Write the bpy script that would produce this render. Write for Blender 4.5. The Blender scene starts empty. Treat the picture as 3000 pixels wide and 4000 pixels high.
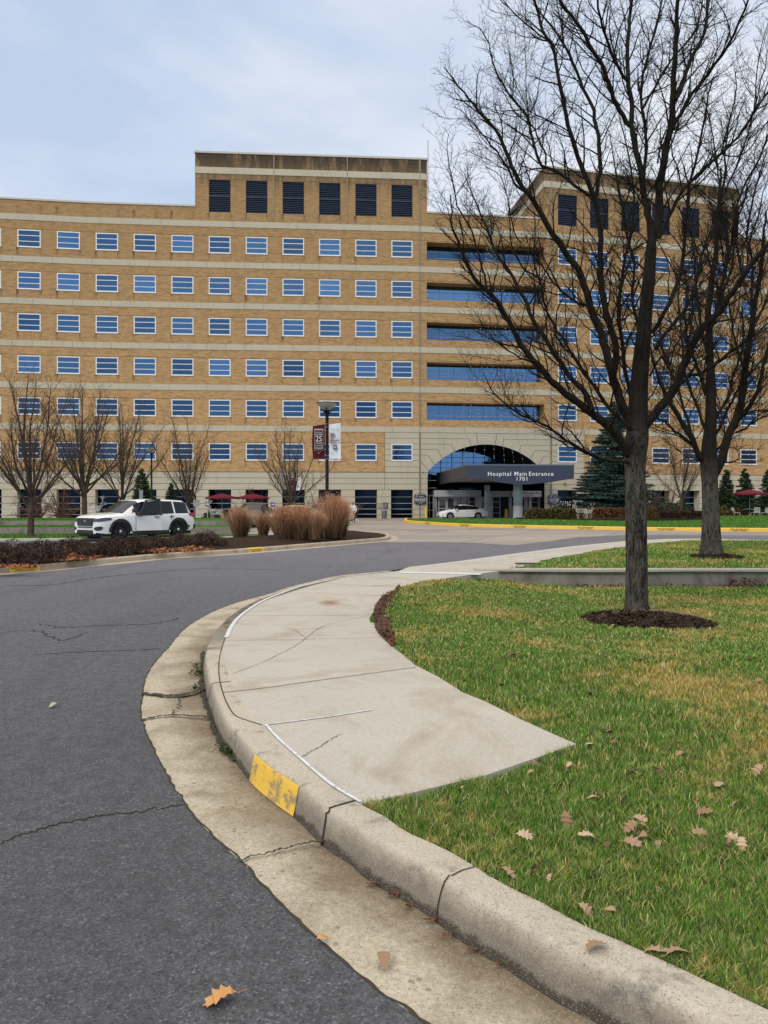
import bpy, bmesh, math, random
import numpy as np
from mathutils import Vector, Matrix, noise
from mathutils.geometry import tessellate_polygon
random.seed(7); np.random.seed(7)
S = bpy.context.scene
COL = S.collection
PI = math.pi
F = 2850.0; EYE = 1.6; HZ = 1965.0     # focal length, eye height and horizon of the survey (pixels, metres)

# ---------------------------------------------------------------- materials
MATS = {}
class NT:
    def __init__(s, name):
        s.m = bpy.data.materials.new(name); s.m.use_nodes = True
        s.t = s.m.node_tree; s.b = s.t.nodes['Principled BSDF']; s._tc = None
    def n(s, typ, **kw):
        nd = s.t.nodes.new(typ)
        for k, v in kw.items():
            if k in nd.inputs.keys(): nd.inputs[k].default_value = v
            else: setattr(nd, k, v)
        return nd
    def l(s, a, b): s.t.links.new(a, b)
    def co(s, kind='Object'):
        if s._tc is None: s._tc = s.n('ShaderNodeTexCoord')
        return s._tc.outputs[kind]
    def scaled(s, v, sc):
        m = s.n('ShaderNodeMapping'); m.inputs['Scale'].default_value = sc; s.l(v, m.inputs['Vector']); return m.outputs[0]
    def noise(s, scale, detail=4, rough=.55, vec=None, out='Fac', dist=0):
        n = s.n('ShaderNodeTexNoise'); n.inputs['Scale'].default_value = scale
        n.inputs['Detail'].default_value = detail; n.inputs['Roughness'].default_value = rough
        n.inputs['Distortion'].default_value = dist
        s.l(vec if vec is not None else s.co(), n.inputs['Vector']); return n.outputs[out]
    def ramp(s, fac, stops):
        r = s.n('ShaderNodeValToRGB'); e = r.color_ramp.elements
        while len(e) < len(stops): e.new(.5)
        for el, (p, c) in zip(e, stops):
            el.position = p; el.color = (c if hasattr(c, '__len__') else (c, c, c)) + (1,) if not (hasattr(c, '__len__') and len(c) == 4) else c
        s.l(fac, r.inputs[0]); return r.outputs[0]
    def mix(s, fac, a, b, mode='MIX'):
        m = s.n('ShaderNodeMix', data_type='RGBA', blend_type=mode)
        for sock, v in ((m.inputs[0], fac), (m.inputs[6], a), (m.inputs[7], b)):
            if hasattr(v, 'links'): s.l(v, sock)
            elif hasattr(v, '__len__'): sock.default_value = tuple(v) + ((1,) if len(v) == 3 else ())
            else: sock.default_value = v
        return m.outputs[2]
    def math(s, op, a, b=0.0, c=None):
        m = s.n('ShaderNodeMath', operation=op)
        for i, v in enumerate((a, b) if c is None else (a, b, c)):
            if hasattr(v, 'links'): s.l(v, m.inputs[i])
            else: m.inputs[i].default_value = v
        return m.outputs[0]
    def bump(s, h, strength=.3, dist=.01):
        b = s.n('ShaderNodeBump'); b.inputs['Strength'].default_value = strength; b.inputs['Distance'].default_value = dist
        s.l(h, b.inputs['Height']); s.l(b.outputs[0], s.b.inputs['Normal'])
    def out(s, col, rough=.8, metal=0, spec=None):
        if hasattr(col, 'links'): s.l(col, s.b.inputs['Base Color'])
        else: s.b.inputs['Base Color'].default_value = tuple(col) + (1,)
        if hasattr(rough, 'links'): s.l(rough, s.b.inputs['Roughness'])
        else: s.b.inputs['Roughness'].default_value = rough
        s.b.inputs['Metallic'].default_value = metal
        if spec is None and not hasattr(rough, 'links') and rough >= .8: spec = .15
        if spec is not None: s.b.inputs['Specular IOR Level'].default_value = spec
        return s.m

def simple(name, col, rough=.6, metal=0, var=.15, scale=3, spec=None, bump=0):
    if name in MATS: return MATS[name]
    t = NT(name)
    f = t.noise(scale, 3)
    c = t.mix(f, tuple(x*(1-var) for x in col), tuple(min(1, x*(1+var)) for x in col))
    if bump: t.bump(t.noise(scale*20, 2), bump, .01)
    MATS[name] = t.out(c, rough, metal, spec); return MATS[name]

# ---------------------------------------------------------------- mesh builder
class MB:
    def __init__(s): s.v = []; s.f = []; s.uv = {}
    def add(s, vs, fs):
        o = len(s.v); s.v.extend([tuple(p) for p in vs]); s.f.extend([tuple(i+o for i in f) for f in fs]); return o
    def quad(s, a, b, c, d): s.add((a, b, c, d), ((0, 1, 2, 3),))
    def box(s, x0, x1, y0, y1, z0, z1, M=None):
        vs = [Vector((x, y, z)) for x in (x0, x1) for y in (y0, y1) for z in (z0, z1)]
        if M is not None: vs = [M @ v for v in vs]
        s.add(vs, ((0, 1, 3, 2), (4, 6, 7, 5), (0, 4, 5, 1), (2, 3, 7, 6), (0, 2, 6, 4), (1, 5, 7, 3)))
    def hexa(s, p): # 8 points: bottom 4 (ccw), top 4
        s.add(p, ((0, 3, 2, 1), (4, 5, 6, 7), (0, 1, 5, 4), (1, 2, 6, 5), (2, 3, 7, 6), (3, 0, 4, 7)))
    def tube(s, pts, rad, n=6, cap=True):
        pts = [Vector(p) for p in pts]; k = len(pts)
        if not hasattr(rad, '__len__'): rad = [rad]*k
        o = len(s.v); ref = None
        for i, p in enumerate(pts):
            t = (pts[min(i+1, k-1)] - pts[max(i-1, 0)])
            if t.length < 1e-9: t = Vector((0, 0, 1))
            t.normalize()
            if ref is None: ref = t.orthogonal().normalized()
            ref = (ref - t*ref.dot(t))
            if ref.length < 1e-6: ref = t.orthogonal()
            ref.normalize(); b = t.cross(ref)
            for j in range(n):
                a = 2*PI*j/n; q = p + (ref*math.cos(a) + b*math.sin(a))*rad[i]
                s.v.append((q.x, q.y, q.z))
        for i in range(k-1):
            for j in range(n):
                a = o+i*n+j; b2 = o+i*n+(j+1) % n
                s.f.append((a, b2, b2+n, a+n))
        if cap and n > 2:
            s.f.append(tuple(o+j for j in range(n))[::-1]); s.f.append(tuple(o+(k-1)*n+j for j in range(n)))
    def lathe(s, prof, n=16, M=None, cap=True):
        o = len(s.v)
        for r, z in prof:
            for j in range(n):
                a = 2*PI*j/n; p = Vector((r*math.cos(a), r*math.sin(a), z))
                if M is not None: p = M @ p
                s.v.append(tuple(p))
        for i in range(len(prof)-1):
            for j in range(n):
                a = o+i*n+j; b = o+i*n+(j+1) % n
                s.f.append((a, b, b+n, a+n))
        if cap:
            s.f.append(tuple(o+j for j in range(n))[::-1]); s.f.append(tuple(o+(len(prof)-1)*n+j for j in range(n)))
    def poly_prism(s, pts, z0, z1, side=True):   # pts 2d ccw
        n = len(pts); tri = tessellate_polygon([[Vector((p[0], p[1], 0)) for p in pts]])
        o = len(s.v)
        zt = z1 if callable(z1) else (lambda x, y: z1)
        s.v.extend([(p[0], p[1], zt(*p)) for p in pts])
        for t in tri:
            a, b, c = [Vector(pts[i]) for i in t]
            cr = (b.x-a.x)*(c.y-a.y)-(b.y-a.y)*(c.x-a.x)
            s.f.append(tuple(o+i for i in (t if cr > 0 else t[::-1])))
        if side:
            o2 = len(s.v); s.v.extend([(p[0], p[1], z0) for p in pts])
            for i in range(n): s.f.append((o2+i, o2+(i+1) % n, o+(i+1) % n, o+i))
    def build(s, name, mat, parent=None, smooth=False, uvs=None):
        me = bpy.data.meshes.new(name); me.from_pydata(s.v, [], s.f); me.update()
        if smooth: me.polygons.foreach_set('use_smooth', [True]*len(me.polygons))
        for m in (mat if isinstance(mat, (list, tuple)) else [mat]): me.materials.append(m)
        if uvs is not None:
            lay = me.uv_layers.new(name='UVMap')
            vi = np.empty(len(me.loops), dtype=np.int32); me.loops.foreach_get('vertex_index', vi)
            arr = np.array(uvs, dtype=np.float32)[vi]; lay.data.foreach_set('uv', arr.ravel())
        ob = bpy.data.objects.new(name, me); COL.objects.link(ob)
        if parent is not None: ob.parent = parent
        return ob

def build2(name, A, B, ma, mb_, parent=None):
    C = MB(); C.add(A.v, A.f); C.add(B.v, B.f); o = C.build(name, [ma, mb_], parent)
    o.data.polygons.foreach_set('material_index', [0]*len(A.f)+[1]*len(B.f)); return o

def fastmesh(name, V, Fq, mat, parent=None, smooth=False):
    """V (n,3) array, Fq (m,k) array of k-gons"""
    me = bpy.data.meshes.new(name); V = np.asarray(V, dtype=np.float32); Fq = np.asarray(Fq, dtype=np.int32)
    m, k = Fq.shape
    me.vertices.add(len(V)); me.vertices.foreach_set('co', V.ravel())
    me.loops.add(m*k); me.loops.foreach_set('vertex_index', Fq.ravel())
    me.polygons.add(m); me.polygons.foreach_set('loop_start', np.arange(0, m*k, k, dtype=np.int32))
    me.polygons.foreach_set('loop_total', np.full(m, k, dtype=np.int32))
    if smooth: me.polygons.foreach_set('use_smooth', np.ones(m, dtype=bool))
    me.update(calc_edges=True); me.validate()
    me.materials.append(mat)
    ob = bpy.data.objects.new(name, me); COL.objects.link(ob)
    if parent is not None: ob.parent = parent
    return ob

def tag(o, label=None, cat=None, group=None, kind=None):
    if label: o['label'] = label
    if cat: o['category'] = cat
    if group: o['group'] = group
    if kind: o['kind'] = kind
    return o
def empty(name, loc=(0, 0, 0), rz=0, label=None, cat=None, group=None, sc=1):
    o = bpy.data.objects.new(name, None); COL.objects.link(o); o.empty_display_size = .3
    o.location = loc; o.rotation_euler = (0, 0, rz); o.scale = (sc, sc, sc)
    return tag(o, label, cat, group)
def dup(root, loc, rz=0, label=None, sc=None, group=None):
    r = root.copy(); COL.objects.link(r); r.location = loc; r.rotation_euler = (0, 0, rz)
    if sc: r.scale = (sc, sc, sc) if not hasattr(sc, '__len__') else sc
    if label: r['label'] = label
    if group: r['group'] = group
    for ch in list(root.children):
        c = ch.copy(); COL.objects.link(c); c.parent = r
        for g in list(ch.children):
            d = g.copy(); COL.objects.link(d); d.parent = c
    return r
def structure(o, label, cat):
    return tag(o, label, cat, kind='structure')

def text(body, size, M, mat, parent, name='lettering', ext=.01, align='CENTER', bold=0.0, xs=1.0, sp=1.0):
    cu = bpy.data.curves.new(name, 'FONT'); cu.body = body; cu.size = size; cu.align_x = align; cu.align_y = 'CENTER'
    cu.extrude = ext; cu.offset = bold; cu.resolution_u = 3; cu.space_character = sp; cu.space_line = .8
    tmp = bpy.data.objects.new('tmp_text', cu); COL.objects.link(tmp)
    dg = bpy.context.evaluated_depsgraph_get(); dg.update()
    me = bpy.data.meshes.new_from_object(tmp.evaluated_get(dg)); me.name = name
    bpy.data.objects.remove(tmp); bpy.data.curves.remove(cu)
    me.transform(Matrix.Diagonal((xs, 1, 1, 1))); me.transform(M)
    me.materials.clear(); me.materials.append(mat)
    ob = bpy.data.objects.new(name, me); COL.objects.link(ob)
    if parent is not None: ob.parent = parent
    return ob
def frame(o, xd, up=(0, 0, 1)):
    """matrix: local x along xd, local y up, local z towards the reader"""
    x = Vector(xd).normalized(); y = Vector(up).normalized(); z = x.cross(y).normalized(); y = z.cross(x)
    M = Matrix((x, y, z)).transposed().to_4x4(); M.translation = Vector(o); return M

# ---------------------------------------------------------------- survey helpers: a surveyed sight line -> a ground point
def G(px, py, z=0.0):
    zz = z if not callable(z) else 0.0
    for _ in range(12):
        Y = (EYE-zz)*F/(py-HZ); X = (px-1500)/F*Y
        if not callable(z): break
        zz = .5*zz+.5*z(X, Y)
    return (X, Y)
def D(px, py, Y): return Vector(((px-1500)/F*Y, Y, EYE-(py-HZ)/F*Y))

def smooth_path(pts, n):
    """resample a polyline (tuples) with Catmull-Rom, n points"""
    P = np.array(pts, float); k = len(P)
    d = np.r_[0, np.cumsum(np.linalg.norm(np.diff(P, axis=0), axis=1))]
    t = np.linspace(0, d[-1], n); out = []
    for tt in t:
        i = min(max(np.searchsorted(d, tt)-1, 0), k-2); u = (tt-d[i])/max(d[i+1]-d[i], 1e-9)
        p0, p1, p2, p3 = P[max(i-1, 0)], P[i], P[i+1], P[min(i+2, k-1)]
        m1 = (p2-p0)/max(d[i+1]-d[max(i-1, 0)], 1e-9)*(d[i+1]-d[i]); m2 = (p3-p1)/max(d[min(i+2, k-1)]-d[i], 1e-9)*(d[i+1]-d[i])
        out.append((2*u**3-3*u**2+1)*p1+(u**3-2*u**2+u)*m1+(-2*u**3+3*u**2)*p2+(u**3-u**2)*m2)
    return np.array(out)
def ss(a, b, x):
    t = np.clip((np.asarray(x, float)-a)/(b-a), 0, 1); return t*t*(3-2*t)

# ---------------------------------------------------------------- camera, light, sky
cam = bpy.data.cameras.new('camera'); camo = bpy.data.objects.new('camera', cam); COL.objects.link(camo)
camo.location = (0, 0, EYE); camo.rotation_euler = (PI/2, 0, 0)
cam.sensor_fit = 'VERTICAL'; cam.sensor_height = 36; cam.sensor_width = 27; cam.lens = 36*F/4000
cam.shift_y = -(2000-HZ)/4000; cam.clip_end = 3000; cam.clip_start = .05
S.camera = camo
S.render.resolution_x = 768; S.render.resolution_y = 1024

SUN_EL, SUN_AZ = math.radians(38), math.radians(215)   # azimuth clockwise from +Y
w = bpy.data.worlds.new('World'); S.world = w; w.use_nodes = True
nt = w.node_tree; nt.nodes.clear()
def wn(t, **k):
    nd = nt.nodes.new(t)
    for a, b in k.items(): setattr(nd, a, b)
    return nd
sky = wn('ShaderNodeTexSky', sky_type='NISHITA', sun_disc=False, sun_elevation=SUN_EL, sun_rotation=SUN_AZ)
sky.air_density = 1.2; sky.dust_density = 2.0
tc = wn('ShaderNodeTexCoord'); mp = wn('ShaderNodeMapping'); mp.inputs['Scale'].default_value = (1, 1, 2.6); mp.inputs['Location'].default_value = (.3, .1, .2)
nz = wn('ShaderNodeTexNoise'); nz.inputs['Scale'].default_value = 2.6; nz.inputs['Detail'].default_value = 7; nz.inputs['Roughness'].default_value = .5; nz.inputs['Distortion'].default_value = .3
nt.links.new(tc.outputs['Generated'], mp.inputs[0]); nt.links.new(mp.outputs[0], nz.inputs['Vector'])
cr = wn('ShaderNodeValToRGB'); e = cr.color_ramp.elements; e[0].position = .36; e[1].position = .68
e[0].color = (5.5, 6.7, 8.7, 1); e[1].color = (8.9, 9.3, 10.1, 1)
nt.links.new(nz.outputs['Fac'], cr.inputs[0])
mx = wn('ShaderNodeMix', data_type='RGBA'); mx.inputs[0].default_value = .93
nt.links.new(sky.outputs[0], mx.inputs[6]); nt.links.new(cr.outputs[0], mx.inputs[7])
# an overcast sky is brightest and whitest overhead
sp_ = wn('ShaderNodeSeparateXYZ'); nt.links.new(tc.outputs['Generated'], sp_.inputs[0])
zr_ = wn('ShaderNodeMapRange', interpolation_type='SMOOTHSTEP'); zr_.inputs[1].default_value = .55; zr_.inputs[2].default_value = .92; nt.links.new(sp_.outputs[2], zr_.inputs[0])
mz = wn('ShaderNodeMix', data_type='RGBA'); nt.links.new(zr_.outputs[0], mz.inputs[0]); nt.links.new(mx.outputs[2], mz.inputs[6]); mz.inputs[7].default_value = (18.5, 17.2, 15.4, 1)
bg = wn('ShaderNodeBackground'); bg.inputs['Strength'].default_value = .1
wo = wn('ShaderNodeOutputWorld'); nt.links.new(mz.outputs[2], bg.inputs[0]); nt.links.new(bg.outputs[0], wo.inputs[0])
sl = bpy.data.lights.new('sun', 'SUN'); sl.energy = 1.5; sl.angle = math.radians(16); sl.color = (1, .9, .76)
so = bpy.data.objects.new('sun', sl); COL.objects.link(so)
dv = Vector((math.sin(SUN_AZ)*math.cos(SUN_EL), math.cos(SUN_AZ)*math.cos(SUN_EL), math.sin(SUN_EL)))
so.rotation_euler = dv.to_track_quat('Z', 'Y').to_euler(); so.location = (-20, -20, 40)
S.view_settings.view_transform = 'Standard'; S.view_settings.look = 'None'
S.view_settings.exposure = 0; S.view_settings.gamma = 1
S.render.engine = 'CYCLES'
# ================================================================ GROUND
def near_z(x, y): return float(.15-.13*ss(6.2, 9.6, y))        # walk and kerb top: a full kerb here, flush with the road further on
def P2(lst, z=0.0): return [G(a, b, z) for a, b in lst]
gut_out = P2([(1673,4000),(1501,3885),(1356,3767),(1230,3659),(1067,3496),(949,3370),(879,3312),(789,3222),(716,3131),(671,3059),(617,2959),(567,2851),(549,2778),(558,2715),(567,2652),(599,2598),(653,2534),(716,2462),(780,2417),(852,2381),(942,2349),(1033,2325),(1123,2295),(1214,2272),(1304,2252),(1395,2240.7),(1521,2230)])
gut_out = [(1.05,1.45),(.55,1.86)]+gut_out
kerb_b = P2([(2375,4000),(2152,3885),(1989,3776),(1808,3668),(1627,3532),(1447,3433),(1365,3360),(1275,3306),(1157,3189),(1067,3125),(985,3053),(922,2972),(868,2900),(826,2797),(802,2715),(791,2598),(812,2520),(846,2462),(900,2408),(990,2352),(1090,2318),(1180,2291),(1270,2269),(1350,2252),(1521,2234)])
kerb_b = [(1.6,1.25),(1.15,1.75)]+kerb_b
far_out = [(1600,2217),(1700,2206),(1789,2195),(1982,2168),(2120,2150),(2250,2134),(2431,2116),(2600,2107),(2750,2106),(3000,2111),(3300,2118)]
far_out = P2(far_out)
grass_e = [(2251,2906),(2150,2862),(2030,2808),(1900,2742),(1810,2706),(1711,2643),(1621,2598),(1530,2525),(1476,2471),(1460,2417),(1467,2372),(1503,2326),(1557,2295),(1666,2272),(1756,2256),(1870,2241)]
grass_e = [G(a, b, near_z) for a, b in grass_e]
walk_end = [G(a, b, .15) for a, b in [(1413,3140),(1600,3098),(1900,3027),(2251,2906)]]
far_in = [G(a, b, .03) for a, b in [(1960,2228),(2038,2214),(2120,2198.6),(2325,2160.7),(2440,2142),(2600,2122),(2735,2113.5),(3000,2115),(3300,2123)]]
K0 = smooth_path(kerb_b, 150); GO = smooth_path(gut_out, 150)
def offset(P, d):
    T = np.gradient(P, axis=0); T /= np.linalg.norm(T, axis=1)[:, None]
    N = np.c_[T[:, 1], -T[:, 0]]; return P+N*np.asarray(d).reshape(-1, 1)   # to the right of travel
# ---- materials
def specks(t, base, scale, frac, col, amt=1.0, flat=None):
    v_ = t.n('ShaderNodeTexVoronoi'); v_.inputs['Scale'].default_value = scale; t.l(t.co(), v_.inputs['Vector'])
    s_ = t.n('ShaderNodeSeparateColor'); t.l(v_.outputs['Color'], s_.inputs[0])
    k_ = t.math('MULTIPLY', t.math('LESS_THAN', s_.outputs[0], frac), t.ramp(v_.outputs['Distance'], [(.25, amt), (.5, 0)]))
    return t.mix(k_, base, col)
t = NT('ground_soil'); M_SOIL = t.out(t.mix(t.noise(.2, 5), (.06, .08, .03), (.1, .11, .045)), .95)
t = NT('asphalt'); c = t.co()
n1 = t.noise(.35, 5, .6); n2 = t.noise(95, 3, .75); n3 = t.noise(260, 2, .7)
sep = t.n('ShaderNodeSeparateXYZ'); t.l(c, sep.inputs[0])
base = t.mix(n1, (.07, .072, .079), (.1, .103, .112))
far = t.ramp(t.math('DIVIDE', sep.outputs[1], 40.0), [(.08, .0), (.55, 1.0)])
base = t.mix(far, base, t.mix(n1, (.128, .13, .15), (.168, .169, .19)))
vo = t.n('ShaderNodeTexVoronoi'); vo.inputs['Scale'].default_value = 120; t.l(c, vo.inputs['Vector'])
sv = t.n('ShaderNodeSeparateColor'); t.l(vo.outputs['Color'], sv.inputs[0])
ag = t.ramp(sv.outputs[0], [(.0, .6), (.35, .88), (.8, 1.08), (.95, 1.4), (1.0, 2.0)])
base = t.mix(1.0, base, ag, 'MULTIPLY')
base = t.mix(1.0, base, t.ramp(t.noise(9, 6, .8), [(.3, .72), (.7, 1.28)]), 'MULTIPLY')
st = t.noise(1.3, 6, .65, t.scaled(c, (1, .25, 1)), dist=.6)
base = t.mix(t.ramp(st, [(.5, 0), (.72, .35)]), base, (.06, .06, .066))
t.bump(t.math('ADD', n2, vo.outputs['Distance']), .6, .005); M_ASPH = t.out(base, .82)
t = NT('old_concrete'); c = t.co()
base = t.mix(t.noise(.8, 6, .65), (.34, .3, .225), (.52, .47, .375))
base = t.mix(t.ramp(t.noise(2.2, 6, .7, dist=.8), [(.45, 0), (.68, .8)]), base, (.21, .165, .11))
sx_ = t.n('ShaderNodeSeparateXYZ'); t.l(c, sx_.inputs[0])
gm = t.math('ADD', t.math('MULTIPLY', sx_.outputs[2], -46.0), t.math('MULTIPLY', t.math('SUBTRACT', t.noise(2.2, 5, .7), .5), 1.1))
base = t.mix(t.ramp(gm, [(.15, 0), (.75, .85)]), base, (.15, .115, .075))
base = t.mix(1.0, base, t.ramp(t.noise(45, 5, .8), [(.3, .7), (.7, 1.3)]), 'MULTIPLY')
base = t.mix(t.ramp(t.noise(130, 3, .7), [(.55, 0), (.75, .45)]), base, (.12, .105, .085))
base = specks(t, base, 110, .16, (.14, .11, .08), .7); base = specks(t, base, 170, .25, (.6, .55, .47), .4); base = specks(t, base, 34, .04, (.15, .11, .08), .6)
t.bump(t.noise(120, 3, .7), .55, .005); M_CONC = t.out(base, .9)
t = NT('kerb_concrete'); c = t.co()
base = t.mix(t.noise(1.6, 6, .65), (.37, .335, .27), (.56, .51, .425))
base = t.mix(1.0, base, t.ramp(t.noise(60, 5, .8), [(.3, .8), (.7, 1.18)]), 'MULTIPLY')
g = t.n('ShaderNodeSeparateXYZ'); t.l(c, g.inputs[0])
shade_grime = t.math('ADD', t.math('ADD', t.math('MULTIPLY', g.outputs[2], -8.0), .42), t.math('MULTIPLY', t.noise(3.5, 6, .75), 1.5))
base = t.mix(t.ramp(shade_grime, [(.0, 0), (.7, .8)]), base, (.17, .15, .12))  # shade of the kerb face painted into the concrete colour, broken up with dirt
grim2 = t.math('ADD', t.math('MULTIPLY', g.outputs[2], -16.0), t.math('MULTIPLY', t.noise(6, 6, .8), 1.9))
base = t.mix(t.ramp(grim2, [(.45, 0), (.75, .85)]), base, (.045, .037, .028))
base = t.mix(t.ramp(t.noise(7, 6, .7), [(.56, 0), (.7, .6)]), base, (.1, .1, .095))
base = t.mix(t.ramp(t.noise(140, 3, .7), [(.52, 0), (.75, .5)]), base, (.1, .09, .075))
base = specks(t, base, 130, .2, (.16, .14, .11), .7); base = specks(t, base, 190, .28, (.64, .6, .52), .35)
t.bump(t.noise(110, 4, .75), .7, .006); M_KERB = t.out(base, .9)
t = NT('walk_concrete'); c = t.co()
base = t.mix(t.noise(.55, 6, .6), (.37, .347, .3), (.51, .482, .428))
base = t.mix(1.0, base, t.ramp(t.noise(50, 5, .8), [(.3, .86), (.7, 1.13)]), 'MULTIPLY')
base = t.mix(t.ramp(t.noise(1.1, 5, .7, dist=1.2), [(.5, 0), (.7, .5)]), base, (.27, .215, .155))
base = t.mix(t.ramp(t.noise(150, 3, .7), [(.55, 0), (.8, .4)]), base, (.14, .13, .11))
rp = t.n('ShaderNodeVectorMath', operation='DISTANCE'); t.l(t.scaled(c, (1, .55, 1)), rp.inputs[0]); rp.inputs[1].default_value = (-.86, 11.55*.55, .02)
rr = t.math('ADD', rp.outputs['Value'], t.math('MULTIPLY', t.noise(6, 5, .7), .25))
base = t.mix(t.ramp(rr, [(.14, .85), (.34, 0)]), base, (.2, .075, .02))
base = specks(t, base, 100, .06, (.22, .2, .16), .7); base = specks(t, base, 150, .14, (.6, .57, .51), .35)
t.bump(t.noise(130, 3, .7), .35, .004); M_WALK = t.out(base, .88)
M_CRACK = simple('crack_dirt', (.035, .03, .026), .95)
M_JOINT = simple('joint_dirt', (.075, .062, .048), .95)
t = NT('white_paint'); M_LINE = t.out(t.mix(t.ramp(t.noise(30, 5, .7), [(.5, 0), (.62, 1)]), (.62, .65, .7), (.42, .4, .37)), .6)
def yellow_mat(nm, wear):
    t = NT(nm); n = t.noise(4.5, 6, .7, t.scaled(t.co(), (1, 1, 2)))
    return t.out(t.mix(t.ramp(n, [(wear, 0), (wear+.06, .8)]), (.72, .46, .06), (.23, .19, .13)), .6)
M_YEL = yellow_mat('yellow_kerb_paint', .6); M_YEL2 = yellow_mat('worn_yellow_paint', .53)
t = NT('drive_concrete'); c = t.co()
br = t.n('ShaderNodeTexBrick', offset=0.0); br.inputs['Scale'].default_value = 1; br.inputs['Brick Width'].default_value = 4.6; br.inputs['Row Height'].default_value = 3.8; br.inputs['Mortar Size'].default_value = .03
br.inputs['Color1'].default_value = (.8, .8, .8, 1); br.inputs['Color2'].default_value = (1.08, 1.06, 1.03, 1); br.inputs['Mortar'].default_value = (.42, .4, .38, 1)
mpr = t.n('ShaderNodeMapping'); mpr.inputs['Rotation'].default_value = (0, 0, .42); t.l(c, mpr.inputs[0]); t.l(mpr.outputs[0], br.inputs['Vector'])
base = t.mix(t.noise(.25, 6, .65, t.scaled(c, (.5, 1, 1))), (.21, .185, .165), (.4, .365, .33))
base = t.mix(1.0, base, br.outputs['Color'], 'MULTIPLY')
base = t.mix(t.ramp(t.noise(.35, 6, .7, t.scaled(c, (.35, 1.6, 1))), [(.5, 0), (.66, .55)]), base, (.15, .145, .155))
M_DRIVE = t.out(base, .85)

# ---- base sheet to the horizon
mb = MB(); mb.quad((-900, -60, -.42), (900, -60, -.42), (900, 1500, -.42), (-900, 1500, -.42))
structure(mb.build('ground', M_SOIL), 'dull green open ground reaching to the horizon', 'ground')
# ---- road
poly = [tuple(p) for p in GO]+[tuple(p) for p in far_out]+[(70, 25), (90, 118), (-100, 118), (-100, -12), (3.0, -12), (1.6, .2)]
mb = MB(); mb.poly_prism([(float(a), float(b)) for a, b in poly], 0, 0.0, side=False)
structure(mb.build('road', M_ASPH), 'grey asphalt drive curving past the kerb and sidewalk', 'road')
# ---- concrete forecourt in front of the entrance
fc = [G(a, b) for a, b in [(1505,2117),(1560,2119),(1700,2117),(1850,2121),(2000,2131),(2120,2118),(2260,2098),(2450,2090),(3000,2092)]]+[(52, 36), (60, 90), (-70, 90), (-70, 36), (-13, 36), (-4.5, 33), (-.5, 32.5)]
mb = MB(); mb.poly_prism(fc[::1], 0, .004, side=False)
structure(mb.build('forecourt', M_DRIVE), 'stained concrete slab drive in front of the hospital entrance', 'driveway')
# ---- gutter pan
W = np.linalg.norm(GO-K0, axis=1)
mb = MB(); n = len(K0); rows = 5
Ti = smooth_path(kerb_b, 150)
for i in range(n):
    for j in range(rows):
        f = j/(rows-1); p = GO[i]*(1-f)+K0[i]*f
        mb.v.append((p[0], p[1], .0005-.0165*f*(1-ss(8, 11, p[1]))))
for i in range(n-1):
    for j in range(rows-1):
        a = i*rows+j; mb.f.append((a, a+1, a+rows+1, a+rows))
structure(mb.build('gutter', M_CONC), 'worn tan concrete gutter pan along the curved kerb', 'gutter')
# ---- kerb
wd = .19
mb = MB(); prof = [(0, -.03), (.014, .04), (.026, .1), (.031, .122), (.038, .136), (.05, .146), (.063, .15), (.07, .1505), (.13, .151), (wd, .151)]
K1 = K0.copy(); 
for (dx, hz) in prof:
    pass
m = 0
offs = [offset(K0, dx) for dx, _ in prof]
for i in range(n):
    hf = near_z(0, K0[i][1])/.15
    for (dx, hz), O in zip(prof, offs):
        z = hz*hf if hz > 0 else hz
        mb.v.append((O[i][0], O[i][1], z))
k = len(prof)
for i in range(n-1):
    for j in range(k-1):
        a = i*k+j; mb.f.append((a, a+1, a+k+1, a+k))
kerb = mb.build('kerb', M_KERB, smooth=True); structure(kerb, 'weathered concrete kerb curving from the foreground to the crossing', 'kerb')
KB = offset(K0, wd)
# ---- sidewalk slab
kb_s = [tuple(p) for p in KB if p[1] > G(1413, 3140, .15)[1]-.02 and p[1] < 16.6]
o_far = [p for p in far_out]
wall_l = (G(1880, 2236, .04)); 
left_edge = kb_s+[(.35, 17.05)]+o_far
right_edge = walk_end[::1]+grass_e[1:]
poly = left_edge+far_in[::-1]+grass_e[::-1]+walk_end[::-1][1:]
poly = [(float(a), float(b)) for a, b in poly]
def zwalk(x, y): return near_z(x, y)
mb = MB(); mb.poly_prism(poly, -.3, zwalk)
# refine so that the slab bends smoothly from kerb height down to road level
me = bpy.data.meshes.new('sidewalk'); me.from_pydata(mb.v, [], mb.f)
bm = bmesh.new(); bm.from_mesh(me)
for yy in np.arange(6.2, 9.9, .3):
    bmesh.ops.bisect_plane(bm, geom=bm.verts[:]+bm.edges[:]+bm.faces[:], plane_co=(0, yy, 0), plane_no=(0, 1, 0))
for v in bm.verts:
    if v.co.z > -.2: v.co.z = near_z(v.co.x, v.co.y)
bm.to_mesh(me); bm.free(); me.materials.append(M_WALK)
sw = bpy.data.objects.new('sidewalk', me); COL.objects.link(sw)
structure(sw, 'pale concrete sidewalk widening at the curve beside the lawn', 'sidewalk')
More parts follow.
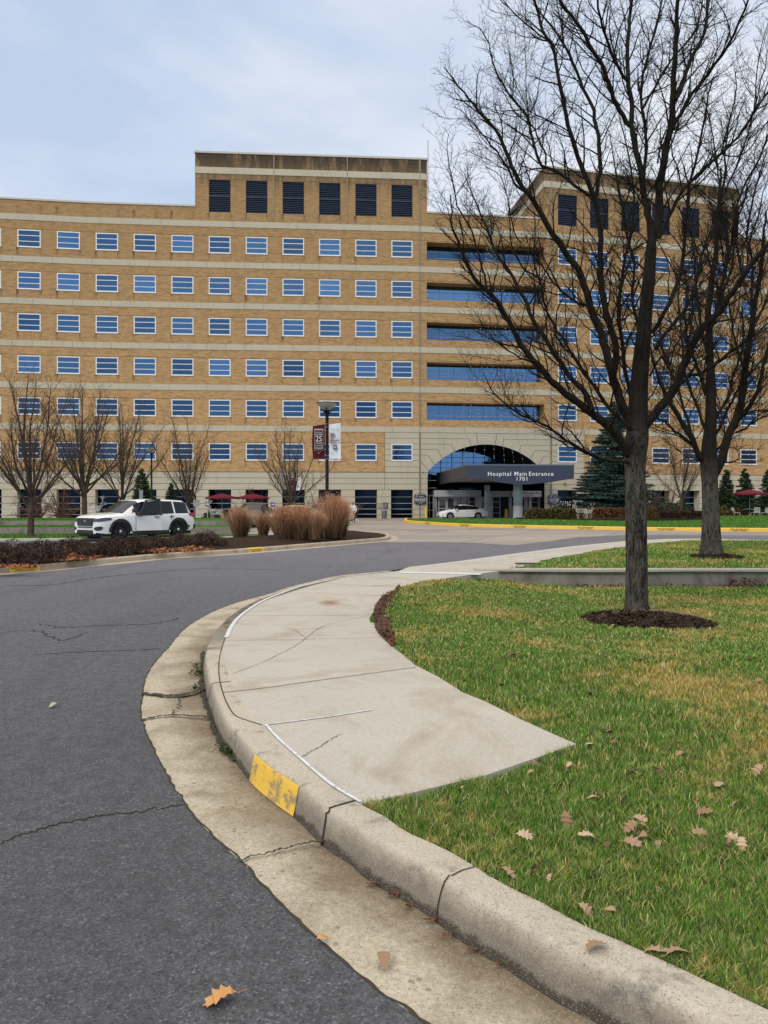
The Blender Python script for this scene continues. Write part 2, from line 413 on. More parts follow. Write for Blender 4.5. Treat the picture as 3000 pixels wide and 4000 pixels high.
# ---- joints, cracks, painted lines (thin ribbons lying on the slab)
def ribbon(mb, pts, wid, zf, dz=.004, jag=0.0, sub=8):
    P = smooth_path(pts, max(2, int(sub*len(pts)))) if len(pts) > 2 else smooth_path([pts[0], ((pts[0][0]+pts[1][0])/2, (pts[0][1]+pts[1][1])/2), pts[1]], sub*2)
    T = np.gradient(P, axis=0); T /= np.maximum(np.linalg.norm(T, axis=1), 1e-6)[:, None]; N = np.c_[-T[:, 1], T[:, 0]]
    if jag: P = P+N*(np.convolve(np.random.randn(len(P)+2), [.3, .6, .3], 'valid')*jag)[:, None]
    o = len(mb.v)
    for i, (p, nn) in enumerate(zip(P, N)):
        ww = wid*(1+.5*random.uniform(-1, 1) if jag else 1)/2
        for s_ in (-1, 1):
            q = p+nn*s_*ww; mb.v.append((q[0], q[1], zf(q[0], q[1])+dz))
    for i in range(len(P)-1): mb.f.append((o+2*i, o+2*i+1, o+2*i+3, o+2*i+2))
z6 = lambda l: [G(400+a/1.106, 2200+b/1.106, near_z) for a, b in l]
mb = MB()
for l in ([(520,560),(700,540),(900,512),(1100,485),(1355,450)], [(530,335),(850,330),(1200,322)], [(610,228),(900,226),(1175,224)],
          [(820,130),(1215,142)], [(960,88),(1300,104)], [(1150,52),(1420,78)]):
    ribbon(mb, z6(l), .009, near_z)
for l in ([(560,480),(700,425),(820,365),(880,325),(930,285),(1010,255),(1150,228)], [(880,325),(830,290),(785,275)], [(860,838),(930,800),(1000,755),(1030,740)], [(720,332),(800,336),(870,332),(920,326)]):
    ribbon(mb, z6(l), .005, near_z, jag=.006, sub=14)
jl = z6([(530,325),(512,380),(503,440),(506,500),(520,560),(540,610),(575,660),(630,682),(690,700)])
ribbon(mb, jl, .009, near_z)
tag(mb.build('walk_joint', M_JOINT), 'dark joints and cracks across the pale sidewalk slab', 'joint'); bpy.data.objects['walk_joint']['kind'] = 'structure'
mb = MB()
ribbon(mb, z6([(1165,636),(1000,662),(850,682),(715,698)]), .015, near_z, .006)
ribbon(mb, z6([(705,700),(760,760),(860,850),(990,960),(1115,1036)]), .018, near_z, .0075)
ribbon(mb, z6([(535,322),(560,270),(600,225),(680,170),(760,135),(860,100),(960,78),(1100,52),(1200,40),(1255,36)]), .05, near_z, .006)
ribbon(mb, [G(a, b, .02) for a, b in [(1700,2207),(1800,2195),(1982,2171),(2120,2153),(2250,2137),(2400,2121)]], .09, near_z, .006)
ribbon(mb, z6([(1285,40),(1400,42),(1500,44),(1635,48)]), .34, near_z, .006)
structure(mb.build('painted_line', M_LINE), 'thin white paint line along the sidewalk edge', 'line')
# asphalt cracks
z7 = lambda l: [G(a/.553, 2800+b/.553) for a, b in l]
mb = MB(); zr = lambda x, y: 0.0
ribbon(mb, z7([(0,275),(60,250),(130,232),(230,212),(300,205),(395,190)]), .012, zr, .003, .012, 18)
ribbon(mb, [G(400+a/1.106, 2200+b/1.106) for a, b in [(-300,395),(-100,385),(80,378),(250,370)]], .018, zr, .003, .02, 16)
ribbon(mb, [G(a, b) for a, b in [(150,2440),(260,2450),(420,2443),(560,2440),(640,2430),(700,2415)]], .025, zr, .003, .04, 12)
ribbon(mb, [G(a, b) for a, b in [(0,2470),(120,2462),(250,2500),(330,2470)]], .02, zr, .003, .04, 12)
ribbon(mb, [G(a, b) for a, b in [(0,2290),(200,2285),(400,2255),(640,2232),(820,2222),(1100,2226)]], .035, zr, .003, .05, 14)
structure(mb.build('asphalt_crack', M_CRACK), 'jagged dark cracks in the grey asphalt', 'crack')
# edge dirt between asphalt and gutter, and in the gutter joint
mb = MB()
ribbon(mb, [tuple(p) for p in GO[::3]], .011, lambda x, y: .0005, .002, .005, 10)
ribbon(mb, [G(400+a/1.106, 2200+b/1.106) for a, b in [(172,566),(240,572),(300,577),(380,566),(440,545)]], .06, lambda x, y: .0, .011, .012, 14)
ribbon(mb, [G(400+a/1.106, 2200+b/1.106) for a, b in [(168,682),(240,668),(300,661),(380,664),(470,670)]], .03, lambda x, y: .0, .011, .01, 14)
ribbon(mb, [G(400+a/1.106, 2200+b/1.106) for a, b in [(430,380),(432,450),(425,520),(440,580),(470,660),(490,720),(520,790),(570,850)]], .03, lambda x, y: -.01, .011, .014, 14)
for l in ([(333,582),(328,625),(300,660)], [(590,1296),(700,1266),(850,1225),(965,1208)]):
    ribbon(mb, [G(400+a/1.106, 2200+b/1.106) for a, b in l], .013, lambda x, y: .0, .012, .008, 14)
structure(mb.build('gutter_crack', simple('seam_dirt', (.055, .047, .036), .95)), 'dark dirt filled seam between asphalt and gutter', 'crack')
# kerb joints (narrow dark slots running over the kerb)
mb = MB()
def kerb_slot(mb, yk, w=.006, jag=.0035):
    i = int(np.argmin(abs(K0[:, 1]-yk))); T = K0[min(i+1, n-1)]-K0[max(i-1, 0)]; T /= np.linalg.norm(T)
    hf = near_z(0, K0[i][1])/.15
    N = np.array((T[1], -T[0])); pr = [(d, h*hf) for d, h in prof]
    o = len(mb.v)
    for (d, h) in pr:
        q = K0[i]+N*(d-.004)+T*random.uniform(-jag, jag)*3
        for s_ in (-1, 1):
            mb.v.append((q[0]+T[0]*w*s_, q[1]+T[1]*w*s_, h+.0035))
    for j in range(len(pr)-1): mb.f.append((o+2*j, o+2*j+1, o+2*j+3, o+2*j+2))
for yk, ww in ((2.84, .003), (3.42, .006), (5.9, .006), (7.4, .006)): kerb_slot(mb, yk, ww)
structure(mb.build('kerb_joint', M_CRACK), 'dark open joints across the near kerb', 'joint')
# worn yellow paint on the kerb face
mb = MB()
i0 = int(np.argmin(abs(K0[:, 1]-3.7))); i1 = int(np.argmin(abs(K0[:, 1]-4.28)))
fr = smooth_path([tuple(p) for p in K0[i0:i1+1]], 16)
o = 0; pp = prof[:5]
for i, p in enumerate(fr):
    T = fr[min(i+1, 15)]-fr[max(i-1, 0)]; T /= np.linalg.norm(T); N = np.array((T[1], -T[0]))
    for j, (d, h) in enumerate(pp):
        if j == 0: h = -.012
        q = p+N*(d-.004); mb.v.append((q[0], q[1], h+.002))
for i in range(15):
    for j in range(4): a = i*5+j; mb.f.append((a, a+1, a+6, a+5))
structure(mb.build('kerb_paint', M_YEL2, smooth=True), 'worn yellow paint patch on the near kerb face', 'paint')

# ---- lawns -----------------------------------------------------------
def inside(poly, X, Y):
    c = np.zeros(X.shape, bool); n_ = len(poly)
    for i in range(n_):
        x0, y0 = poly[i]; x1, y1 = poly[(i+1) % n_]
        if y0 == y1: continue
        cond = ((y0 > Y) != (y1 > Y)) & (X < (x1-x0)*(Y-y0)/(y1-y0)+x0); c ^= cond
    return c
def dist_edge(poly, X, Y):
    d = np.full(X.shape, 1e9)
    for i in range(len(poly)):
        a = np.array(poly[i]); b = np.array(poly[(i+1) % len(poly)]); ab = b-a; L2 = max((ab**2).sum(), 1e-9)
        tt = np.clip(((X-a[0])*ab[0]+(Y-a[1])*ab[1])/L2, 0, 1)
        d = np.minimum(d, np.hypot(X-a[0]-tt*ab[0], Y-a[1]-tt*ab[1]))
    return d
WZ = .05; WALLY = lambda x: 17.0+.0*x
wx0 = 2.28
front = [tuple(p) for p in KB if p[1] < G(1413, 3140, .15)[1]+.02]
front = [(float(a), float(b)) for a, b in front]+walk_end+grass_e[1:]+[(wx0, 16.95), (16, 16.95), (16, .5), (1.8, .5)]
def front_h(x, y):
    b = .135-.105*ss(6.2, 9.6, y)
    return b-.36*ss(8, 16.4, y)*ss(0.6, 4.2, x)+.012*np.sin(x*2.1+y*.8)+.008*np.sin(y*3.3-x)
back = [(wx0-.1, 17.2)]+[tuple(p) for p in far_in]+[(48, 30), (48, 17.2)]
def back_h(x, y): return .035+.05*ss(17.5, 22, y)+.01*np.sin(x*1.3+y)+0*x
def snap(poly, X, Y, lim):
    """move grid points that lie just outside a bed onto its edge"""
    X = X.copy(); Y = Y.copy(); out = ~inside(poly, X, Y); best = np.full(X.shape, 1e9); bx = X.copy(); by = Y.copy()
    for i in range(len(poly)):
        a = np.array(poly[i]); b = np.array(poly[(i+1) % len(poly)]); ab = b-a; L2 = max((ab**2).sum(), 1e-9)
        tt = np.clip(((X-a[0])*ab[0]+(Y-a[1])*ab[1])/L2, 0, 1); qx, qy = a[0]+tt*ab[0], a[1]+tt*ab[1]; d = np.hypot(X-qx, Y-qy)
        m_ = d < best; best = np.where(m_, d, best); bx = np.where(m_, qx, bx); by = np.where(m_, qy, by)
    mv = out & (best < lim); return np.where(mv, bx, X), np.where(mv, by, Y), mv
def lawn_sheet(name, poly, hf, x0, x1, y0, y1, step, mat, label):
    xs = np.arange(x0, x1, step); ys = np.arange(y0, y1, step); X, Y = np.meshgrid(xs, ys)
    ins = inside(poly, X, Y); d = dist_edge(poly, X, Y)
    Z = hf(X, Y)-.012; Z = np.where(ins | (d < step*1.5), Z, -.3)
    Z = np.where(~ins & (d < step*1.5), Z-.02, Z)
    V = np.c_[X.ravel(), Y.ravel(), Z.ravel()]; ny, nx = X.shape
    idx = np.arange(nx*ny).reshape(ny, nx)
    keep = (ins | (d < step*2.5)); kc = keep[:-1, :-1] | keep[1:, :-1] | keep[:-1, 1:] | keep[1:, 1:]
    Fq = np.stack([idx[:-1, :-1], idx[:-1, 1:], idx[1:, 1:], idx[1:, :-1]], -1)[kc]
    o = fastmesh(name, V, Fq, mat, smooth=True); structure(o, label, 'lawn'); return o
def grass_color(t, blade=False):
    c = t.n('ShaderNodeNewGeometry').outputs['Position']
    flat = t.scaled(c, (1, 1, 0))
    g = t.noise(.55, 6, .62, flat, dist=.4); h = t.noise(9, 4, .7, flat); 
    col = t.mix(t.ramp(h, [(.3, 0), (.7, 1)]), (.042, .135, .014), (.14, .3, .03))
    dry = t.mix(h, (.36, .27, .06), (.52, .4, .13))
    k = t.ramp(t.math('ADD', g, t.math('MULTIPLY', t.math('SUBTRACT', h, .5), .5)), [(.505, 0), (.62, .9)])
    return t.mix(k, col, dry), flat
t = NT('lawn_soil'); col, flat = grass_color(t)
col = t.mix(1.0, col, t.ramp(t.noise(40, 5, .75, t.scaled(flat, (1, .6, 1))), [(.3, .25), (.65, 1.1)]), 'MULTIPLY'); t.bump(t.noise(60, 4, .8), 1, .03); M_LAWN = t.out(col, .95, spec=.1)
lawn_sheet('front_lawn', front, front_h, -1.2, 16.2, .6, 17.3, .09, M_LAWN, 'patchy green and straw lawn in front of the low wall')
lawn_sheet('back_lawn', back, back_h, 1.5, 49, 16.9, 36, .25, M_LAWN, 'lawn behind the low wall round the second bare tree')
# blades
t = NT('grass_blade'); col, flat = grass_color(t)
at = t.n('ShaderNodeAttribute', attribute_name='tint')
col = t.mix(t.ramp(at.outputs['Fac'], [(.0, 0), (.75, .1), (.8, .75), (1, .9)]), col, (.5, .4, .2))
col = t.mix(1.0, col, t.ramp(t.math('FRACT', t.math('MULTIPLY', at.outputs['Fac'], 7.3)), [(0, .5), (1, 1.55)]), 'MULTIPLY')
M_BLADE = t.out(col, .7, spec=.25); t.b.inputs['Subsurface Weight'].default_value = 0
def blades(name, X, Y, hf, hgt, wid, label, mat=None):
    k = len(X); Z = hf(X, Y)-.012; th = np.random.rand(k)*2*PI; lean = np.random.rand(k)*.9; la = np.random.rand(k)*2*PI
    h = hgt*(.5+.8*np.random.rand(k)+.35*np.clip(clump(X*.35, Y*.35), -.6, 1.2)); w_ = wid*(.7+.6*np.random.rand(k))
    dx = np.cos(th)*w_/2; dy = np.sin(th)*w_/2; lx = np.cos(la)*lean*h; ly = np.sin(la)*lean*h
    V = np.empty((k, 5, 3))
    V[:, 0] = np.c_[X-dx, Y-dy, Z]; V[:, 1] = np.c_[X+dx, Y+dy, Z]
    V[:, 2] = np.c_[X+dx*.8+lx*.35, Y+dy*.8+ly*.35, Z+h*.6]; V[:, 3] = np.c_[X-dx*.8+lx*.35, Y-dy*.8+ly*.35, Z+h*.6]
    V[:, 4] = np.c_[X+lx, Y+ly, Z+h]
    b = np.arange(k)*5
    Q = np.stack([b, b+1, b+2, b+3], -1); T = np.stack([b+3, b+2, b+4], -1)
    me = bpy.data.meshes.new(name); me.vertices.add(k*5); me.vertices.foreach_set('co', V.astype(np.float32).ravel())
    loops = np.concatenate([Q.ravel(), T.ravel()]).astype(np.int32); me.loops.add(len(loops)); me.loops.foreach_set('vertex_index', loops)
    me.polygons.add(2*k); ls = np.concatenate([np.arange(k)*4, 4*k+np.arange(k)*3]).astype(np.int32)
    me.polygons.foreach_set('loop_start', ls); me.polygons.foreach_set('loop_total', np.concatenate([np.full(k, 4), np.full(k, 3)]).astype(np.int32))
    me.update(calc_edges=True)
    a = me.attributes.new('tint', 'FLOAT', 'POINT'); a.data.foreach_set('value', np.repeat(np.random.rand(k), 5).astype(np.float32))
    me.materials.append(mat or M_BLADE); ob = bpy.data.objects.new(name, me); COL.objects.link(ob)
    return tag(ob, label, 'grass', kind='stuff')
t = NT('green_blade'); at = t.n('ShaderNodeAttribute', attribute_name='tint'); p_ = t.n('ShaderNodeNewGeometry').outputs['Position']
M_GBLADE = t.out(t.mix(1.0, t.mix(t.noise(.8, 5, .65, p_), (.05, .15, .022), (.12, .25, .04)), t.ramp(at.outputs['Fac'], [(0, .6), (1, 1.4)]), 'MULTIPLY'), .7, spec=.2)
def scatter(poly, hf, n_, near, farY, power, extra=None):
    """sight-weighted scatter: density falls with distance from the path"""
    r = np.random.rand(n_); Yv = (near**(-power)+(farY**(-power)-near**(-power))*r)**(-1/power)
    X = (np.random.rand(n_)*1.35-.62)*Yv*.62+.1*Yv
    X = np.random.uniform(-.12, .62, n_)*Yv
    m_ = inside(poly, X, Yv); 
    if extra is not None: m_ &= extra(X, Yv)
    return X[m_], Yv[m_]
TREE1 = D(2491, 2405, 10.1); TREE1.z = float(front_h(TREE1.x, TREE1.y)); TREE2 = D(2779, 2178, 20.8); TREE2.z = .07
def clump(X, Y):
    v = np.sin(X*17+2.1*np.sin(Y*9))*np.sin(Y*19+1.7*np.sin(X*11))+.6*np.sin(X*41+Y*13)*np.sin(Y*37-X*7)
    return v
def not_mulch(X, Y):
    a = ((X-TREE1.x-.08)/.93)**2+((Y-TREE1.y+.22)/1.0)**2; b = ((X-TREE2.x-.05)/.78)**2+((Y-TREE2.y+.15)/.75)**2
    r = np.random.rand(len(X))*.35; keep_ = np.random.rand(len(X)) < np.clip(.75+.45*clump(X, Y), .18, 1)
    return keep_ & (a > .8+r) & (b > .8+r) & ~((X < .28-.02*abs(Y-10)) & (Y > 7.6) & (Y < 12.5) & (dist_edge(front, X, Y) < .16))
X1, Y1 = scatter(front, front_h, 430000, 1.9, 7.0, .6, not_mulch)
X2, Y2 = scatter(front, front_h, 300000, 6.8, 17.0, .8, not_mulch)
X3, Y3 = scatter(back, back_h, 90000, 17.2, 36, 1.0, not_mulch)
n1a = len(X1)
n_t = 60
g1 = blades('lawn_grass', np.r_[X1, X2], np.r_[Y1, Y2], front_h, np.r_[np.full(len(X1), .04), np.full(len(X2), .042)], np.r_[.0016+.0007*Y1, .002+.0011*Y2], 'green and straw coloured grass of the front lawn')
g2 = blades('lawn_grass', X3, Y3, back_h, .05, .022, 'grass of the lawn behind the low wall')
# mulch rings
t = NT('mulch'); M_MULCH = t.out(t.mix(t.ramp(t.noise(22, 6, .85), [(.42, 0), (.62, 1)]), (.01, .007, .005), (.09, .055, .035)), .95); t.bump(t.noise(30, 5, .8), 1, .06)
def mound(name, cx, cy, rx, ry, h, zb, mat, label, cat, seed=0, n_=40):
    V = []; Fq = []; R = 10
    for i in range(R+1):
        for j in range(n_):
            a = 2*PI*j/n_; q = i/R; wob = 1+.14*noise.noise(Vector((math.cos(a)*1.7, math.sin(a)*1.7, seed)))+.05*math.sin(a*9+seed)
            x = cx+math.cos(a)*rx*q*wob; y = cy+math.sin(a)*ry*q*wob
            z = zb(x, y)+h*(1-q**2)+.02*noise.noise(Vector((x*6, y*6, seed)))+(.015 if i < R else -.05)
            V.append((x, y, z))
    for i in range(R):
        for j in range(n_): Fq.append((i*n_+j, i*n_+(j+1) % n_, (i+1)*n_+(j+1) % n_, (i+1)*n_+j)[::-1])
    o = fastmesh(name, V, Fq, mat, smooth=True); return tag(o, label, cat, kind='structure')
mound('mulch_ring', TREE1.x+.08, TREE1.y-.22, .86, .95, .13, front_h, M_MULCH, 'dark mulch ring round the near bare tree', 'mulch', 1)
mound('mulch_ring', TREE2.x+.05, TREE2.y-.15, .72, .7, .07, back_h, M_MULCH, 'dark mulch ring round the second bare tree', 'mulch', 4)
# wood chips and dry straw lying on the mulch
mb = MB(); rg = random.Random(6)
for (T_, rx, ry, hf, k_, hh) in ((TREE1, .83, .92, front_h, 2600, .13), (TREE2, .68, .65, back_h, 700, .07)):
    for _ in range(k_):
        a = rg.uniform(0, 2*PI); q = math.sqrt(rg.random())*1.04; x = T_.x+.07+math.cos(a)*rx*q; y = T_.y-.2+math.sin(a)*ry*q; z = float(hf(x, y))+hh*(1-q*q)+.02
        L_ = rg.uniform(.015, .05); b = rg.uniform(0, 6.28); d = Vector((math.cos(b)*L_, math.sin(b)*L_, rg.uniform(-.01, .02))); w_ = Vector((-d.y, d.x, 0)).normalized()*rg.uniform(.004, .012)
        mb.quad(Vector((x, y, z))-d-w_, Vector((x, y, z))+d-w_, Vector((x, y, z+.006))+d+w_, Vector((x, y, z+.006))-d+w_)
t = NT('bark_chips'); M_CHIP = t.out(t.mix(t.n('ShaderNodeNewGeometry').outputs['Random Per Island'], (.008, .006, .005), (.07, .042, .028)), .95)
tag(mb.build('bark_chips', M_CHIP), 'dark bark chips on the mulch rings of the two big trees', 'mulch', kind='stuff')
mb = MB()
for _ in range(420):
    a = rg.gauss(-.9, .9); q = .2+abs(rg.gauss(0, .3)); x = TREE1.x+.1+math.cos(a)*q; y = TREE1.y+math.sin(a)*q*.8; z = float(front_h(x, y))+.12*max(0, 1-q*q)+.03
    b = rg.uniform(0, 6.28); L_ = rg.uniform(.04, .12); mb.tube([(x, y, z), (x+math.cos(b)*L_*.5, y+math.sin(b)*L_*.5, z+.025), (x+math.cos(b)*L_, y+math.sin(b)*L_, z)], .0022, 3)
tag(mb.build('dry_straw', simple('straw', (.3, .235, .15), .9, var=.4, scale=20)), 'pale dry straw strewn at the foot of the nearest trunk', 'straw', kind='stuff')
# dirt strip and leaf litter on the inside of the curve
gp = np.array(grass_e[7:13]); t = NT('edge_soil'); M_ESOIL = t.out(t.mix(t.ramp(t.noise(30, 5, .8), [(.35, 0), (.65, 1)]), (.035, .024, .018), (.16, .1, .07)), .95); t.bump(t.noise(40, 4, .8), 1, .03)
P = smooth_path([tuple(p) for p in gp], 30); wv = .02+.24*np.sin(np.linspace(0, PI, 30))**.7; Pb = offset(P, wv); Pa = offset(P, np.full(30, -.005)); mb = MB()
for a, b in zip(Pa, Pb): mb.v += [(a[0], a[1], float(front_h(a[0], a[1]))+.004), ((a[0]+b[0])/2, (a[1]+b[1])/2, float(front_h(b[0], b[1]))+.01), (b[0], b[1], float(front_h(b[0], b[1]))+.002)]
for i in range(29):
    for j in range(2): a = i*3+j; mb.f.append((a, a+1, a+4, a+3))
structure(mb.build('bare_soil', M_ESOIL), 'bare soil and litter along the inner sidewalk curve', 'soil')
# ---- leaves
def leaf_mesh(kind):
    if kind == 'oak':
        half = [(0, 0), (.06, .12), (.2, .2), (.13, .3), (.3, .44), (.16, .5), (.36, .68), (.17, .7), (.2, .9), (.06, .88), (0, 1)]
    else:
        half = [(0, 0), (.16, .15), (.26, .35), (.24, .6), (.12, .85), (0, 1)]
    pts = half+[(-a, b) for a, b in half[-2:0:-1]]
    vs = [(a, b-.5, .25*abs(a)+.1*math.sin(b*5)) for a, b in pts]
    tri = tessellate_polygon([[Vector((a, b, 0)) for a, b in pts]]); mb = MB(); mb.add(vs, tri); mb.tube([(0, -.5, .0), (.02, -.75, .03)], .012, 3); return mb
LV = {k: leaf_mesh(k) for k in ('oak', 'oval')}
t = NT('dry_leaf'); M_LEAF = t.out(t.mix(t.n('ShaderNodeNewGeometry').outputs['Random Per Island'], (.16, .075, .04), (.5, .37, .25)), .8)
t = NT('orange_leaf'); M_LEAF2 = t.out(t.mix(t.noise(30, 4, .7), (.42, .19, .055), (.58, .32, .12)), .7)
def leaf(mb, kind, x, y, z, s, rz=None, tilt=.35):
    M = Matrix.Translation((x, y, z)) @ Matrix.Rotation(rz if rz is not None else random.uniform(0, 6.3), 4, 'Z') @ Matrix.Rotation(random.uniform(-tilt, tilt), 4, 'X') @ Matrix.Rotation(random.uniform(-tilt, tilt), 4, 'Y') @ Matrix.Diagonal((s, s, s, 1))
    b = LV[kind]; mb.add([M @ Vector(v) for v in b.v], b.f)
GL = 'single fallen leaves'
for (px, py, sz, mat, lab, nm) in ((860, 3922, .115, M_LEAF2, 'orange lobed oak leaf lying flat on the near asphalt', 'oak_leaf'), (1500, 3772, .09, M_LEAF, 'curled brown leaf lying in the tan gutter pan', 'curled_leaf'), (208, 2764, .09, simple('pale_leaf', (.36, .33, .27), .8), 'small pale leaf on the asphalt at far left', 'pale_leaf'), (1262, 3685, .05, M_LEAF2, 'tiny orange leaf at the seam of asphalt and gutter', 'small_leaf')):
    x, y = G(px, py); mb = MB(); leaf(mb, 'oak' if sz > .1 else 'oval', 0, 0, .01, sz, PI*.62 if sz > .1 else None, .1)
    o = mb.build(nm, mat); o.location = (x, y, .012); tag(o, lab, 'leaf', GL)
LP = [(2490,3245),(2465,3225),(2520,3230),(2510,3265),(2470,3280),(2500,3200),(2290,3260),(2090,3390),(2380,2860),(2655,2940),(2650,2900),(2880,3240),(2850,3280),(2900,3300),(2840,3300),(2870,3270),(2735,3240),(2750,3160),(2050,3250),(2570,3010),(2470,3020),(2210,3190),(2290,3550),(1985,3400),(2650,3720),(2560,3700),(2330,3690),(2810,3060),(2960,3010),(2880,3130),(2000,2560),(2440,2600),(1800,2610),(2600,2560),(2300,2900),(2100,2980)]
mb = MB()
for px, py in LP:
    x, y = G(px, py, .17); leaf(mb, 'oak', x, y, .155+random.uniform(0, .02), random.uniform(.05, .095), tilt=.7)
for _ in range(170):
    y = random.uniform(2.2, 17)**1; x = random.uniform(-.05, .58)*y
    if inside(front, np.array([x]), np.array([y]))[0]: leaf(mb, random.choice(('oak', 'oval')), x, y, float(front_h(x, y))+.03, random.uniform(.03, .07), tilt=.8)
tag(mb.build('fallen_leaves', M_LEAF), 'dry brown leaves scattered over the front lawn', 'leaves', kind='stuff')
mb = MB()
for _ in range(420):
    i = random.randrange(30); q = Pa[i]*(1-(r := random.random()))+Pb[i]*r; leaf(mb, 'oval', q[0], q[1], float(front_h(q[0], q[1]))+random.uniform(.01, .04), random.uniform(.03, .06), tilt=.8)
for _ in range(160):
    x = random.uniform(4.2, 9.5); leaf(mb, 'oval', x, 16.93-abs(random.gauss(0, .12)), float(front_h(x, 16.9))+random.uniform(.01, .06), random.uniform(.05, .09), tilt=.8)
for _ in range(90):
    x = 8.35+random.gauss(0, .25); leaf(mb, 'oak', x, 16.9-abs(random.gauss(0, .1)), float(front_h(x, 16.9))+random.uniform(.01, .22), random.uniform(.06, .1), tilt=1)
for _ in range(40):
    y = random.uniform(2.55, 3.1); i = int(np.argmin(abs(K0[:, 1]-y))); leaf(mb, 'oval', K0[i][0]-random.uniform(0, .05), K0[i][1], .0, random.uniform(.015, .035), tilt=.6)
tag(mb.build('leaf_litter', simple('litter', (.13, .065, .045), .9, var=.6, scale=20)), 'dark leaf litter by the sidewalk curve and under the low wall', 'leaves', kind='stuff')
# gutter weeds
mb = MB()
for px, py, k, r in ((880, 2928, 90, .07), (905, 2945, 60, .06), (770, 2630, 60, .09), (775, 2600, 40, .07), (765, 2690, 30, .06)):
    x, y = G(px, py)
    for _ in range(k): leaf(mb, 'oval', x+random.gauss(0, r*.45), y+random.gauss(0, r*.6), random.uniform(0, .03), random.uniform(.012, .035), tilt=1)
tag(mb.build('gutter_weeds', simple('weed', (.035, .06, .022), .8, var=.5, scale=30)), 'small green weeds growing in the gutter joint by the yellow paint', 'weeds', kind='stuff')
# ---- low retaining wall
t = NT('wall_concrete'); base = t.mix(t.noise(1.0, 6, .65), (.2, .185, .165), (.31, .29, .26)); base = t.mix(t.ramp(t.noise(1.4, 6, .7, t.scaled(t.co(), (1, 1, .5)), dist=1), [(.48, 0), (.68, .7)]), base, (.085, .075, .067)); M_LWALL = t.out(base, .9); t.bump(t.noise(60, 4, .7), .4, .01)
t = NT('wall_cap'); M_WCAP = t.out(t.mix(t.noise(1.5, 5), (.33, .31, .28), (.45, .43, .39)), .9)
wl = empty('low_retaining_wall', (wx0, 17, 0)); tag(wl, 'low grey concrete retaining wall between the front and back lawns', 'wall')
mb = MB(); mb.box(0, 26, -.02, .3, -.5, .0); mb.build('wall_body', M_LWALL, wl)
mb = MB(); mb.box(-.15, 26, -.045, .36, .0, .055); mb.build('coping', M_WCAP, wl)
# ================================================================ HOSPITAL
FV = [(-48.20936639118457, 72.31404958677686), (-30.40391043577123, 74.69926270857587), (-18.924755645868775, 75.64593771490323), (3.7900362127764304, 77.15430861723446), (18.085665910155264, 79.05544147843943), (59.13978493624655, 88.70967741935483)]
FL = [0, 17.96450676797352, 29.482631105648707, 52.24744939968686, 66.66893803992554, 108.84292245486546]
def seg(u):
    for i in range(4):
        if u < FL[i+1]: return i
    return 4
def W_(u, z, d=0.0, s=None):
    i = seg(u) if s is None else s
    (x0, y0), (x1, y1) = FV[i], FV[i+1]; L = FL[i+1]-FL[i]; t_ = (u-FL[i])/L
    dx, dy = (x1-x0)/L, (y1-y0)/L
    return Vector((x0+t_*(x1-x0)+dy*d, y0+t_*(y1-y0)-dx*d, z))
def splits(u0, u1): return [u0]+[f for f in FL[1:-1] if u0 < f < u1]+[u1]
def fbox(mb, u0, u1, z0, z1, d0, d1):
    sp = splits(u0, u1)
    for a, b in zip(sp, sp[1:]):
        s_ = seg((a+b)/2)
        mb.hexa([W_(a, z0, d1, s_), W_(b, z0, d1, s_), W_(b, z0, d0, s_), W_(a, z0, d0, s_), W_(a, z1, d1, s_), W_(b, z1, d1, s_), W_(b, z1, d0, s_), W_(a, z1, d0, s_)])
ROWS = [(29.3, 27.54), (25.04, 23.28), (20.81, 19.05), (16.57, 14.8), (12.33, 10.57), (7.81, 6.06)]   # floor 7 .. floor 2
BANDS = [(30.87, 30.27), (26.62, 26.02), (22.37, 21.77), (18.1, 17.5), (13.88, 13.28), (9.65, 9.08)]
JZ = [4.22, 3.62, 3.0, 2.25, 1.57, .97]
CL = [49.23-3.8*k for k in range(13)]; CR = [67.5+3.83*k for k in range(11)]
WW = 2.24
# materials
t = NT('tan_brick'); uvn = t.co('UV')
br = t.n('ShaderNodeTexBrick'); br.inputs['Scale'].default_value = 1; br.inputs['Brick Width'].default_value = .42; br.inputs['Row Height'].default_value = .12; br.inputs['Mortar Size'].default_value = .01
br.inputs['Color1'].default_value = (.3, .172, .075, 1); br.inputs['Color2'].default_value = (.55, .352, .168, 1); br.inputs['Mortar'].default_value = (.3, .19, .085, 1); br.inputs['Bias'].default_value = -.1
t.l(uvn, br.inputs['Vector'])
nb = t.noise(1.0, 6, .8, t.scaled(uvn, (1, 3.2, 1)))
base = t.mix(t.ramp(nb, [(.35, 0), (.7, 1)]), br.outputs['Color'], (.6, .41, .22)); base = t.mix(.75, br.outputs['Color'], base)
sp = t.n('ShaderNodeSeparateXYZ'); t.l(uvn, sp.inputs[0]); zz = sp.outputs[1]; uu = sp.outputs[0]
up = t.n('ShaderNodeMapRange'); up.inputs[1].default_value = 4; up.inputs[2].default_value = 33; t.l(zz, up.inputs[0])
base = t.mix(t.math('MULTIPLY', up.outputs[0], .4), base, (.21, .13, .06))
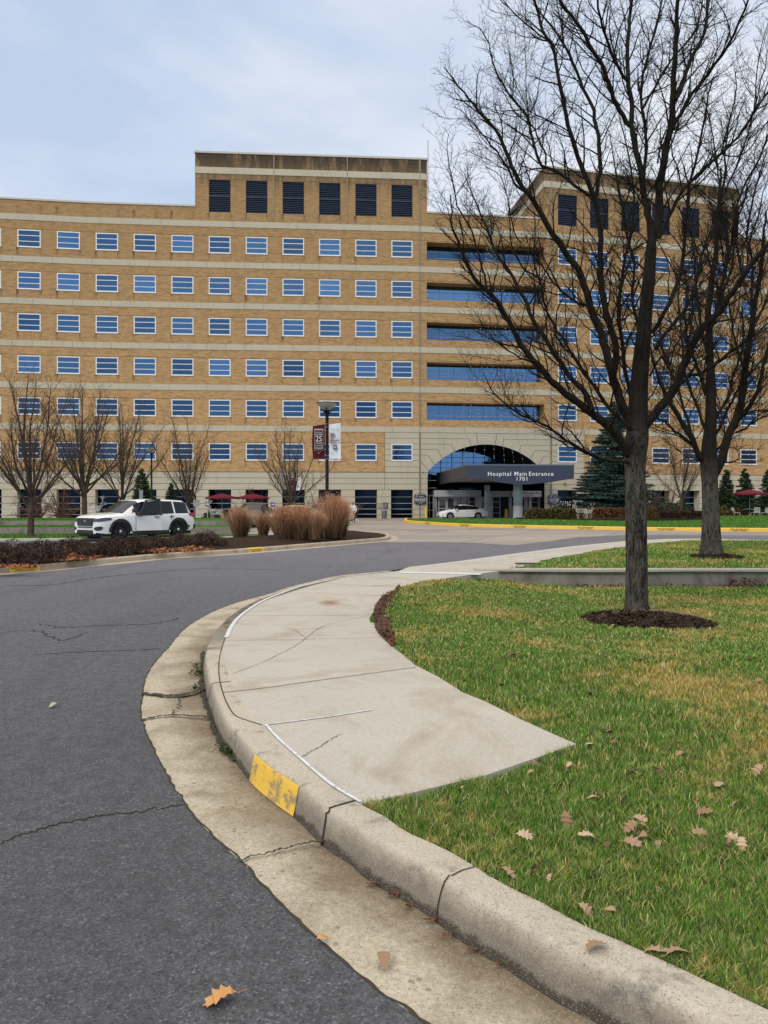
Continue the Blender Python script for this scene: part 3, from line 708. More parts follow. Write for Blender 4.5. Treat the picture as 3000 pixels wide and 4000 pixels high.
# weathering streaks on the plant storey
stk = t.noise(1.6, 5, .75, t.scaled(uvn, (1, .16, 1)))
hi = t.n('ShaderNodeMapRange'); hi.inputs[1].default_value = 33.5; hi.inputs[2].default_value = 37.5; t.l(zz, hi.inputs[0])
sk = t.math('MULTIPLY', t.ramp(t.math('ADD', stk, t.math('MULTIPLY', hi.outputs[0], .14)), [(.47, 0), (.66, 1)]), t.math('ADD', t.math('MULTIPLY', hi.outputs[0], .8), .05))
base = t.mix(t.math('MULTIPLY', hi.outputs[0], .55), base, (.13, .1, .07))
base = t.mix(sk, base, (.04, .034, .027))
# drips below the window corners
def drip(u_origin, pitch):
    fr_ = t.math('FRACT', t.math('DIVIDE', t.math('SUBTRACT', uu, u_origin), pitch))
    return t.math('LESS_THAN', t.math('ABSOLUTE', t.math('SUBTRACT', fr_, .5)), .036)
rowf = t.math('FRACT', t.math('DIVIDE', t.math('SUBTRACT', zz, 10.57), 4.243))
low = t.math('GREATER_THAN', rowf, .72)
sel = t.n('ShaderNodeTexWhiteNoise', noise_dimensions='2D'); cv = t.n('ShaderNodeCombineXYZ')
t.l(t.math('FLOOR', t.math('DIVIDE', t.math('SUBTRACT', uu, 49.23-1.9-3.8*12), 3.8)), cv.inputs[0]); t.l(t.math('FLOOR', t.math('DIVIDE', t.math('SUBTRACT', zz, 10.57), 4.243)), cv.inputs[1]); t.l(cv.outputs[0], sel.inputs['Vector'])
dr = t.math('MAXIMUM', drip(49.23-1.9-3.8*12, 3.8), t.math('MULTIPLY', drip(49.23+2.24-1.9-3.8*12, 3.8), .55))
dr = t.math('MULTIPLY', t.math('MULTIPLY', dr, low), t.math('MULTIPLY', sel.outputs['Value'], t.math('LESS_THAN', uu, 52.0)))
dr = t.math('MULTIPLY', dr, t.ramp(rowf, [(.74, .0), (.96, 1.0)]))
base = t.mix(t.math('MULTIPLY', dr, t.ramp(t.noise(4, 4, .7, uvn), [(.35, .3), (.6, 1)])), base, (.05, .04, .03))
M_BRICK = t.out(base, .9)
t = NT('limestone'); base = t.mix(t.noise(.4, 6, .6), (.42, .39, .3), (.54, .5, .4)); base = t.mix(t.ramp(t.noise(1.5, 5, .7, t.scaled(t.co(), (1, 1, .2))), [(.55, 0), (.75, .45)]), base, (.23, .205, .16)); M_STONE = t.out(base, .9)
M_SJOINT = simple('stone_joint', (.1, .085, .06), .9)
M_FRAME = simple('white_frame', (.72, .73, .74), .45)
M_PFRAME = simple('grey_frame', (.42, .43, .44), .45)
t = NT('blue_glass'); M_GLASS = t.out(t.mix(t.noise(.18, 2), (.085, .19, .37), (.115, .24, .43)), .04, 1.0)
t.bump(t.noise(.35, 2), .03, .05)
t = NT('dark_glass'); M_DGLASS = t.out(t.mix(t.noise(.5, 2), (.003, .004, .006), (.014, .026, .045)), .05, 1.0)
M_CAPM = simple('metal_coping', (.5, .47, .42), .5); M_DARK = simple('dark_soffit', (.03, .03, .032), .8)
M_LOUV = simple('louvre_blue', (.008, .012, .022), .5, var=.2); M_SLAT = simple('louvre_slat', (.03, .045, .08), .4)
M_ROOF = simple('roof_gravel', (.16, .15, .14), .95)
HB = empty('hospital_building', (0, 80, 0)); tag(HB, 'long seven storey tan brick hospital with stone bands and blue windows', 'building')
def hpart(mb, name, mat, smooth=False, uv=None):
    o = mb.build(name, mat, None, smooth, uv); o.parent = HB; o.matrix_parent_inverse = Matrix.Translation((0, -80, 0)); return o
# --- openings: (u0,u1,z0,z1, depth)
HO = []; WINS = []
for k, u in enumerate(CL[:12]):
    for r, (zt_, zb_) in enumerate(ROWS): HO.append((u, u+WW, zb_, zt_, .12)); WINS.append((u, r, 'L', k))
for k, u in enumerate(CR[:9]):
    for r, (zt_, zb_) in enumerate(ROWS): HO.append((u, u+WW, zb_, zt_, .12)); WINS.append((u, r, 'R', k))
GO_ = []
for u in CL[:12]+CR[:9]: GO_.append((u-.05, u+WW+.05, .0, 3.0, 1.0))
RO = [(52.99, 65.95, zb_-.15, zt_-.05, 1.35) for (zt_, zb_) in ROWS[:5]]
LO = [(u, u+WW, 31.8, 35.18, .35) for u in CL[:6]+CR[:6]]
ALL = HO+GO_+RO+LO
PENT = [(28.83, 53.02), (65.9, 90.25)]
UL0, UL1 = 0.0, 106.0
AX0, AX1 = 53.07, 65.95     # archway
def mat_stone(u, z):
    if z < 4.83: return True
    if 49.23-.72 < u < 70.6 and z < 9.08: return True
    return False
us = sorted(set([UL0, UL1, 48.53, 70.6, AX0, AX1]+FL[1:-1]+[p for q in PENT for p in q]+[v for o in ALL for v in o[:2]]))
zs = sorted(set([0.0, 4.83, 9.08, 32.3, 37.9]+[v for o in ALL for v in o[2:4]]))
brick = MB(); stone = MB(); buv = []
def inhole(u, z): return any(o[0] < u < o[1] and o[2] < z < o[3] for o in ALL) or (AX0 < u < AX1 and z < 9.08)
def pent(u): return any(a < u < b for a, b in PENT)
for a, b in zip(us, us[1:]):
    um = (a+b)/2; s_ = seg(um)
    for c0, c1 in zip(zs, zs[1:]):
        zm = (c0+c1)/2
        if inhole(um, zm) or (zm > 32.3 and not pent(um)): continue
        tgt = stone if mat_stone(um, zm) else brick
        if tgt is brick: buv += [(a, c0), (b, c0), (b, c1), (a, c1)]
        tgt.quad(W_(a, c0, 0, s_), W_(b, c0, 0, s_), W_(b, c1, 0, s_), W_(a, c1, 0, s_))
for o in ALL:   # reveals
    a, b, c0, c1, dp = o; s_ = seg((a+b)/2); st_ = mat_stone((a+b)/2, (c0+c1)/2); tgt = stone if st_ else brick
    for q, uvq in (((W_(a, c0, 0, s_), W_(a, c1, 0, s_), W_(a, c1, -dp, s_), W_(a, c0, -dp, s_)), [(a, c0), (a, c1), (a-dp, c1), (a-dp, c0)]),
              ((W_(b, c0, 0, s_), W_(b, c0, -dp, s_), W_(b, c1, -dp, s_), W_(b, c1, 0, s_)), [(b, c0), (b+dp, c0), (b+dp, c1), (b, c1)]),
              ((W_(a, c0, 0, s_), W_(a, c0, -dp, s_), W_(b, c0, -dp, s_), W_(b, c0, 0, s_)), [(a, c0), (a, c0-dp), (b, c0-dp), (b, c0)]),
              ((W_(a, c1, 0, s_), W_(b, c1, 0, s_), W_(b, c1, -dp, s_), W_(a, c1, -dp, s_)), [(a, c1), (b, c1), (b, c1+dp), (a, c1+dp)])):
        tgt.quad(*q)
        if tgt is brick: buv += uvq
# penthouse end walls, tops, roofs, backs
def vq(p, uvq): brick.quad(*p); buv.extend(uvq)
for (a, b) in PENT:
    for u, sgn in ((a, 1), (b, -1)):
        s_ = seg(u+.01*sgn); p = [W_(u, 31, 0, s_), W_(u, 31, -17, s_), W_(u, 37.9, -17, s_), W_(u, 37.9, 0, s_)]
        vq(p, [(0, 31), (17, 31), (17, 37.9), (0, 37.9)])
    vq([W_(a, 31, -17), W_(b, 31, -17), W_(b, 37.9, -17), W_(a, 37.9, -17)], [(a, 31), (b, 31), (b, 37.9), (a, 37.9)])
vq([W_(UL0, 0, -24), W_(UL1, 0, -24), W_(UL1, 32.3, -24), W_(UL0, 32.3, -24)], [(0, 0), (100, 0), (100, 32), (0, 32)])
for u in (UL0, UL1): vq([W_(u, 0, 0), W_(u, 0, -24), W_(u, 32.3, -24), W_(u, 32.3, 0)], [(0, 0), (24, 0), (24, 32), (0, 32)])
hpart(brick, 'brick_wall', M_BRICK, uv=buv)
# arch surround
UC = (AX0+AX1)/2; HWD = (AX1-AX0)/2; RISE = 3.02; SPR = 4.85; AR = (HWD**2+RISE**2)/(2*RISE); ACZ = SPR+RISE-AR
def arch_z(u): return ACZ+math.sqrt(max(AR**2-(u-UC)**2, 0))
NA = 36; AD = 5.5
for i in range(NA):
    a = AX0+(AX1-AX0)*i/NA; b = AX0+(AX1-AX0)*(i+1)/NA
    stone.quad(W_(a, arch_z(a), 0), W_(b, arch_z(b), 0), W_(b, 9.08, 0), W_(a, 9.08, 0))
hpart(stone, 'stone_wall', M_STONE)
mb = MB()
for i in range(NA):
    a = AX0+(AX1-AX0)*i/NA; b = AX0+(AX1-AX0)*(i+1)/NA
    mb.quad(W_(a, arch_z(a), 0), W_(a, arch_z(a), -AD), W_(b, arch_z(b), -AD), W_(b, arch_z(b), 0))
mb.quad(W_(AX0, 0, 0), W_(AX0, SPR, 0), W_(AX0, SPR, -AD), W_(AX0, 0, -AD)); mb.quad(W_(AX1, 0, 0), W_(AX1, SPR, 0), W_(AX1, SPR, -AD), W_(AX1, 0, -AD))
hpart(mb, 'arch_vault', M_DARK)
# arch glazing
mb = MB()
for i in range(NA):
    a = AX0+(AX1-AX0)*i/NA; b = AX0+(AX1-AX0)*(i+1)/NA
    mb.quad(W_(a, 4.1, -AD+.05), W_(b, 4.1, -AD+.05), W_(b, arch_z(b)-.02, -AD+.05), W_(a, arch_z(a)-.02, -AD+.05))
hpart(mb, 'arch_glazing', M_GLASS)
mb = MB()
for k in range(1, 10):
    u = AX0+(AX1-AX0)*k/10; fbox(mb, u-.03, u+.03, 4.1, arch_z(u)-.05, -AD+.06, -AD+.11)
for z in (5.0, 5.6, 6.2, 6.8, 7.4):
    hw = math.sqrt(max(AR**2-(z-ACZ)**2, 0)); hw = min(hw, HWD)
    fbox(mb, UC-hw+.1, UC+hw-.1, z-.02, z+.02, -AD+.06, -AD+.115)
hpart(mb, 'arch_mullion', M_DARK)
mb = MB(); fbox(mb, AX0+.01, AX1-.01, 0, 4.1, -AD-.3, -AD+.04); hpart(mb, 'lobby_wall', M_DGLASS)
mb = MB(); fbox(mb, AX0+.02, AX1-.02, 0.3, 4.4, -AD+.045, -AD+.05)
# stone bands
mb = MB()
for zt_, zb_ in BANDS: fbox(mb, UL0, UL1, zb_, zt_, -.02, .04)
band_mb = mb
mb = MB()
for (a, b) in PENT:
    mb = MB(); fbox(mb, a-.03, b+.03, 35.8, 36.46, -.02, .04)
    for u, sg in ((a, -1), (b, 1)):
        s_ = seg(u-.01*sg); mb.hexa([W_(u, 35.8, .02, s_), W_(u+sg*.04, 35.8, .02, s_), W_(u+sg*.04, 35.8, -17, s_), W_(u, 35.8, -17, s_), W_(u, 36.46, .02, s_), W_(u+sg*.04, 36.46, .02, s_), W_(u+sg*.04, 36.46, -17, s_), W_(u, 36.46, -17, s_)])
    hpart(mb, 'penthouse_band', M_STONE)
# parapet caps and roofs
mb = MB()
for a, b in ((UL0, PENT[0][0]), (PENT[0][1], PENT[1][0]), (PENT[1][1], UL1)): fbox(mb, a, b, 32.3, 32.48, -.5, .08)
for a, b in PENT:
    fbox(mb, a-.08, b+.08, 37.9, 38.1, -.5, .08)
    for u, sg in ((a, -1), (b, 1)):
        s_ = seg(u-.01*sg); mb.hexa([W_(u-.4*sg, 37.9, -.5, s_), W_(u+sg*.08, 37.9, -.5, s_), W_(u+sg*.08, 37.9, -17, s_), W_(u-.4*sg, 37.9, -17, s_), W_(u-.4*sg, 38.1, -.5, s_), W_(u+sg*.08, 38.1, -.5, s_), W_(u+sg*.08, 38.1, -17, s_), W_(u-.4*sg, 38.1, -17, s_)])
hpart(mb, 'parapet_cap', M_CAPM)
mb = MB(); fbox(mb, UL0, UL1, 31.3, 31.5, -24, -.02)
for a, b in PENT: fbox(mb, a+.02, b-.02, 37.3, 37.5, -17, -.02)
hpart(mb, 'roof', M_ROOF)
# joint lines
mb = MB()
for zt_, zb_ in ROWS[:5]: fbox(mb, UL0, UL1, zt_+.07, zt_+.1, -.01, .006)
fbox(mb, UL0, 48.5, 7.9, 7.93, -.01, .006); fbox(mb, 70.7, UL1, 7.9, 7.93, -.01, .006)
for a, b in PENT: fbox(mb, a, b, 35.24, 35.27, -.01, .006)
for z in JZ[:3]: fbox(mb, UL0, AX0, z-.02, z+.02, -.01, .006); fbox(mb, AX1, UL1, z-.02, z+.02, -.01, .006)
gs = sorted([(o[0], o[1]) for o in GO_])
for z in JZ[3:]+[.35]:
    e_ = [UL0]+[v for g_ in gs for v in g_]+[UL1]; e_ = e_[:]
    for a, b in zip(e_[::2], e_[1::2]):
        for a2, b2 in ([(a, b)] if not (a < AX0 < b) else [(a, AX0), (AX1, b)]):
            if b2-a2 > .05: fbox(mb, a2, b2, z-.02, z+.02, -.01, .006)
fbox(mb, UL0, UL1, 4.83, 4.87, -.01, .03)
# masonry joints round the arch: level lines that bend down towards the arch
VZ = [8.45, 7.85, 7.27, 6.68, 6.09, 5.42]
fan = [60, 38, 24, 16, 10, 5]
def seg_line(mb, u0, z0, u1, z1, w_=.022):
    du, dz = u1-u0, z1-z0; L = math.hypot(du, dz); nu, nz_ = -dz/L*w_, du/L*w_
    mb.hexa([W_(u0-nu, z0-nz_, .007), W_(u1-nu, z1-nz_, .007), W_(u1-nu, z1-nz_, -.01), W_(u0-nu, z0-nz_, -.01), W_(u0+nu, z0+nz_, .007), W_(u1+nu, z1+nz_, .007), W_(u1+nu, z1+nz_, -.01), W_(u0+nu, z0+nz_, -.01)])
angs = [13, 27, 38, 46, 52.5, 57]
for sg in (-1, 1):
    edge = 48.53 if sg < 0 else 70.6
    for i, (z, an) in enumerate(zip(VZ, angs)):
        a = math.radians(an)*.93; ui = UC+sg*AR*math.sin(a); zi = ACZ+AR*math.cos(a)
        # outward radial until the level line
        k = (z-zi)/math.cos(a); uo = ui+sg*k*math.sin(a)*.75
        seg_line(mb, ui, zi, uo, z)
        w0, w1 = (edge, uo) if sg < 0 else (uo, edge)
        win = (49.2, 51.5) if sg < 0 else (67.45, 69.8)
        for q0, q1 in (((w0, win[0]), (win[1], w1)) if (6.0 < z < 7.9) else ((w0, w1),)):
            if q0[0] if isinstance(q0, tuple) else False: pass
            if q1 > q0: fbox(mb, q0, q1, z-.018, z+.018, -.01, .006)
for sg in (-.35, .35): seg_line(mb, UC+sg*2.6, arch_z(UC+sg*2.6), UC+sg*3.3, 9.05)
for u in (48.53,): fbox(mb, u-.02, u+.02, 3.0, 9.08, -.01, .006)
hpart(mb, 'masonry_joint', M_SJOINT)
mb = MB()      # joints between the band stones
k = 0; u = UL0+1.1
while u < UL1:
    for i, (zt_, zb_) in enumerate(BANDS[1:]):
        if random.random() < .62: fbox(mb, u-.012, u+.012, zb_, zt_, .02, .046)
    u += 1.93
o = build2('stone_band', band_mb, mb, M_STONE, simple('band_joint', (.17, .15, .12), .9)); o.parent = HB; o.matrix_parent_inverse = Matrix.Translation((0, -80, 0))
# downpipes
for u, zt_ in ((52.25, 37.9), (66.67, 36.5)):
    mb = MB(); fbox(mb, u-.09, u-.035, 2.4, zt_, .0, .05); fbox(mb, u+.045, u+.1, 2.4, zt_, .0, .05); hpart(mb, 'expansion_joint', simple('pale_trim', (.36, .3, .22), .7))
    mb = MB(); fbox(mb, u-.034, u+.044, 0, zt_, .0, .03); hpart(mb, 'downpipe', M_SJOINT)
for u in (36.94, 44.59): mb = MB(); fbox(mb, u-.05, u+.05, 31, 37.9, 0, .05); hpart(mb, 'expansion_joint', simple('pale_trim2', (.27, .22, .16), .7))
# antenna mast at the right end of the left plant storey
mb = MB(); p = W_(53.1, 33, .1); mb.tube([p, p+Vector((0, 0, 7.0))], .05, 5); mb.tube([p+Vector((.12, 0, 1)), p+Vector((.12, 0, 5.5))], .025, 4); hpart(mb, 'antenna_mast', M_PFRAME)
# --- windows
fr = MB(); w_ = .1
M0 = lambda u, z, s_: None
def win_mesh():
    mb = MB(); H = 1.76
    mb.box(0, WW, -.08, .02, 0, w_); mb.box(0, WW, -.08, .02, H-w_, H); mb.box(0, w_, -.08, .02, w_, H-w_); mb.box(WW-w_, WW, -.08, .02, w_, H-w_)
    for k in (1, 2): z = H*k/3; mb.box(w_, WW-w_, -.07, .012, z-.035, z+.035)
    mb.box(-.04, WW+.04, -.02, .06, -.04, 0)
    return mb
def pane_mesh(): mb = MB(); mb.box(.05, WW-.05, -.055, -.045, .05, 1.71); return mb
wme = win_mesh().build('window', M_FRAME); pme = pane_mesh().build('window_glass', M_GLASS)
wmesh, pmesh = wme.data, pme.data; bpy.data.objects.remove(wme); bpy.data.objects.remove(pme)
M_GL2 = []
for k_, (c1, c2) in enumerate((((.06, .15, .3), (.085, .185, .36)), ((.04, .105, .22), (.065, .15, .29)), ((.03, .05, .08), (.06, .1, .16)))):
    t = NT('blue_glass_%d' % k_); M_GL2.append(t.out(t.mix(t.noise(.18, 2), c1, c2), .04, 1.0)); t.bump(t.noise(.35, 2), .03, .05)
pm = [pmesh]
for m_ in M_GL2: q = pmesh.copy(); q.materials.clear(); q.materials.append(m_); pm.append(q)
for m_ in M_GL2+[M_GLASS]:
    tr_ = m_.node_tree; oi = tr_.nodes.new('ShaderNodeObjectInfo'); rp_ = tr_.nodes.new('ShaderNodeMapRange'); rp_.inputs[3].default_value = .55; rp_.inputs[4].default_value = 1.2; mm = tr_.nodes.new('ShaderNodeMix'); mm.data_type = 'RGBA'; mm.blend_type = 'MULTIPLY'; mm.inputs[0].default_value = 1
    bs = tr_.nodes['Principled BSDF']; src = bs.inputs['Base Color'].links[0].from_socket; tr_.links.new(oi.outputs['Random'], rp_.inputs[0]); tr_.links.new(src, mm.inputs[6]); tr_.links.new(rp_.outputs[0], mm.inputs[7]); tr_.links.new(mm.outputs[2], bs.inputs['Base Color'])
def facemat(u, z, s_=None):   # local x along wall, y out of... local frame: x right, y depth(out = -y flipped), z up
    o = W_(u, z); s_ = seg(u); (x0, y0), (x1, y1) = FV[s_], FV[s_+1]; x = Vector((x1-x0, y1-y0, 0)).normalized(); zz_ = Vector((0, 0, 1)); y = zz_.cross(x)*-1   # y = outward
    M = Matrix(((x.x, y.x, 0), (x.y, y.y, 0), (0, 0, 1))).to_4x4(); M.translation = o; return M
extra = MB(); extrag = MB(); cnt = 0
order = sorted(WINS, key=lambda q: (q[2] == 'L' and q[3] == 11, q[2] == 'R' and q[3] >= 7, q[2] == 'R' and q[3] in (2, 3, 4, 5) and q[1] in (0, 1), q[2] == 'R' and q[3] in (1, 2) and q[1] == 5))
for (u, r, side, k) in order:
    M = facemat(u, ROWS[r][1])
    if cnt < 100:
        o = bpy.data.objects.new('window', wmesh); COL.objects.link(o); o.parent = HB; o.matrix_parent_inverse = Matrix.Translation((0, -80, 0)); o.matrix_basis = M
        g = bpy.data.objects.new('window_glass', pm[0 if r < 2 else 1 if r < 4 else (3 if side == 'R' and r == 5 and k > 2 else 2)]); COL.objects.link(g); g.parent = o
    else:
        for src, dst in ((wmesh, extra), (pmesh, extrag)):
            dst.add([M @ v.co for v in src.vertices], [tuple(p.vertices) for p in src.polygons])
    cnt += 1
eo = hpart(extra, 'window', M_FRAME); eo['kind'] = 'stuff'
eg = extrag.build('window_glass', M_GLASS, eo); eg['kind'] = 'stuff'
# ribbon windows in the deep openings
for (a, b, c0, c1, dp) in RO:
    mb = MB(); d = -1.3
    for f_ in (.36, .69): z = c1-(c1-c0)*f_; fbox(mb, a, b-.02, z-.025, z+.025, d, d+.06)
    n_ = 8
    fbox(mb, b-.06, b-.01, c0, c1, d, d+.06)
    o = hpart(mb, 'ribbon_window', M_PFRAME)
    mb = MB(); fbox(mb, a+.01, b-.06, c0+.01, c1-.01, d-.03, d+.0)
    g = mb.build('ribbon_glass', M_GLASS, o); 
    mb = MB()
    for k_ in range(1, n_): u = a+(b-a)*k_/n_; fbox(mb, u-.012, u+.012, c0, c1, d, d+.012)
    g = mb.build('glass_joint', M_DARK, o)
# louvres
lb = MB(); ns = 17
for i in range(ns):
    z = 3.38*i/ns; lb.add([(0.06, -.05, z+.02), (2.18, -.05, z+.02), (2.18, -.17, z+.16), (.06, -.17, z+.16), (0.06, -.03, z+.05), (2.18, -.03, z+.05), (2.18, -.15, z+.19), (.06, -.15, z+.19)], ((0, 3, 2, 1), (4, 5, 6, 7), (0, 1, 5, 4), (1, 2, 6, 5), (2, 3, 7, 6), (3, 0, 4, 7)))
lb.box(.05, 2.19, -.06, -.01, 1.62, 1.74); lo = lb.build('louvre', M_SLAT); lm = lo.data; bpy.data.objects.remove(lo)
bb = MB(); bb.box(0.01, 2.23, -.34, -.2, 0.01, 3.37); bb.box(.0, .06, -.2, 0, 0, 3.38); bb.box(2.18, 2.24, -.2, 0, 0, 3.38); bb.box(0, 2.24, -.2, 0, 3.34, 3.38); bo = bb.build('louvre_backing', M_LOUV); bmh = bo.data; bpy.data.objects.remove(bo)
for u in CL[:6]+CR[:6]:
    o = bpy.data.objects.new('louvre', lm); COL.objects.link(o); o.parent = HB; o.matrix_parent_inverse = Matrix.Translation((0, -80, 0)); o.matrix_basis = facemat(u, 31.8)
    g = bpy.data.objects.new('louvre_backing', bmh); COL.objects.link(g); g.parent = o
# ground floor windows
for i, (a, b, c0, c1, dp) in enumerate(GO_):
    mb = MB(); d = -.9
    for z in JZ[3:]+[.42]: fbox(mb, a, b, z-.025, z+.025, d, d+.06)
    if i >= 12: 
        for z in (2.25, 1.3, .6): pass
        fbox(mb, b-.1, b-.02, c0, c1, d, d+.08)
    o = hpart(mb, 'ground_floor_window', M_PFRAME)
    mb = MB(); fbox(mb, a+.005, b-.005, c0+.01, c1-.005, d-.05, d); mb.build('window_glass', M_DGLASS, o)
# posters in the window right of the entrance
a = CR[0]; random.seed(3)
for k_ in range(14):
    u = a+.12+(k_ % 7)*.28+random.uniform(-.04, .04); z = (1.32, 1.66)[k_//7]+random.uniform(-.06, .06); mb = MB(); fbox(mb, u, u+.13, z, z+.15, -.85, -.84); hpart(mb, 'paper_note', M_FRAME)
# string lights fanning down from the roof edge
M_WIRE = simple('string_wire', (.06, .08, .06), .7); M_BULB = simple('clear_bulb', (.75, .78, .76), .2)
M_GARL = simple('green_garland', (.03, .1, .05), .7)
top = W_(59.7, 31.9, .35)
for k in range(11):
    f_ = (k-5)/5; u1 = 59.7+f_*5.2; end = W_(u1, 4.9 if abs(f_) < .7 else 5.4, 5.2+.8*(1-abs(f_)))
    pts = []
    for i in range(25):
        q = i/24; p = top*(1-q)+end*q; p = p+Vector((0, .0, -1.4*math.sin(PI*q)*.6)); p.x += math.copysign(.3, f_)*math.sin(PI*q)*abs(f_)*-1
        pts.append(p)
    e_ = empty('string_lights', tuple(top), 0, None, None)
    tag(e_, 'strand of small clear bulbs hanging from roof to canopy over the arch', 'string lights', 'light strands fanned over the entrance arch')
    mw = MB(); mw.tube([p-top for p in pts], .008, 3)
    mb = MB()
    for i in range(42):
        q = (i+.5+random.uniform(-.4, .4))/42*23.9; j = min(int(q), 23); p = pts[j]*(1-(q-j))+pts[j+1]*(q-j)-top; mb.lathe([(.0, -.05), (.026, -.02), (.022, .015), (0, .04)], 5, Matrix.Translation(p), cap=False)
    build2('light_strand', mw, mb, M_WIRE, M_BULB, e_)
mb = MB(); random.seed(5)
for i in range(420):
    q = random.random()**1.6; p = Vector((random.gauss(0, .12+.35*(1-q)*.6), random.gauss(0, .1), -q*2.6+.4)); mb.tube([p, p+Vector((random.uniform(-.12, .12), random.uniform(-.1, .1), random.uniform(-.1, .1)))], .018, 3)
o = mb.build('roof_garland', M_GARL); o.location = top; tag(o, 'green garland at the roof edge where the light strands meet', 'garland')

# ================================================================ ENTRANCE CANOPY
M_NAVY = simple('navy_metal', (.032, .042, .085), .45, var=.06); M_NAVYD = simple('dark_fascia', (.035, .035, .045), .5, var=.06); M_SOFF = simple('soffit_panel', (.42, .43, .44), .7); M_WHITE = simple('white_letters', (.82, .83, .86), .5); M_COLM = simple('grey_column', (.5, .56, .66), .5, var=.1)
CN = empty('entrance_canopy', (11, 63, 0)); tag(CN, 'navy blue angled canopy lettered Hospital Main Entrance over the driveway', 'canopy')
def cpart(mb, name, mat, smooth=False): o = mb.build(name, mat, None, smooth); o.parent = CN; o.matrix_parent_inverse = Matrix.Translation((-11, -63, 0)); return o
Yf = 63.0; Lp = D(1821.5, 1816, Yf); Rp = D(2242, 1817, Yf*.995); ztop = Lp.z
Lb = D(1705.5, 1850, Yf/.775); Lb.z = ztop; Rb = Vector((Rp.x+1.0, Lb.y+1.6, ztop)); xd = (Rp-Lp); xd.z = 0; Wd = xd.length; xd.normalize(); nd = Vector((xd.y, -xd.x, 0))
def fz(f):   # lower edge of the front fascia, f along its length
    cur = [(0, 2.45-.0), (.08, 2.42), (.18, 2.33), (.3, 2.1), (.4, 1.93), (.5, 1.85), (.6, 1.86), (.72, 1.98), (.85, 2.24), (1, 2.45)]
    ys = [1869, 1869, 1874, 1884, 1890, 1893, 1892, 1886, 1877, 1868]
    zs_ = [EYE-(y-HZ)/F*Yf for y in ys]; return float(np.interp(f, [c[0] for c in cur], zs_))
mb = MB(); N_ = 24
for i in range(N_):
    f0, f1 = i/N_, (i+1)/N_; p0 = Lp+xd*Wd*f0; p1 = Lp+xd*Wd*f1
    a0, a1 = p0.copy(), p1.copy(); b0, b1 = p0.copy(), p1.copy(); b0.z = fz(f0); b1.z = fz(f1)
    th = nd*-.18
    mb.hexa([b0, b1, b1+th, b0+th, a0, a1, a1+th, a0+th])
cpart(mb, 'front_fascia', M_NAVY)
mb = MB(); th = .18
lz0 = fz(0)
for i in range(14):
    f0, f1 = i/14, (i+1)/14; p0 = Lp*(1-f0)+Lb*f0; p1 = Lp*(1-f1)+Lb*f1
    zz0 = lz0-.12*f0; zz1 = lz0-.12*f1
    b0 = Vector((p0.x, p0.y, zz0)); b1 = Vector((p1.x, p1.y, zz1)); o_ = Vector((.18, 0, 0))
    mb.hexa([b1, b0, b0+o_, b1+o_, p1, p0, p0+o_, p1+o_])
cpart(mb, 'side_fascia', M_NAVYD); mb = MB()
p0 = Rp; 
for i in range(14):
    f0, f1 = i/14, (i+1)/14; q0 = Rp*(1-f0)+Rb*f0; q1 = Rp*(1-f1)+Rb*f1; o_ = Vector((-.18, 0, 0))
    b0 = Vector((q0.x, q0.y, lz0)); b1 = Vector((q1.x, q1.y, lz0)); mb.hexa([b0+o_, b0, b1, b1+o_, q0+o_, q0, q1, q1+o_])
cpart(mb, 'side_fascia', M_NAVYD)
mb = MB(); zt_ = ztop-.02
mb.hexa([Lp.xy.to_3d()+Vector((.1, .1, zt_-.2)), Rp.xy.to_3d()+Vector((-.1, .1, zt_-.2)), Rb.xy.to_3d()+Vector((-.1, 0, zt_-.2)), Lb.xy.to_3d()+Vector((.1, 0, zt_-.2)), Lp.xy.to_3d()+Vector((.1, .1, zt_)), Rp.xy.to_3d()+Vector((-.1, .1, zt_)), Rb.xy.to_3d()+Vector((-.1, 0, zt_)), Lb.xy.to_3d()+Vector((.1, 0, zt_))])
cpart(mb, 'roof_slab', M_NAVYD)
mb = MB(); cp = [Lp, Rp, Rb, Lb]; cz = lz0+.12
for i in range(4):
    pass
vs = [(p.x+(.2 if p in (Lp, Lb) else -.2), p.y+(.2 if p in (Lp, Rp) else 0), cz) for p in cp]; mb.add(vs+[(v[0], v[1], cz+.06) for v in vs], ((0, 3, 2, 1), (4, 5, 6, 7), (0, 1, 5, 4), (1, 2, 6, 5), (2, 3, 7, 6), (3, 0, 4, 7)))
cpart(mb, 'soffit', M_SOFF)
mb = MB(); bz = Vector((0, 0, .06)); 
for a_, b_ in ((Lp, Rp), (Lb, Lp), (Rp, Rb)):
    d_ = (b_-a_).normalized(); n_ = Vector((d_.y, -d_.x, 0))*.03; mb.hexa([a_+n_-bz, b_+n_-bz, b_-n_*6-bz, a_-n_*6-bz, a_+n_+bz, b_+n_+bz, b_-n_*6+bz, a_-n_*6+bz])
cpart(mb, 'roof_trim', simple('canopy_trim', (.1, .125, .18), .4))
mt = frame(Lp+xd*Wd*.475+nd*.02+Vector((0, 0, -.62-.12)), xd)
f_w = [(1954-1821.5)/420.5]
zt1 = EYE-(1852-HZ)/F*Yf; zt2 = EYE-(1871.5-HZ)/F*Yf
M1 = frame(Lp.xy.to_3d()+xd*(Wd*(2034-1821.5)/420.5)+nd*.02+Vector((0, 0, zt1)), xd)
def set_canopy_text(o): o.parent = CN; o.matrix_parent_inverse = Matrix.Translation((-11, -63, 0))
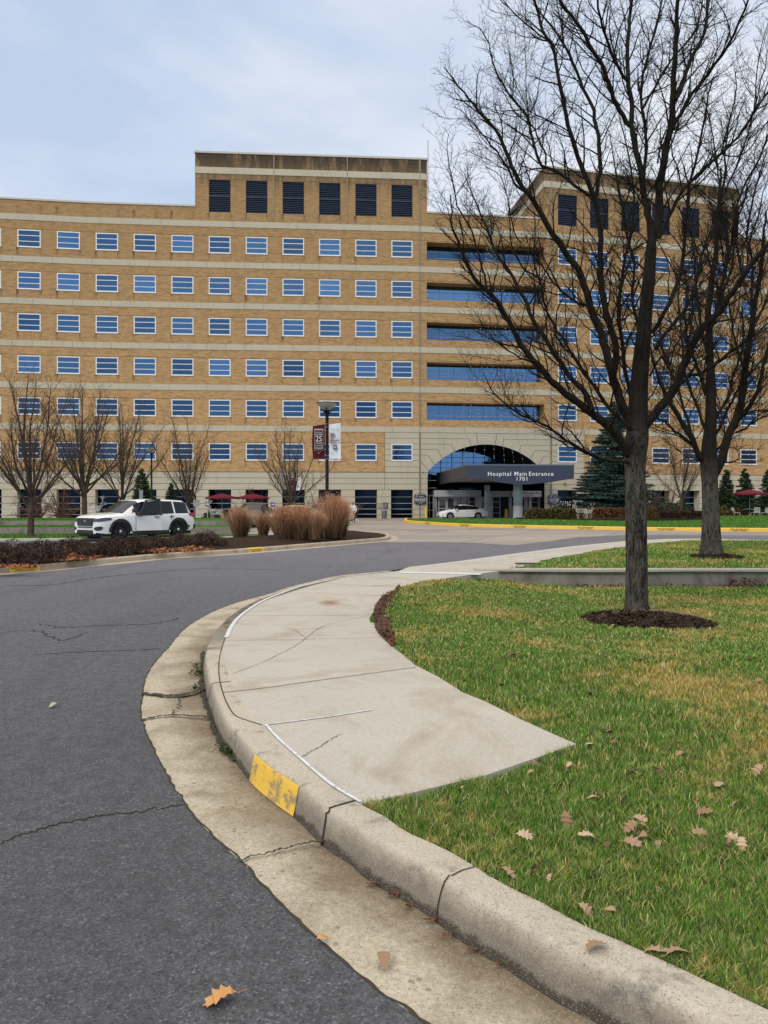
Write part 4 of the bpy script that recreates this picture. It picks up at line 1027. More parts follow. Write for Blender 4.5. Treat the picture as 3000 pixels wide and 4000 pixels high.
# ---- canopy lettering, columns
set_canopy_text(text('Hospital', .5, frame(Lp.xy.to_3d()+xd*(Wd*(1951.5-1821.5)/420.5)+nd*.02+Vector((0, 0, zt1)), xd), M_WHITE, None, 'lettering', .01, xs=1.0, sp=1.2, bold=.004))
set_canopy_text(text('Main', .5, frame(Lp.xy.to_3d()+xd*(Wd*(2034-1821.5)/420.5)+nd*.02+Vector((0, 0, zt1)), xd), M_WHITE, None, 'lettering', .01, xs=1.0, sp=1.2, bold=.004))
set_canopy_text(text('Entrance', .5, frame(Lp.xy.to_3d()+xd*(Wd*(2114-1821.5)/420.5)+nd*.02+Vector((0, 0, zt1)), xd), M_WHITE, None, 'lettering', .01, xs=1.0, sp=1.2, bold=.004))
set_canopy_text(text('1701', .47, frame(Lp.xy.to_3d()+xd*(Wd*(2039.5-1821.5)/420.5)+nd*.02+Vector((0, 0, zt2)), xd), M_WHITE, None, 'lettering', .01, xs=1.0, sp=1.2, bold=.004))
# serifs of the sign letters are small feet on the stems
for (px, Y_, r, h2) in ((2023, 65.5, .41, 3.6), (1903, 76.5, .3, 3.5)):
    p = D(px, 1965, Y_); mb = MB(); Mx = Matrix.Translation((p.x, p.y, 0))
    mb.lathe([(r, 1.35), (r, h2)], 24, Mx); cpart(mb, 'column', M_COLM, True)
    mb = MB(); mb.lathe([(r+.05, 0), (r+.05, 1.25), (r+.03, 1.36), (r, 1.36)], 12, Mx); cpart(mb, 'column_base', simple('column_base', (.42, .43, .44), .5))
# ---- vestibule
VB = empty('entrance_vestibule', (11, 78, 0)); tag(VB, 'grey entrance vestibule with glass doors under the arch behind the canopy column', 'vestibule')
def vpart(mb, name, mat, par=None): o = mb.build(name, mat, None); o.parent = VB; o.matrix_parent_inverse = Matrix.Translation((-11, -78, 0)); return o
M_VGREY = simple('vestibule_panel', (.42, .44, .47), .5); M_VWHITE = simple('sign_white', (.75, .76, .78), .6); M_DOORG = simple('door_glass', (.03, .035, .045), .08, spec=.8)
def upx(px): # wall coordinate u at a sight line, on plane d
    return AX0+(px-1667)/(2127-1667)*(AX1-AX0)
mb = MB(); n_ = 14
a0, a1 = upx(1697), upx(1882)
for i in range(n_):
    f0, f1 = i/n_, (i+1)/n_; b0 = .9*math.sin(PI*max(0, (f0-.4)/.6)) if f0 > .4 else 0; b1 = .9*math.sin(PI*max(0, (f1-.4)/.6)) if f1 > .4 else 0
    u0, u1 = a0+(a1-a0)*f0, a0+(a1-a0)*f1
    mb.hexa([W_(u0, 2.28, -.6+b0), W_(u1, 2.28, -.6+b1), W_(u1, 2.28, -2.4), W_(u0, 2.28, -2.4), W_(u0, 2.97, -.6+b0), W_(u1, 2.97, -.6+b1), W_(u1, 2.97, -2.4), W_(u0, 2.97, -2.4)])
fbox(mb, upx(1915), upx(2003), 2.28, 2.9, -2.4, -.8)
vpart(mb, 'fascia_panel', M_VGREY)
mb = MB(); fbox(mb, upx(2005), upx(2122), 2.28, 2.92, -2.2, -.5); vpart(mb, 'sign_board', M_VWHITE)
s4 = seg(60); (qa, qb) = FV[3], FV[4]; fx = Vector((qb[0]-qa[0], qb[1]-qa[1], 0)).normalized()
def vtext(s_, size, px, z, mat, d=-.49, **k):
    o = text(s_, size, frame(W_(upx(px), z, d), fx), mat, None, 'lettering', .006, **k); o.parent = VB; o.matrix_parent_inverse = Matrix.Translation((-11, -78, 0)); return o
M_BLACKT = simple('dark_letters', (.03, .03, .035), .6); vtext('heroes work here.', .34, 2078, 2.68, M_BLACKT)
vtext('thank you team', .17, 2072, 2.42, M_BLACKT)
for p0, p1 in ((1697, 1712), (1784, 1788), (1865, 1889), (1915, 1932), (2000, 2008), (2066, 2072), (2078, 2088), (2118, 2123)):
    mb = MB(); fbox(mb, upx(p0), upx(p1), 0, 2.28, -1.6, -1.1); vpart(mb, 'pier', M_VGREY)
mb = MB(); fbox(mb, upx(1712), upx(2120), 0, 2.27, -2.3, -1.6); vpart(mb, 'interior_screen', M_DOORG)
def door(p0, p1, leaves, d=-1.2, par=None):
    u0, u1 = upx(p0), upx(p1); dw = (u1-u0)/leaves
    for k_ in range(leaves):
        a, b = u0+k_*dw+.02, u0+(k_+1)*dw-.02; mb = MB()
        fbox(mb, a, a+.09, 0, 2.2, d, d+.08); fbox(mb, b-.09, b, 0, 2.2, d, d+.08); fbox(mb, a+.09, b-.09, 2.1, 2.2, d, d+.08); fbox(mb, a+.09, b-.09, 0, .22, d, d+.08); fbox(mb, a+.09, b-.09, .98, 1.06, d, d+.07)
        o = vpart(mb, 'door', simple('door_frame', (.5, .5, .5), .4)); mb = MB(); fbox(mb, a+.09, b-.09, .22, 2.1, d+.02, d+.04); mb.build('door_glass', M_DOORG, o)
door(1717, 1783, 2); door(2046, 2064, 1)
for p, p2 in ((1788, 1811), (1838, 1862), (1932, 1961), (2088, 2118)):
    mb = MB(); fbox(mb, upx(p), upx(p)+.06, 0, 2.28, -1.3, -1.2); fbox(mb, upx(p2), upx(p2)+.06, 0, 2.28, -1.3, -1.2)
    for z in (.5, 1.1, 1.68, 2.2): fbox(mb, upx(p)+.06, upx(p2), z, z+.05, -1.28, -1.22)
    vpart(mb, 'screen_frame', simple('door_frame', (.5, .5, .5), .4))
mb = MB(); fbox(mb, upx(1668)+.1, upx(1697), 0, 4.0, -3, -2.5); vpart(mb, 'side_glazing', M_DGLASS)
mb = MB()
for z in (.8, 1.6, 2.4, 3.2, 4.0): fbox(mb, AX0+.02, upx(1706), z, z+.04, -.8, -.75)
for u in (AX0+.35, AX0+.75): fbox(mb, u, u+.04, 0, 2.6, -.8, -.76)
vpart(mb, 'side_mullion', M_PFRAME)
# ---- welcome signs
M_SIGN = simple('sign_navy', (.022, .024, .06), .5); M_LET = simple('sign_letters', (.78, .78, .8), .5)
def welcome(u, z, lab):
    e_ = empty('welcome_sign', (0, 0, 0)); p = W_(u, z, .12); e_.location = p; s_ = seg(u); (xa, ya), (xb, yb) = FV[s_], FV[s_+1]; x = Vector((xb-xa, yb-ya, 0)).normalized()
    e_.rotation_euler = (0, 0, math.atan2(x.y, x.x)); tag(e_, lab, 'sign', 'navy welcome signs flanking the entrance')
    mb = MB(); pts = [(-.6, -.42), (-.42, -.56), (.42, -.56), (.6, -.42), (.6, .42), (.42, .5), (.2, .56), (-.2, .56), (-.42, .5), (-.6, .42)]
    n_ = len(pts); mb.add([(a, 0, b) for a, b in pts]+[(a, -.05, b) for a, b in pts], [tuple(range(n_)), tuple(range(n_, 2*n_))[::-1]]+[(i, (i+1) % n_, n_+(i+1) % n_, n_+i) for i in range(n_)]); mb.build('sign_panel', M_SIGN, e_)
    F_ = lambda a, b: frame((a, -.055, b), (1, 0, 0))
    text('Welcome to', .17, F_(0, .46), M_LET, e_); text('Hospital', .15, F_(.12, .24), M_LET, e_)
    text('Patient Drop Off', .17, F_(0, -.04), M_LET, e_, bold=.004); text('& Pick Up Only', .17, F_(0, -.2), M_LET, e_, bold=.004); text('All others use parking', .09, F_(0, -.35), M_LET, e_); text('at the garage', .09, F_(0, -.45), M_LET, e_)
    mb = MB(); mb.box(-.56, .56, -.06, -.05, .08, .095); mb.box(-.44, -.28, -.06, -.05, .16, .36); mb.build('emblem', M_LET, e_)
    mb = MB(); mb.box(-.425, -.295, -.065, -.058, .175, .345); o = mb.build('emblem_ground', M_SIGN, e_)
    mb = MB(); mb.box(-.368, -.352, -.07, -.063, .19, .33); mb.box(-.4, -.385, -.07, -.063, .24, .32); mb.box(-.335, -.32, -.07, -.063, .24, .32); mb.box(-.4, -.32, -.069, -.062, .23, .245); mb.build('emblem_mark', M_LET, e_)
welcome(52.25, 2.05, 'dark blue welcome sign on the wall left of the entrance by the yellow bollard')
welcome(66.95, 2.02, 'dark blue welcome sign on the wall beside the window with paper notes')
# ---- bollards, bin, plaques
mb = MB(); mb.lathe([(.12, 0), (.12, 1.0), (.1, 1.05), (0, 1.06)], 14); o = mb.build('bollard', simple('bollard_yellow', (.75, .58, .04), .5)); o.location = (*G(1664.5, 2025), 0); tag(o, 'yellow bollard at the left corner of the entrance', 'bollard')
mb = MB(); mb.lathe([(.06, 0), (.06, 1.1), (0, 1.12)], 10); o = mb.build('bollard', M_DARK); o.location = (5.3, 75.5, 0); tag(o, 'thin black bollard beside the front of the white sedan', 'bollard')
tb = empty('trash_can', (*G(1501, 2027), 0)); tag(tb, 'grey slatted trash can against the stone pier by the dark windows', 'trash can')
mb = MB()
for k_ in range(18): a = k_/18*2*PI; mb.box(-.03, .03, -.012, .012, .08, .78, Matrix.Rotation(a, 4, 'Z') @ Matrix.Translation((0, .27, 0)))
mb.build('slats', simple('bin_metal', (.17, .18, .19), .5), tb)
mb = MB(); mb.lathe([(.25, .05), (.25, .75)], 16); mb.build('liner', M_DARK, tb); mb = MB(); mb.lathe([(.29, .78), (.3, .84), (.22, .9), (.12, .9), (.12, .86)], 18, cap=False); mb.build('rim', simple('bin_metal', (.17, .18, .19), .5), tb)
def plaque(u, z, w_, h_, mat, nm, lab, txt=()):
    mb = MB(); mb.box(-w_/2, w_/2, -.05, 0, -h_/2, h_/2); o = mb.build(nm, mat); o.location = W_(u, z, .03); tag(o, lab, 'plaque')
    for s_, sz, zz_ in txt: text(s_, sz, frame((0, -.055, zz_), (1, 0, 0)), M_LET, o)
    return o
plaque(48.0, 1.35, .42, .55, simple('beige_plaque', (.3, .27, .21), .7), 'wall_plaque', 'small beige plaque on the pier above the trash can')
o = plaque(48.6, 1.35, .46, .6, simple('sign_dark', (.04, .04, .05), .5), 'wall_plaque', 'small dark plaque with round seal on the pier', (('SMOKE FREE', .07, -.1), ('CAMPUS', .07, -.2)))
mb = MB(); mb.lathe([(.1, 0), (.1, .01), (.075, .01), (.075, 0)], 16, frame((0, -.055, .1), (1, 0, 0)), cap=False); mb.build('seal', M_LET, o)
# ---- wet floor sign
mb = MB(); mb.add([(-.17, -.15, 0), (.17, -.15, 0), (.13, 0, .95), (-.13, 0, .95), (-.17, .15, 0), (.17, .15, 0), (-.17, -.18, 0), (.17, -.18, 0), (.13, -.03, .95), (-.13, -.03, .95)], ((0, 1, 2, 3), (4, 3, 2, 5), (6, 9, 8, 7), (0, 6, 7, 1), (2, 8, 9, 3), (0, 3, 9, 6), (1, 7, 8, 2)))
o = mb.build('floor_sign', simple('sign_orange', (.8, .45, .04), .5)); o.location = (*W_(upx(1977), 0, -.3).xy, 0); tag(o, 'yellow folding wet floor sign standing in the doorway', 'floor sign')
# ---- lamps
M_POLE = simple('black_pole', (.01, .01, .011), .7, spec=.15); M_LG = simple('lamp_glass', (.42, .4, .35), .35)
def lamp(x, y, lab, sc=1.0, pole_h=5.75):
    e_ = empty('street_lamp', (x, y, .0), 0, lab, 'street lamp', 'saucer topped lamps', sc)
    mb = MB(); mb.lathe([(.16, 0), (.16, .25), (.085, .35), (.072, pole_h-.3)], 14); mb.build('pole', M_POLE, e_, True)
    mb = MB(); mb.lathe([(.078, pole_h-.35), (.085, pole_h-.25), (.075, pole_h-.2), (.1, pole_h+.02), (.13, pole_h+.06), (.13, pole_h+.1)], 14)
    for k_ in range(3):
        a = k_*2*PI/3+.4; c_, s_ = math.cos(a), math.sin(a)
        mb.tube([(c_*.08, s_*.08, pole_h-.05), (c_*.2, s_*.2, pole_h+.08), (c_*.25, s_*.25, pole_h+.2)], .028, 6)
    mb.lathe([(.04, pole_h+.05), (.04, pole_h+.26), (0, pole_h+.27)], 8); mb.build('bracket', M_POLE, e_)
    mb = MB(); mb.lathe([(.1, pole_h+.1), (.25, pole_h+.2), (.4, pole_h+.33), (.46, pole_h+.42)], 28, cap=False); mb.build('lamp_shade', M_LG, e_, True)
    mb = MB(); mb.lathe([(.455, pole_h+.42), (.475, pole_h+.425), (.475, pole_h+.45), (.3, pole_h+.47), (0, pole_h+.48)], 28); mb.build('lamp_cap', M_POLE, e_)
    return e_
x, y = D(1277.5, 2000, 33.5).xy
lmp = lamp(x, y, 'tall black lamp with two banners rising from the brown grasses')
M_MAR = simple('maroon_cloth', (.085, .012, .018), .8); M_WCL = simple('white_cloth', (.7, .74, .82), .8); M_SILV = simple('banner_silver', (.42, .42, .44), .6); M_MART = simple('maroon_print', (.16, .03, .05), .7)
def banner(lmp, side, body_mat, name, lab, detail=True, ws=1):
    x, y = lmp.location.x, lmp.location.y; s_ = lmp.scale.x
    e_ = empty('lamp_banner', (x, y, 0), 0, lab, 'banner', 'banners hung on the lamp posts', s_)
    mb = MB(); w_ = .54; x0 = .1*side; x1 = x0+w_*side; z1, z0 = 5.22, 3.62
    nx, nz_ = 6, 16
    def P(a, b): # a along width, b down
        bend = .05*math.sin(b*PI*1.0)*a*(-1 if side < 0 else .3)*side; lean = (-.09*a if side < 0 else .05*a)
        return (x0+(x1-x0)*a+bend*(-1), -.02-.05*math.sin(b*5+a*2)*a, z1+(z0-z1)*b+lean*(1-b)*1.0)
    o = 0
    for i in range(nx+1):
        for j in range(nz_+1): mb.v.append(P(i/nx, j/nz_))
    for i in range(nx):
        for j in range(nz_): a = i*(nz_+1)+j; mb.f.append((a, a+1, a+nz_+2, a+nz_+1))
    k_ = len(mb.v); mb.v += [(a, b+.012, c) for a, b, c in mb.v]; mb.f += [tuple(i+k_ for i in f_)[::-1] for f_ in mb.f]
    cl = mb.build('cloth', body_mat, e_, True)
    mb = MB()
    for z in (z1, z0):
        mb.tube([(0, 0, z), (x1+.03*side, -.02, z+(-.09 if side < 0 else .05)*(z == z1))], .014, 6); mb.lathe([(.085, z-.02), (.085, z+.03)], 12); mb.lathe([(.085, z-.16 if z == z1 else z+.12), (.085, z-.11 if z == z1 else z+.17)], 12)
    mb.build('bracket', simple('bracket_metal', (.25, .25, .26), .4, .6), e_)
    cx = (x0+x1)/2
    T = lambda s, sz, z, m, **k: text(s, sz, frame((cx+k.pop('dx', 0), -.09, z), (1, 0, k.pop('sl', 0))), m, e_, **k)
    if side < 0:
        mb = MB(); hw = .2
        mb.box(cx-hw, cx+hw, -.082, -.078, 4.0, 5.0); mb.add([(cx-hw, -.08, 4.0), (cx+hw, -.08, 4.0), (cx, -.08, 3.86)], ((0, 1, 2),)); mb.build('printed_shield', M_SILV, e_)
        mb = MB(); hw = .185; mb.box(cx-hw, cx+hw, -.086, -.083, 4.14, 4.95); mb.add([(cx-hw, -.0845, 3.98), (cx+hw, -.0845, 3.98), (cx, -.0845, 3.885)], ((0, 1, 2),)); mb.box(cx-hw, cx+hw, -.086, -.083, 3.99, 4.1); mb.build('printed_field', M_MAR, e_)
        if detail:
            T('HONORED TO BE', .055, 4.9, M_SILV); T('NATIONALLY', .075, 4.82, M_SILV, xs=.85, bold=.002); T('RANKED', .095, 4.73, M_SILV, bold=.003); T('25', .36, 4.53, M_WCL, xs=.85); T('YEARS', .12, 4.33, M_SILV, bold=.002); T('IN A ROW', .085, 4.22, M_SILV, bold=.003)
            T('US NEWS', .06, 4.05, M_SILV)
    else:
        if detail:
            for i, s in enumerate(('Highly', 'skilled', 'care,', 'personalized', 'for you.')):
                text(s, .105, frame((x0+.03, -.09, 4.78-.1*i), (1, 0, 0)), M_MART, e_, align='LEFT', xs=.85, bold=.002)
            mb = MB()
            for (a, b) in ((.15, 4.98), (.36, 4.98), (.36, 4.48), (.13, 3.9), (.36, 3.92)):
                mb.tube([(x0+a-.045, -.088, b+.025), (x0+a-.01, -.088, b-.012), (x0+a+.02, -.088, b-.008), (x0+a+.05, -.088, b+.03)], .009, 4)
            mb.build('printed_marks', simple('mark_grey', (.22, .24, .26), .7), e_)
        mb = MB(); mb.box(cx-.08, cx+.08, -.09, -.086, 4.05, 4.27); mb.build('emblem', M_SIGN if False else simple('emblem_dark', (.03, .015, .03), .6), e_)
        mb = MB(); mb.box(cx-.008, cx+.008, -.094, -.09, 4.09, 4.25); mb.box(cx-.05, cx-.034, -.094, -.09, 4.15, 4.23); mb.box(cx+.034, cx+.05, -.094, -.09, 4.15, 4.23); mb.box(cx-.05, cx+.05, -.0935, -.0895, 4.135, 4.15); mb.box(cx-.025, cx+.025, -.0937, -.0897, 4.085, 4.095); mb.build('emblem_mark', M_WCL, e_)
    return e_
banner(lmp, -1, M_MAR, 'b', 'maroon banner with a big 25 left of the near lamp pole'); banner(lmp, 1, M_WCL, 'b', 'white banner reading Highly skilled care right of the near lamp pole')
x, y = D(592, 2000, 62).xy; lamp(x, y, 'black lamp with saucer top above the white SUV roof', 1.0)
x, y = D(1154, 2000, 71).xy; l2 = lamp(x, y, 'small far lamp with banners beside the bare tree near the building', .78)
banner(l2, -1, M_MAR, 'b', 'maroon banner on the far small lamp', False); banner(l2, 1, M_WCL, 'b', 'white banner on the far small lamp', False)
x, y = D(2848, 2000, 73).xy; lamp(x, y, 'brown lamp post between the two small firs at right', .78)
# ---- NO PARKING stencils and yellow painted kerbs
def stencil(mb_par, px, py, z, x, y, ang, sz, mat, par):
    pass
# ---- planted island
isl_f = P2([(-500,2316),(-250,2274),(0,2241),(163,2229),(325,2212),(488,2195.7),(673,2179),(900,2164.7),(1040,2153.8),(1144,2144.8),(1302,2131),(1437,2119),(1500,2113.6),(1526,2106),(1523,2100),(1501,2092.5),(1374,2081.5)])
isl_b = [(-9.65, 25), (-11.5, 21.8), (-19.5, 12.6)]
IP = [tuple(p) for p in smooth_path(isl_f, 70)]+[tuple(p) for p in smooth_path([isl_f[-1], (-5.4, 32.4)]+isl_b, 40)[1:]]
IPa = np.array(IP)
def loopoff(P, d):
    T = np.roll(P, -1, 0)-np.roll(P, 1, 0); T /= np.linalg.norm(T, axis=1)[:, None]; return P+np.c_[-T[:, 1], T[:, 0]]*d
def kerb_loop(name, P, h, wd_, mat, label, closed=True, cat='kerb'):
    pr = [(0, -.03), (.02, h*.8), (.045, h), (wd_, h), (wd_+.01, -.1)]; mb = MB(); m_ = len(P); k_ = len(pr)
    if closed: OO = [loopoff(P, d) for d, _ in pr]
    else: OO = [offset(P, -d) for d, _ in pr]
    for i in range(m_):
        for (d, z), O in zip(pr, OO): mb.v.append((O[i][0], O[i][1], z))
    for i in range(m_ if closed else m_-1):
        for j in range(k_-1): a = i*k_+j; b = ((i+1) % m_)*k_+j; mb.f.append((a, b, b+1, a+1))
    o = mb.build(name, mat); return structure(o, label, cat)
t = NT('island_kerb'); base = t.mix(t.noise(.9, 6, .7), (.33, .26, .175), (.52, .45, .345)); base = t.mix(t.ramp(t.noise(2.5, 6, .7), [(.5, 0), (.7, .6)]), base, (.17, .13, .09)); M_IK = t.out(base, .9)
kerb_loop('island_kerb', IPa, .14, .2, M_IK, 'tan concrete kerb round the planted island')
mb = MB(); LO_ = loopoff(IPa, -.35); 
o = 0
for a, b in zip(IPa, LO_): mb.v += [(a[0], a[1], .008), (b[0], b[1], .004)]
for i in range(len(IPa)-1): mb.f.append((2*i, 2*i+1, 2*i+3, 2*i+2))
structure(mb.build('island_gutter', simple('pale_gutter', (.38, .34, .28), .9, var=.3, scale=1.2)), 'pale gutter strip round the planted island', 'gutter')
ins = loopoff(IPa, .2)
def isl_h(x, y):
    d = dist_edge([tuple(p) for p in ins], np.atleast_1d(np.array(x, float)), np.atleast_1d(np.array(y, float))); return .1+.17*ss(0, 1.8, d)
xs = np.arange(-20, .6, .25); ys = np.arange(12, 40, .25); X, Y = np.meshgrid(xs, ys); inn = inside([tuple(p) for p in ins], X, Y); dd = dist_edge([tuple(p) for p in ins], X, Y)
Z = np.where(inn, .11+.17*ss(0, 1.8, dd)+.02*np.random.rand(*X.shape), .1); X, Y, mv = snap([tuple(p) for p in ins], X, Y, .5); ny, nx = X.shape; idx = np.arange(nx*ny).reshape(ny, nx); kk = inn | mv; kc = kk[:-1, :-1] & kk[1:, :-1] & kk[:-1, 1:] & kk[1:, 1:]
structure(fastmesh('island_mulch', np.c_[X.ravel(), Y.ravel(), Z.ravel()], np.stack([idx[:-1, :-1], idx[:-1, 1:], idx[1:, 1:], idx[1:, :-1]], -1)[kc], M_MULCH, smooth=True), 'dark mulch bed of the planted island', 'mulch')
def paint_patch(P, i0, i1, h, mat, name, label, off=-.006, closed=False):
    Q = P[i0:i1]; mb = MB(); pr = [(0+off, -.0), (.02+off, h*.8+.002), (.045+off*.3, h+.004), (.2, h+.004)]
    OO = [offset(Q, -d) for d, _ in pr]
    for i in range(len(Q)):
        for (d, z), O in zip(pr, OO): mb.v.append((O[i][0], O[i][1], z))
    for i in range(len(Q)-1):
        for j in range(3): a = i*4+j; mb.f.append((a, a+4, a+5, a+1))
    return structure(mb.build(name, mat), label, 'paint')
M_STEN = simple('stencil_black', (.035, .028, .015), .8)
def sten_on(P, i, h, size, par_label, z=None):
    T = P[min(i+1, len(P)-1)]-P[max(i-1, 0)]; T /= np.linalg.norm(T)
    if T[0] < 0: T = -T
    nrm = Vector((T[1], -T[0], 0)); c_ = Vector((P[i][0], P[i][1], 0))+nrm*.016
    e_ = empty('kerb_stencil', tuple(c_)); tag(e_, par_label, 'stencil', 'no parking fire lane kerb stencils'); e_['kind'] = 'structure'
    tilt = Vector((-nrm.x*.15, -nrm.y*.15, 1))
    text('NO PARKING', size, frame(Vector((0, 0, h*.66))-Vector((nrm.x, nrm.y, 0))*.004, (T[0], T[1], 0), tilt), M_STEN, e_, 'lettering', .001, sp=1.1, xs=1.5)
    text('FIRE LANE', size, frame(Vector((0, 0, h*.28))+Vector((nrm.x, nrm.y, 0))*.004, (T[0], T[1], 0), tilt), M_STEN, e_, 'lettering', .001, sp=1.1, xs=1.5)
fine = smooth_path(isl_f, 600)
def near_i(P, pt): return int(np.argmin(np.hypot(P[:, 0]-pt[0], P[:, 1]-pt[1])))
for (pa, pb, lab, sz) in (((42, 2239), (156, 2230), 'yellow kerb patch stencilled no parking fire lane at far left of the island', .06), ((971, 2159.5), (1034, 2154.5), 'yellow kerb patch stencilled no parking fire lane in front of the brown grasses', .06)):
    i0, i1 = near_i(fine, G(*pa)), near_i(fine, G(*pb)); paint_patch(fine, i0, i1+1, .14, M_YEL, 'yellow_kerb_patch', lab); sten_on(fine, (i0+i1)//2, .14, sz, 'black no parking fire lane stencil on the '+('left' if pa[0] < 100 else 'middle')+' yellow patch of the island kerb')
# ---- lawn island with the yellow kerb
yk = P2([(1583,2031),(1578,2036),(1585,2041.5),(1640,2047),(1790,2056),(2026,2063),(2301,2068.5),(2550,2073),(3000,2077),(3400,2079),(4200,2080)])
YK = smooth_path(yk, 300)
kerb_loop('yellow_kerb', YK, .2, .25, yellow_mat('clean_yellow_paint', .7), 'long bright yellow kerb before the entrance lawn', False)
for k_, (px, py) in enumerate(((1672, 2049), (1813, 2057), (2026, 2063), (2291, 2068.3), (2600, 2073.6), (2895, 2076.3))):
    sten_on(YK, near_i(YK, G(px, py)), .2, .1, ('first', 'second', 'third', 'fourth', 'fifth', 'sixth')[k_]+' no parking stencil from the left on the long yellow kerb')
ly = offset(YK, -.25)
lawn2 = [tuple(p) for p in ly]+[(60, 62), (21.5, 64), (5, 66), (3.2, 66.5)]
def l2h(x, y): return .18+.3*ss(0, 11, dist_edge([tuple(p) for p in ly], x, y))
t = NT('far_lawn'); b_ = t.noise(3, 5, .7, t.scaled(t.co(), (1, .35, 1))); M_FLAWN = t.out(t.mix(b_, (.035, .095, .015), (.075, .17, .03)), .95, spec=.1); t.bump(t.noise(25, 4, .8), .8, .05)
xs = np.arange(2, 62, .5); ys = np.arange(38, 68, .5); X, Y = np.meshgrid(xs, ys); inn = inside(lawn2, X, Y); dd = dist_edge(lawn2, X, Y); Z = np.where(inn | (dd < .5), l2h(X, Y), -.3)
ny, nx = X.shape; idx = np.arange(nx*ny).reshape(ny, nx); X, Y, mv = snap(lawn2, X, Y, .8); kk = inn | mv; kc = kk[:-1, :-1] & kk[1:, :-1] & kk[:-1, 1:] & kk[1:, 1:]
Z = l2h(X, Y)
structure(fastmesh('entrance_lawn', np.c_[X.ravel(), Y.ravel(), Z.ravel()], np.stack([idx[:-1, :-1], idx[:-1, 1:], idx[1:, 1:], idx[1:, :-1]], -1)[kc], M_FLAWN, smooth=True), 'green lawn behind the yellow kerb', 'lawn')
X, Y = np.random.uniform(3, 40, 90000), np.random.uniform(38, 66, 90000); m_ = inside(lawn2, X, Y) & (X < Y*.56); blades('entrance_grass', X[m_], Y[m_], l2h, .07, .05, 'grass of the lawn behind the yellow kerb', M_GBLADE)
# ---- left terraces
def slab(name, x0, x1, y0, y1, z0, z1, mat, label, cat):
    mb = MB(); mb.box(x0, x1, y0, y1, z0, z1); return structure(mb.build(name, mat), label, cat)
mb = MB(); mb.poly_prism([(-40, 28.3), (-13.4, 31.4), (-6, 33.2), (-6, 36.2), (-11, 36.2), (-40, 36.2)], -.1, .07); structure(mb.build('lower_lawn', M_FLAWN), 'narrow lawn strip behind the white SUV', 'lawn')
kerb_loop('far_kerb', smooth_path([(-40, 28), (-26, 29.6), (-13.4, 31.1), (-6.2, 32.8)], 40), .1, .2, M_WCAP, 'pale kerb of the narrow lawn behind the white SUV', False)
slab('middle_lawn', -45, -7.5, 36.45, 40.8, 0, .36, M_FLAWN, 'middle grass terrace at left', 'lawn')
slab('upper_lawn', -45, -8.5, 41.1, 50, 0, .585, M_FLAWN, 'upper grass terrace at left', 'lawn')
for (y0, z0, z1, nm) in ((36.2, -.2, .37, 'front dark concrete wall of the left grass terraces'), (40.8, .2, .6, 'rear concrete wall of the left grass terraces')):
    mb = MB(); mb.box(-45, -7.5, y0, y0+.28, z0, z1); o = mb.build('terrace_wall', M_LWALL); tag(o, nm, 'wall')
for (x0, x1, y0, y1, h, hf) in ((-26, -13, 28.6, 36, .07, .06), (-24, -12, 36.5, 40.7, .36, .05), (-24, -12, 41.2, 49, .585, .05)):
    X, Y = np.random.uniform(x0, x1, 15000), np.random.uniform(y0, y1, 15000); m_ = Y > 31.4+(X+13.4)*.12+.2; blades('terrace_grass', X[m_], Y[m_], lambda a, b, h=h: np.full(a.shape, h), hf, .03, 'grass of the left terrace lawns', M_GBLADE)
# plaza and beds along the building at left
mb = MB(); mb.poly_prism([(-13, 50), (-6, 44), (-2.5, 44), (-2.5, 72), (-30, 72), (-30, 52)], 0, .02); structure(mb.build('plaza', simple('plaza_paving', (.36, .35, .33), .9, var=.2, scale=.5)), 'pale paving between the parking and the hospital', 'paving')
# ================================================================ TREES
def bark(nm, c1, c2, sc=1.0, dark=False):
    t = NT(nm); v = t.scaled(t.co(), (1, 1, .24)); n1 = t.noise(15*sc, 6, .8, v, dist=.9); n1 = t.math('ADD', t.math('MULTIPLY', n1, .75), t.math('MULTIPLY', t.noise(42*sc, 4, .8, t.scaled(t.co(), (1, 1, .55))), .25)); col = t.mix(t.ramp(n1, [(.44, 0), (.56, 1)]), c1, c2)
    g = t.noise(1.8, 4, .6); col = t.mix(t.ramp(g, [(.5, 0), (.7, .5)]), col, tuple(x*.9+y for x, y in zip(c2, (0, .012, 0))))
    if dark:
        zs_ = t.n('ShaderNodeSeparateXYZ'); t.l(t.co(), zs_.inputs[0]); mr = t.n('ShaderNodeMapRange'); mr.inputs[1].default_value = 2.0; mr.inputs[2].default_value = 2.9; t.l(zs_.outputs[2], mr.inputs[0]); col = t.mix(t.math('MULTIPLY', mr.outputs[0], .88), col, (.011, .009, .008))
    t.bump(n1, 1.0, .045); return t.out(col, .92, spec=.2)
M_BARK = bark('tree_bark', (.013, .011, .009), (.108, .103, .087), dark=True); M_LIMB = bark('limb_bark', (.008, .006, .005), (.026, .019, .016)); M_LIMBF = bark('far_limb_bark', (.05, .034, .026), (.12, .085, .065)); M_RED = bark('red_twig_bark', (.06, .03, .022), (.16, .09, .065))
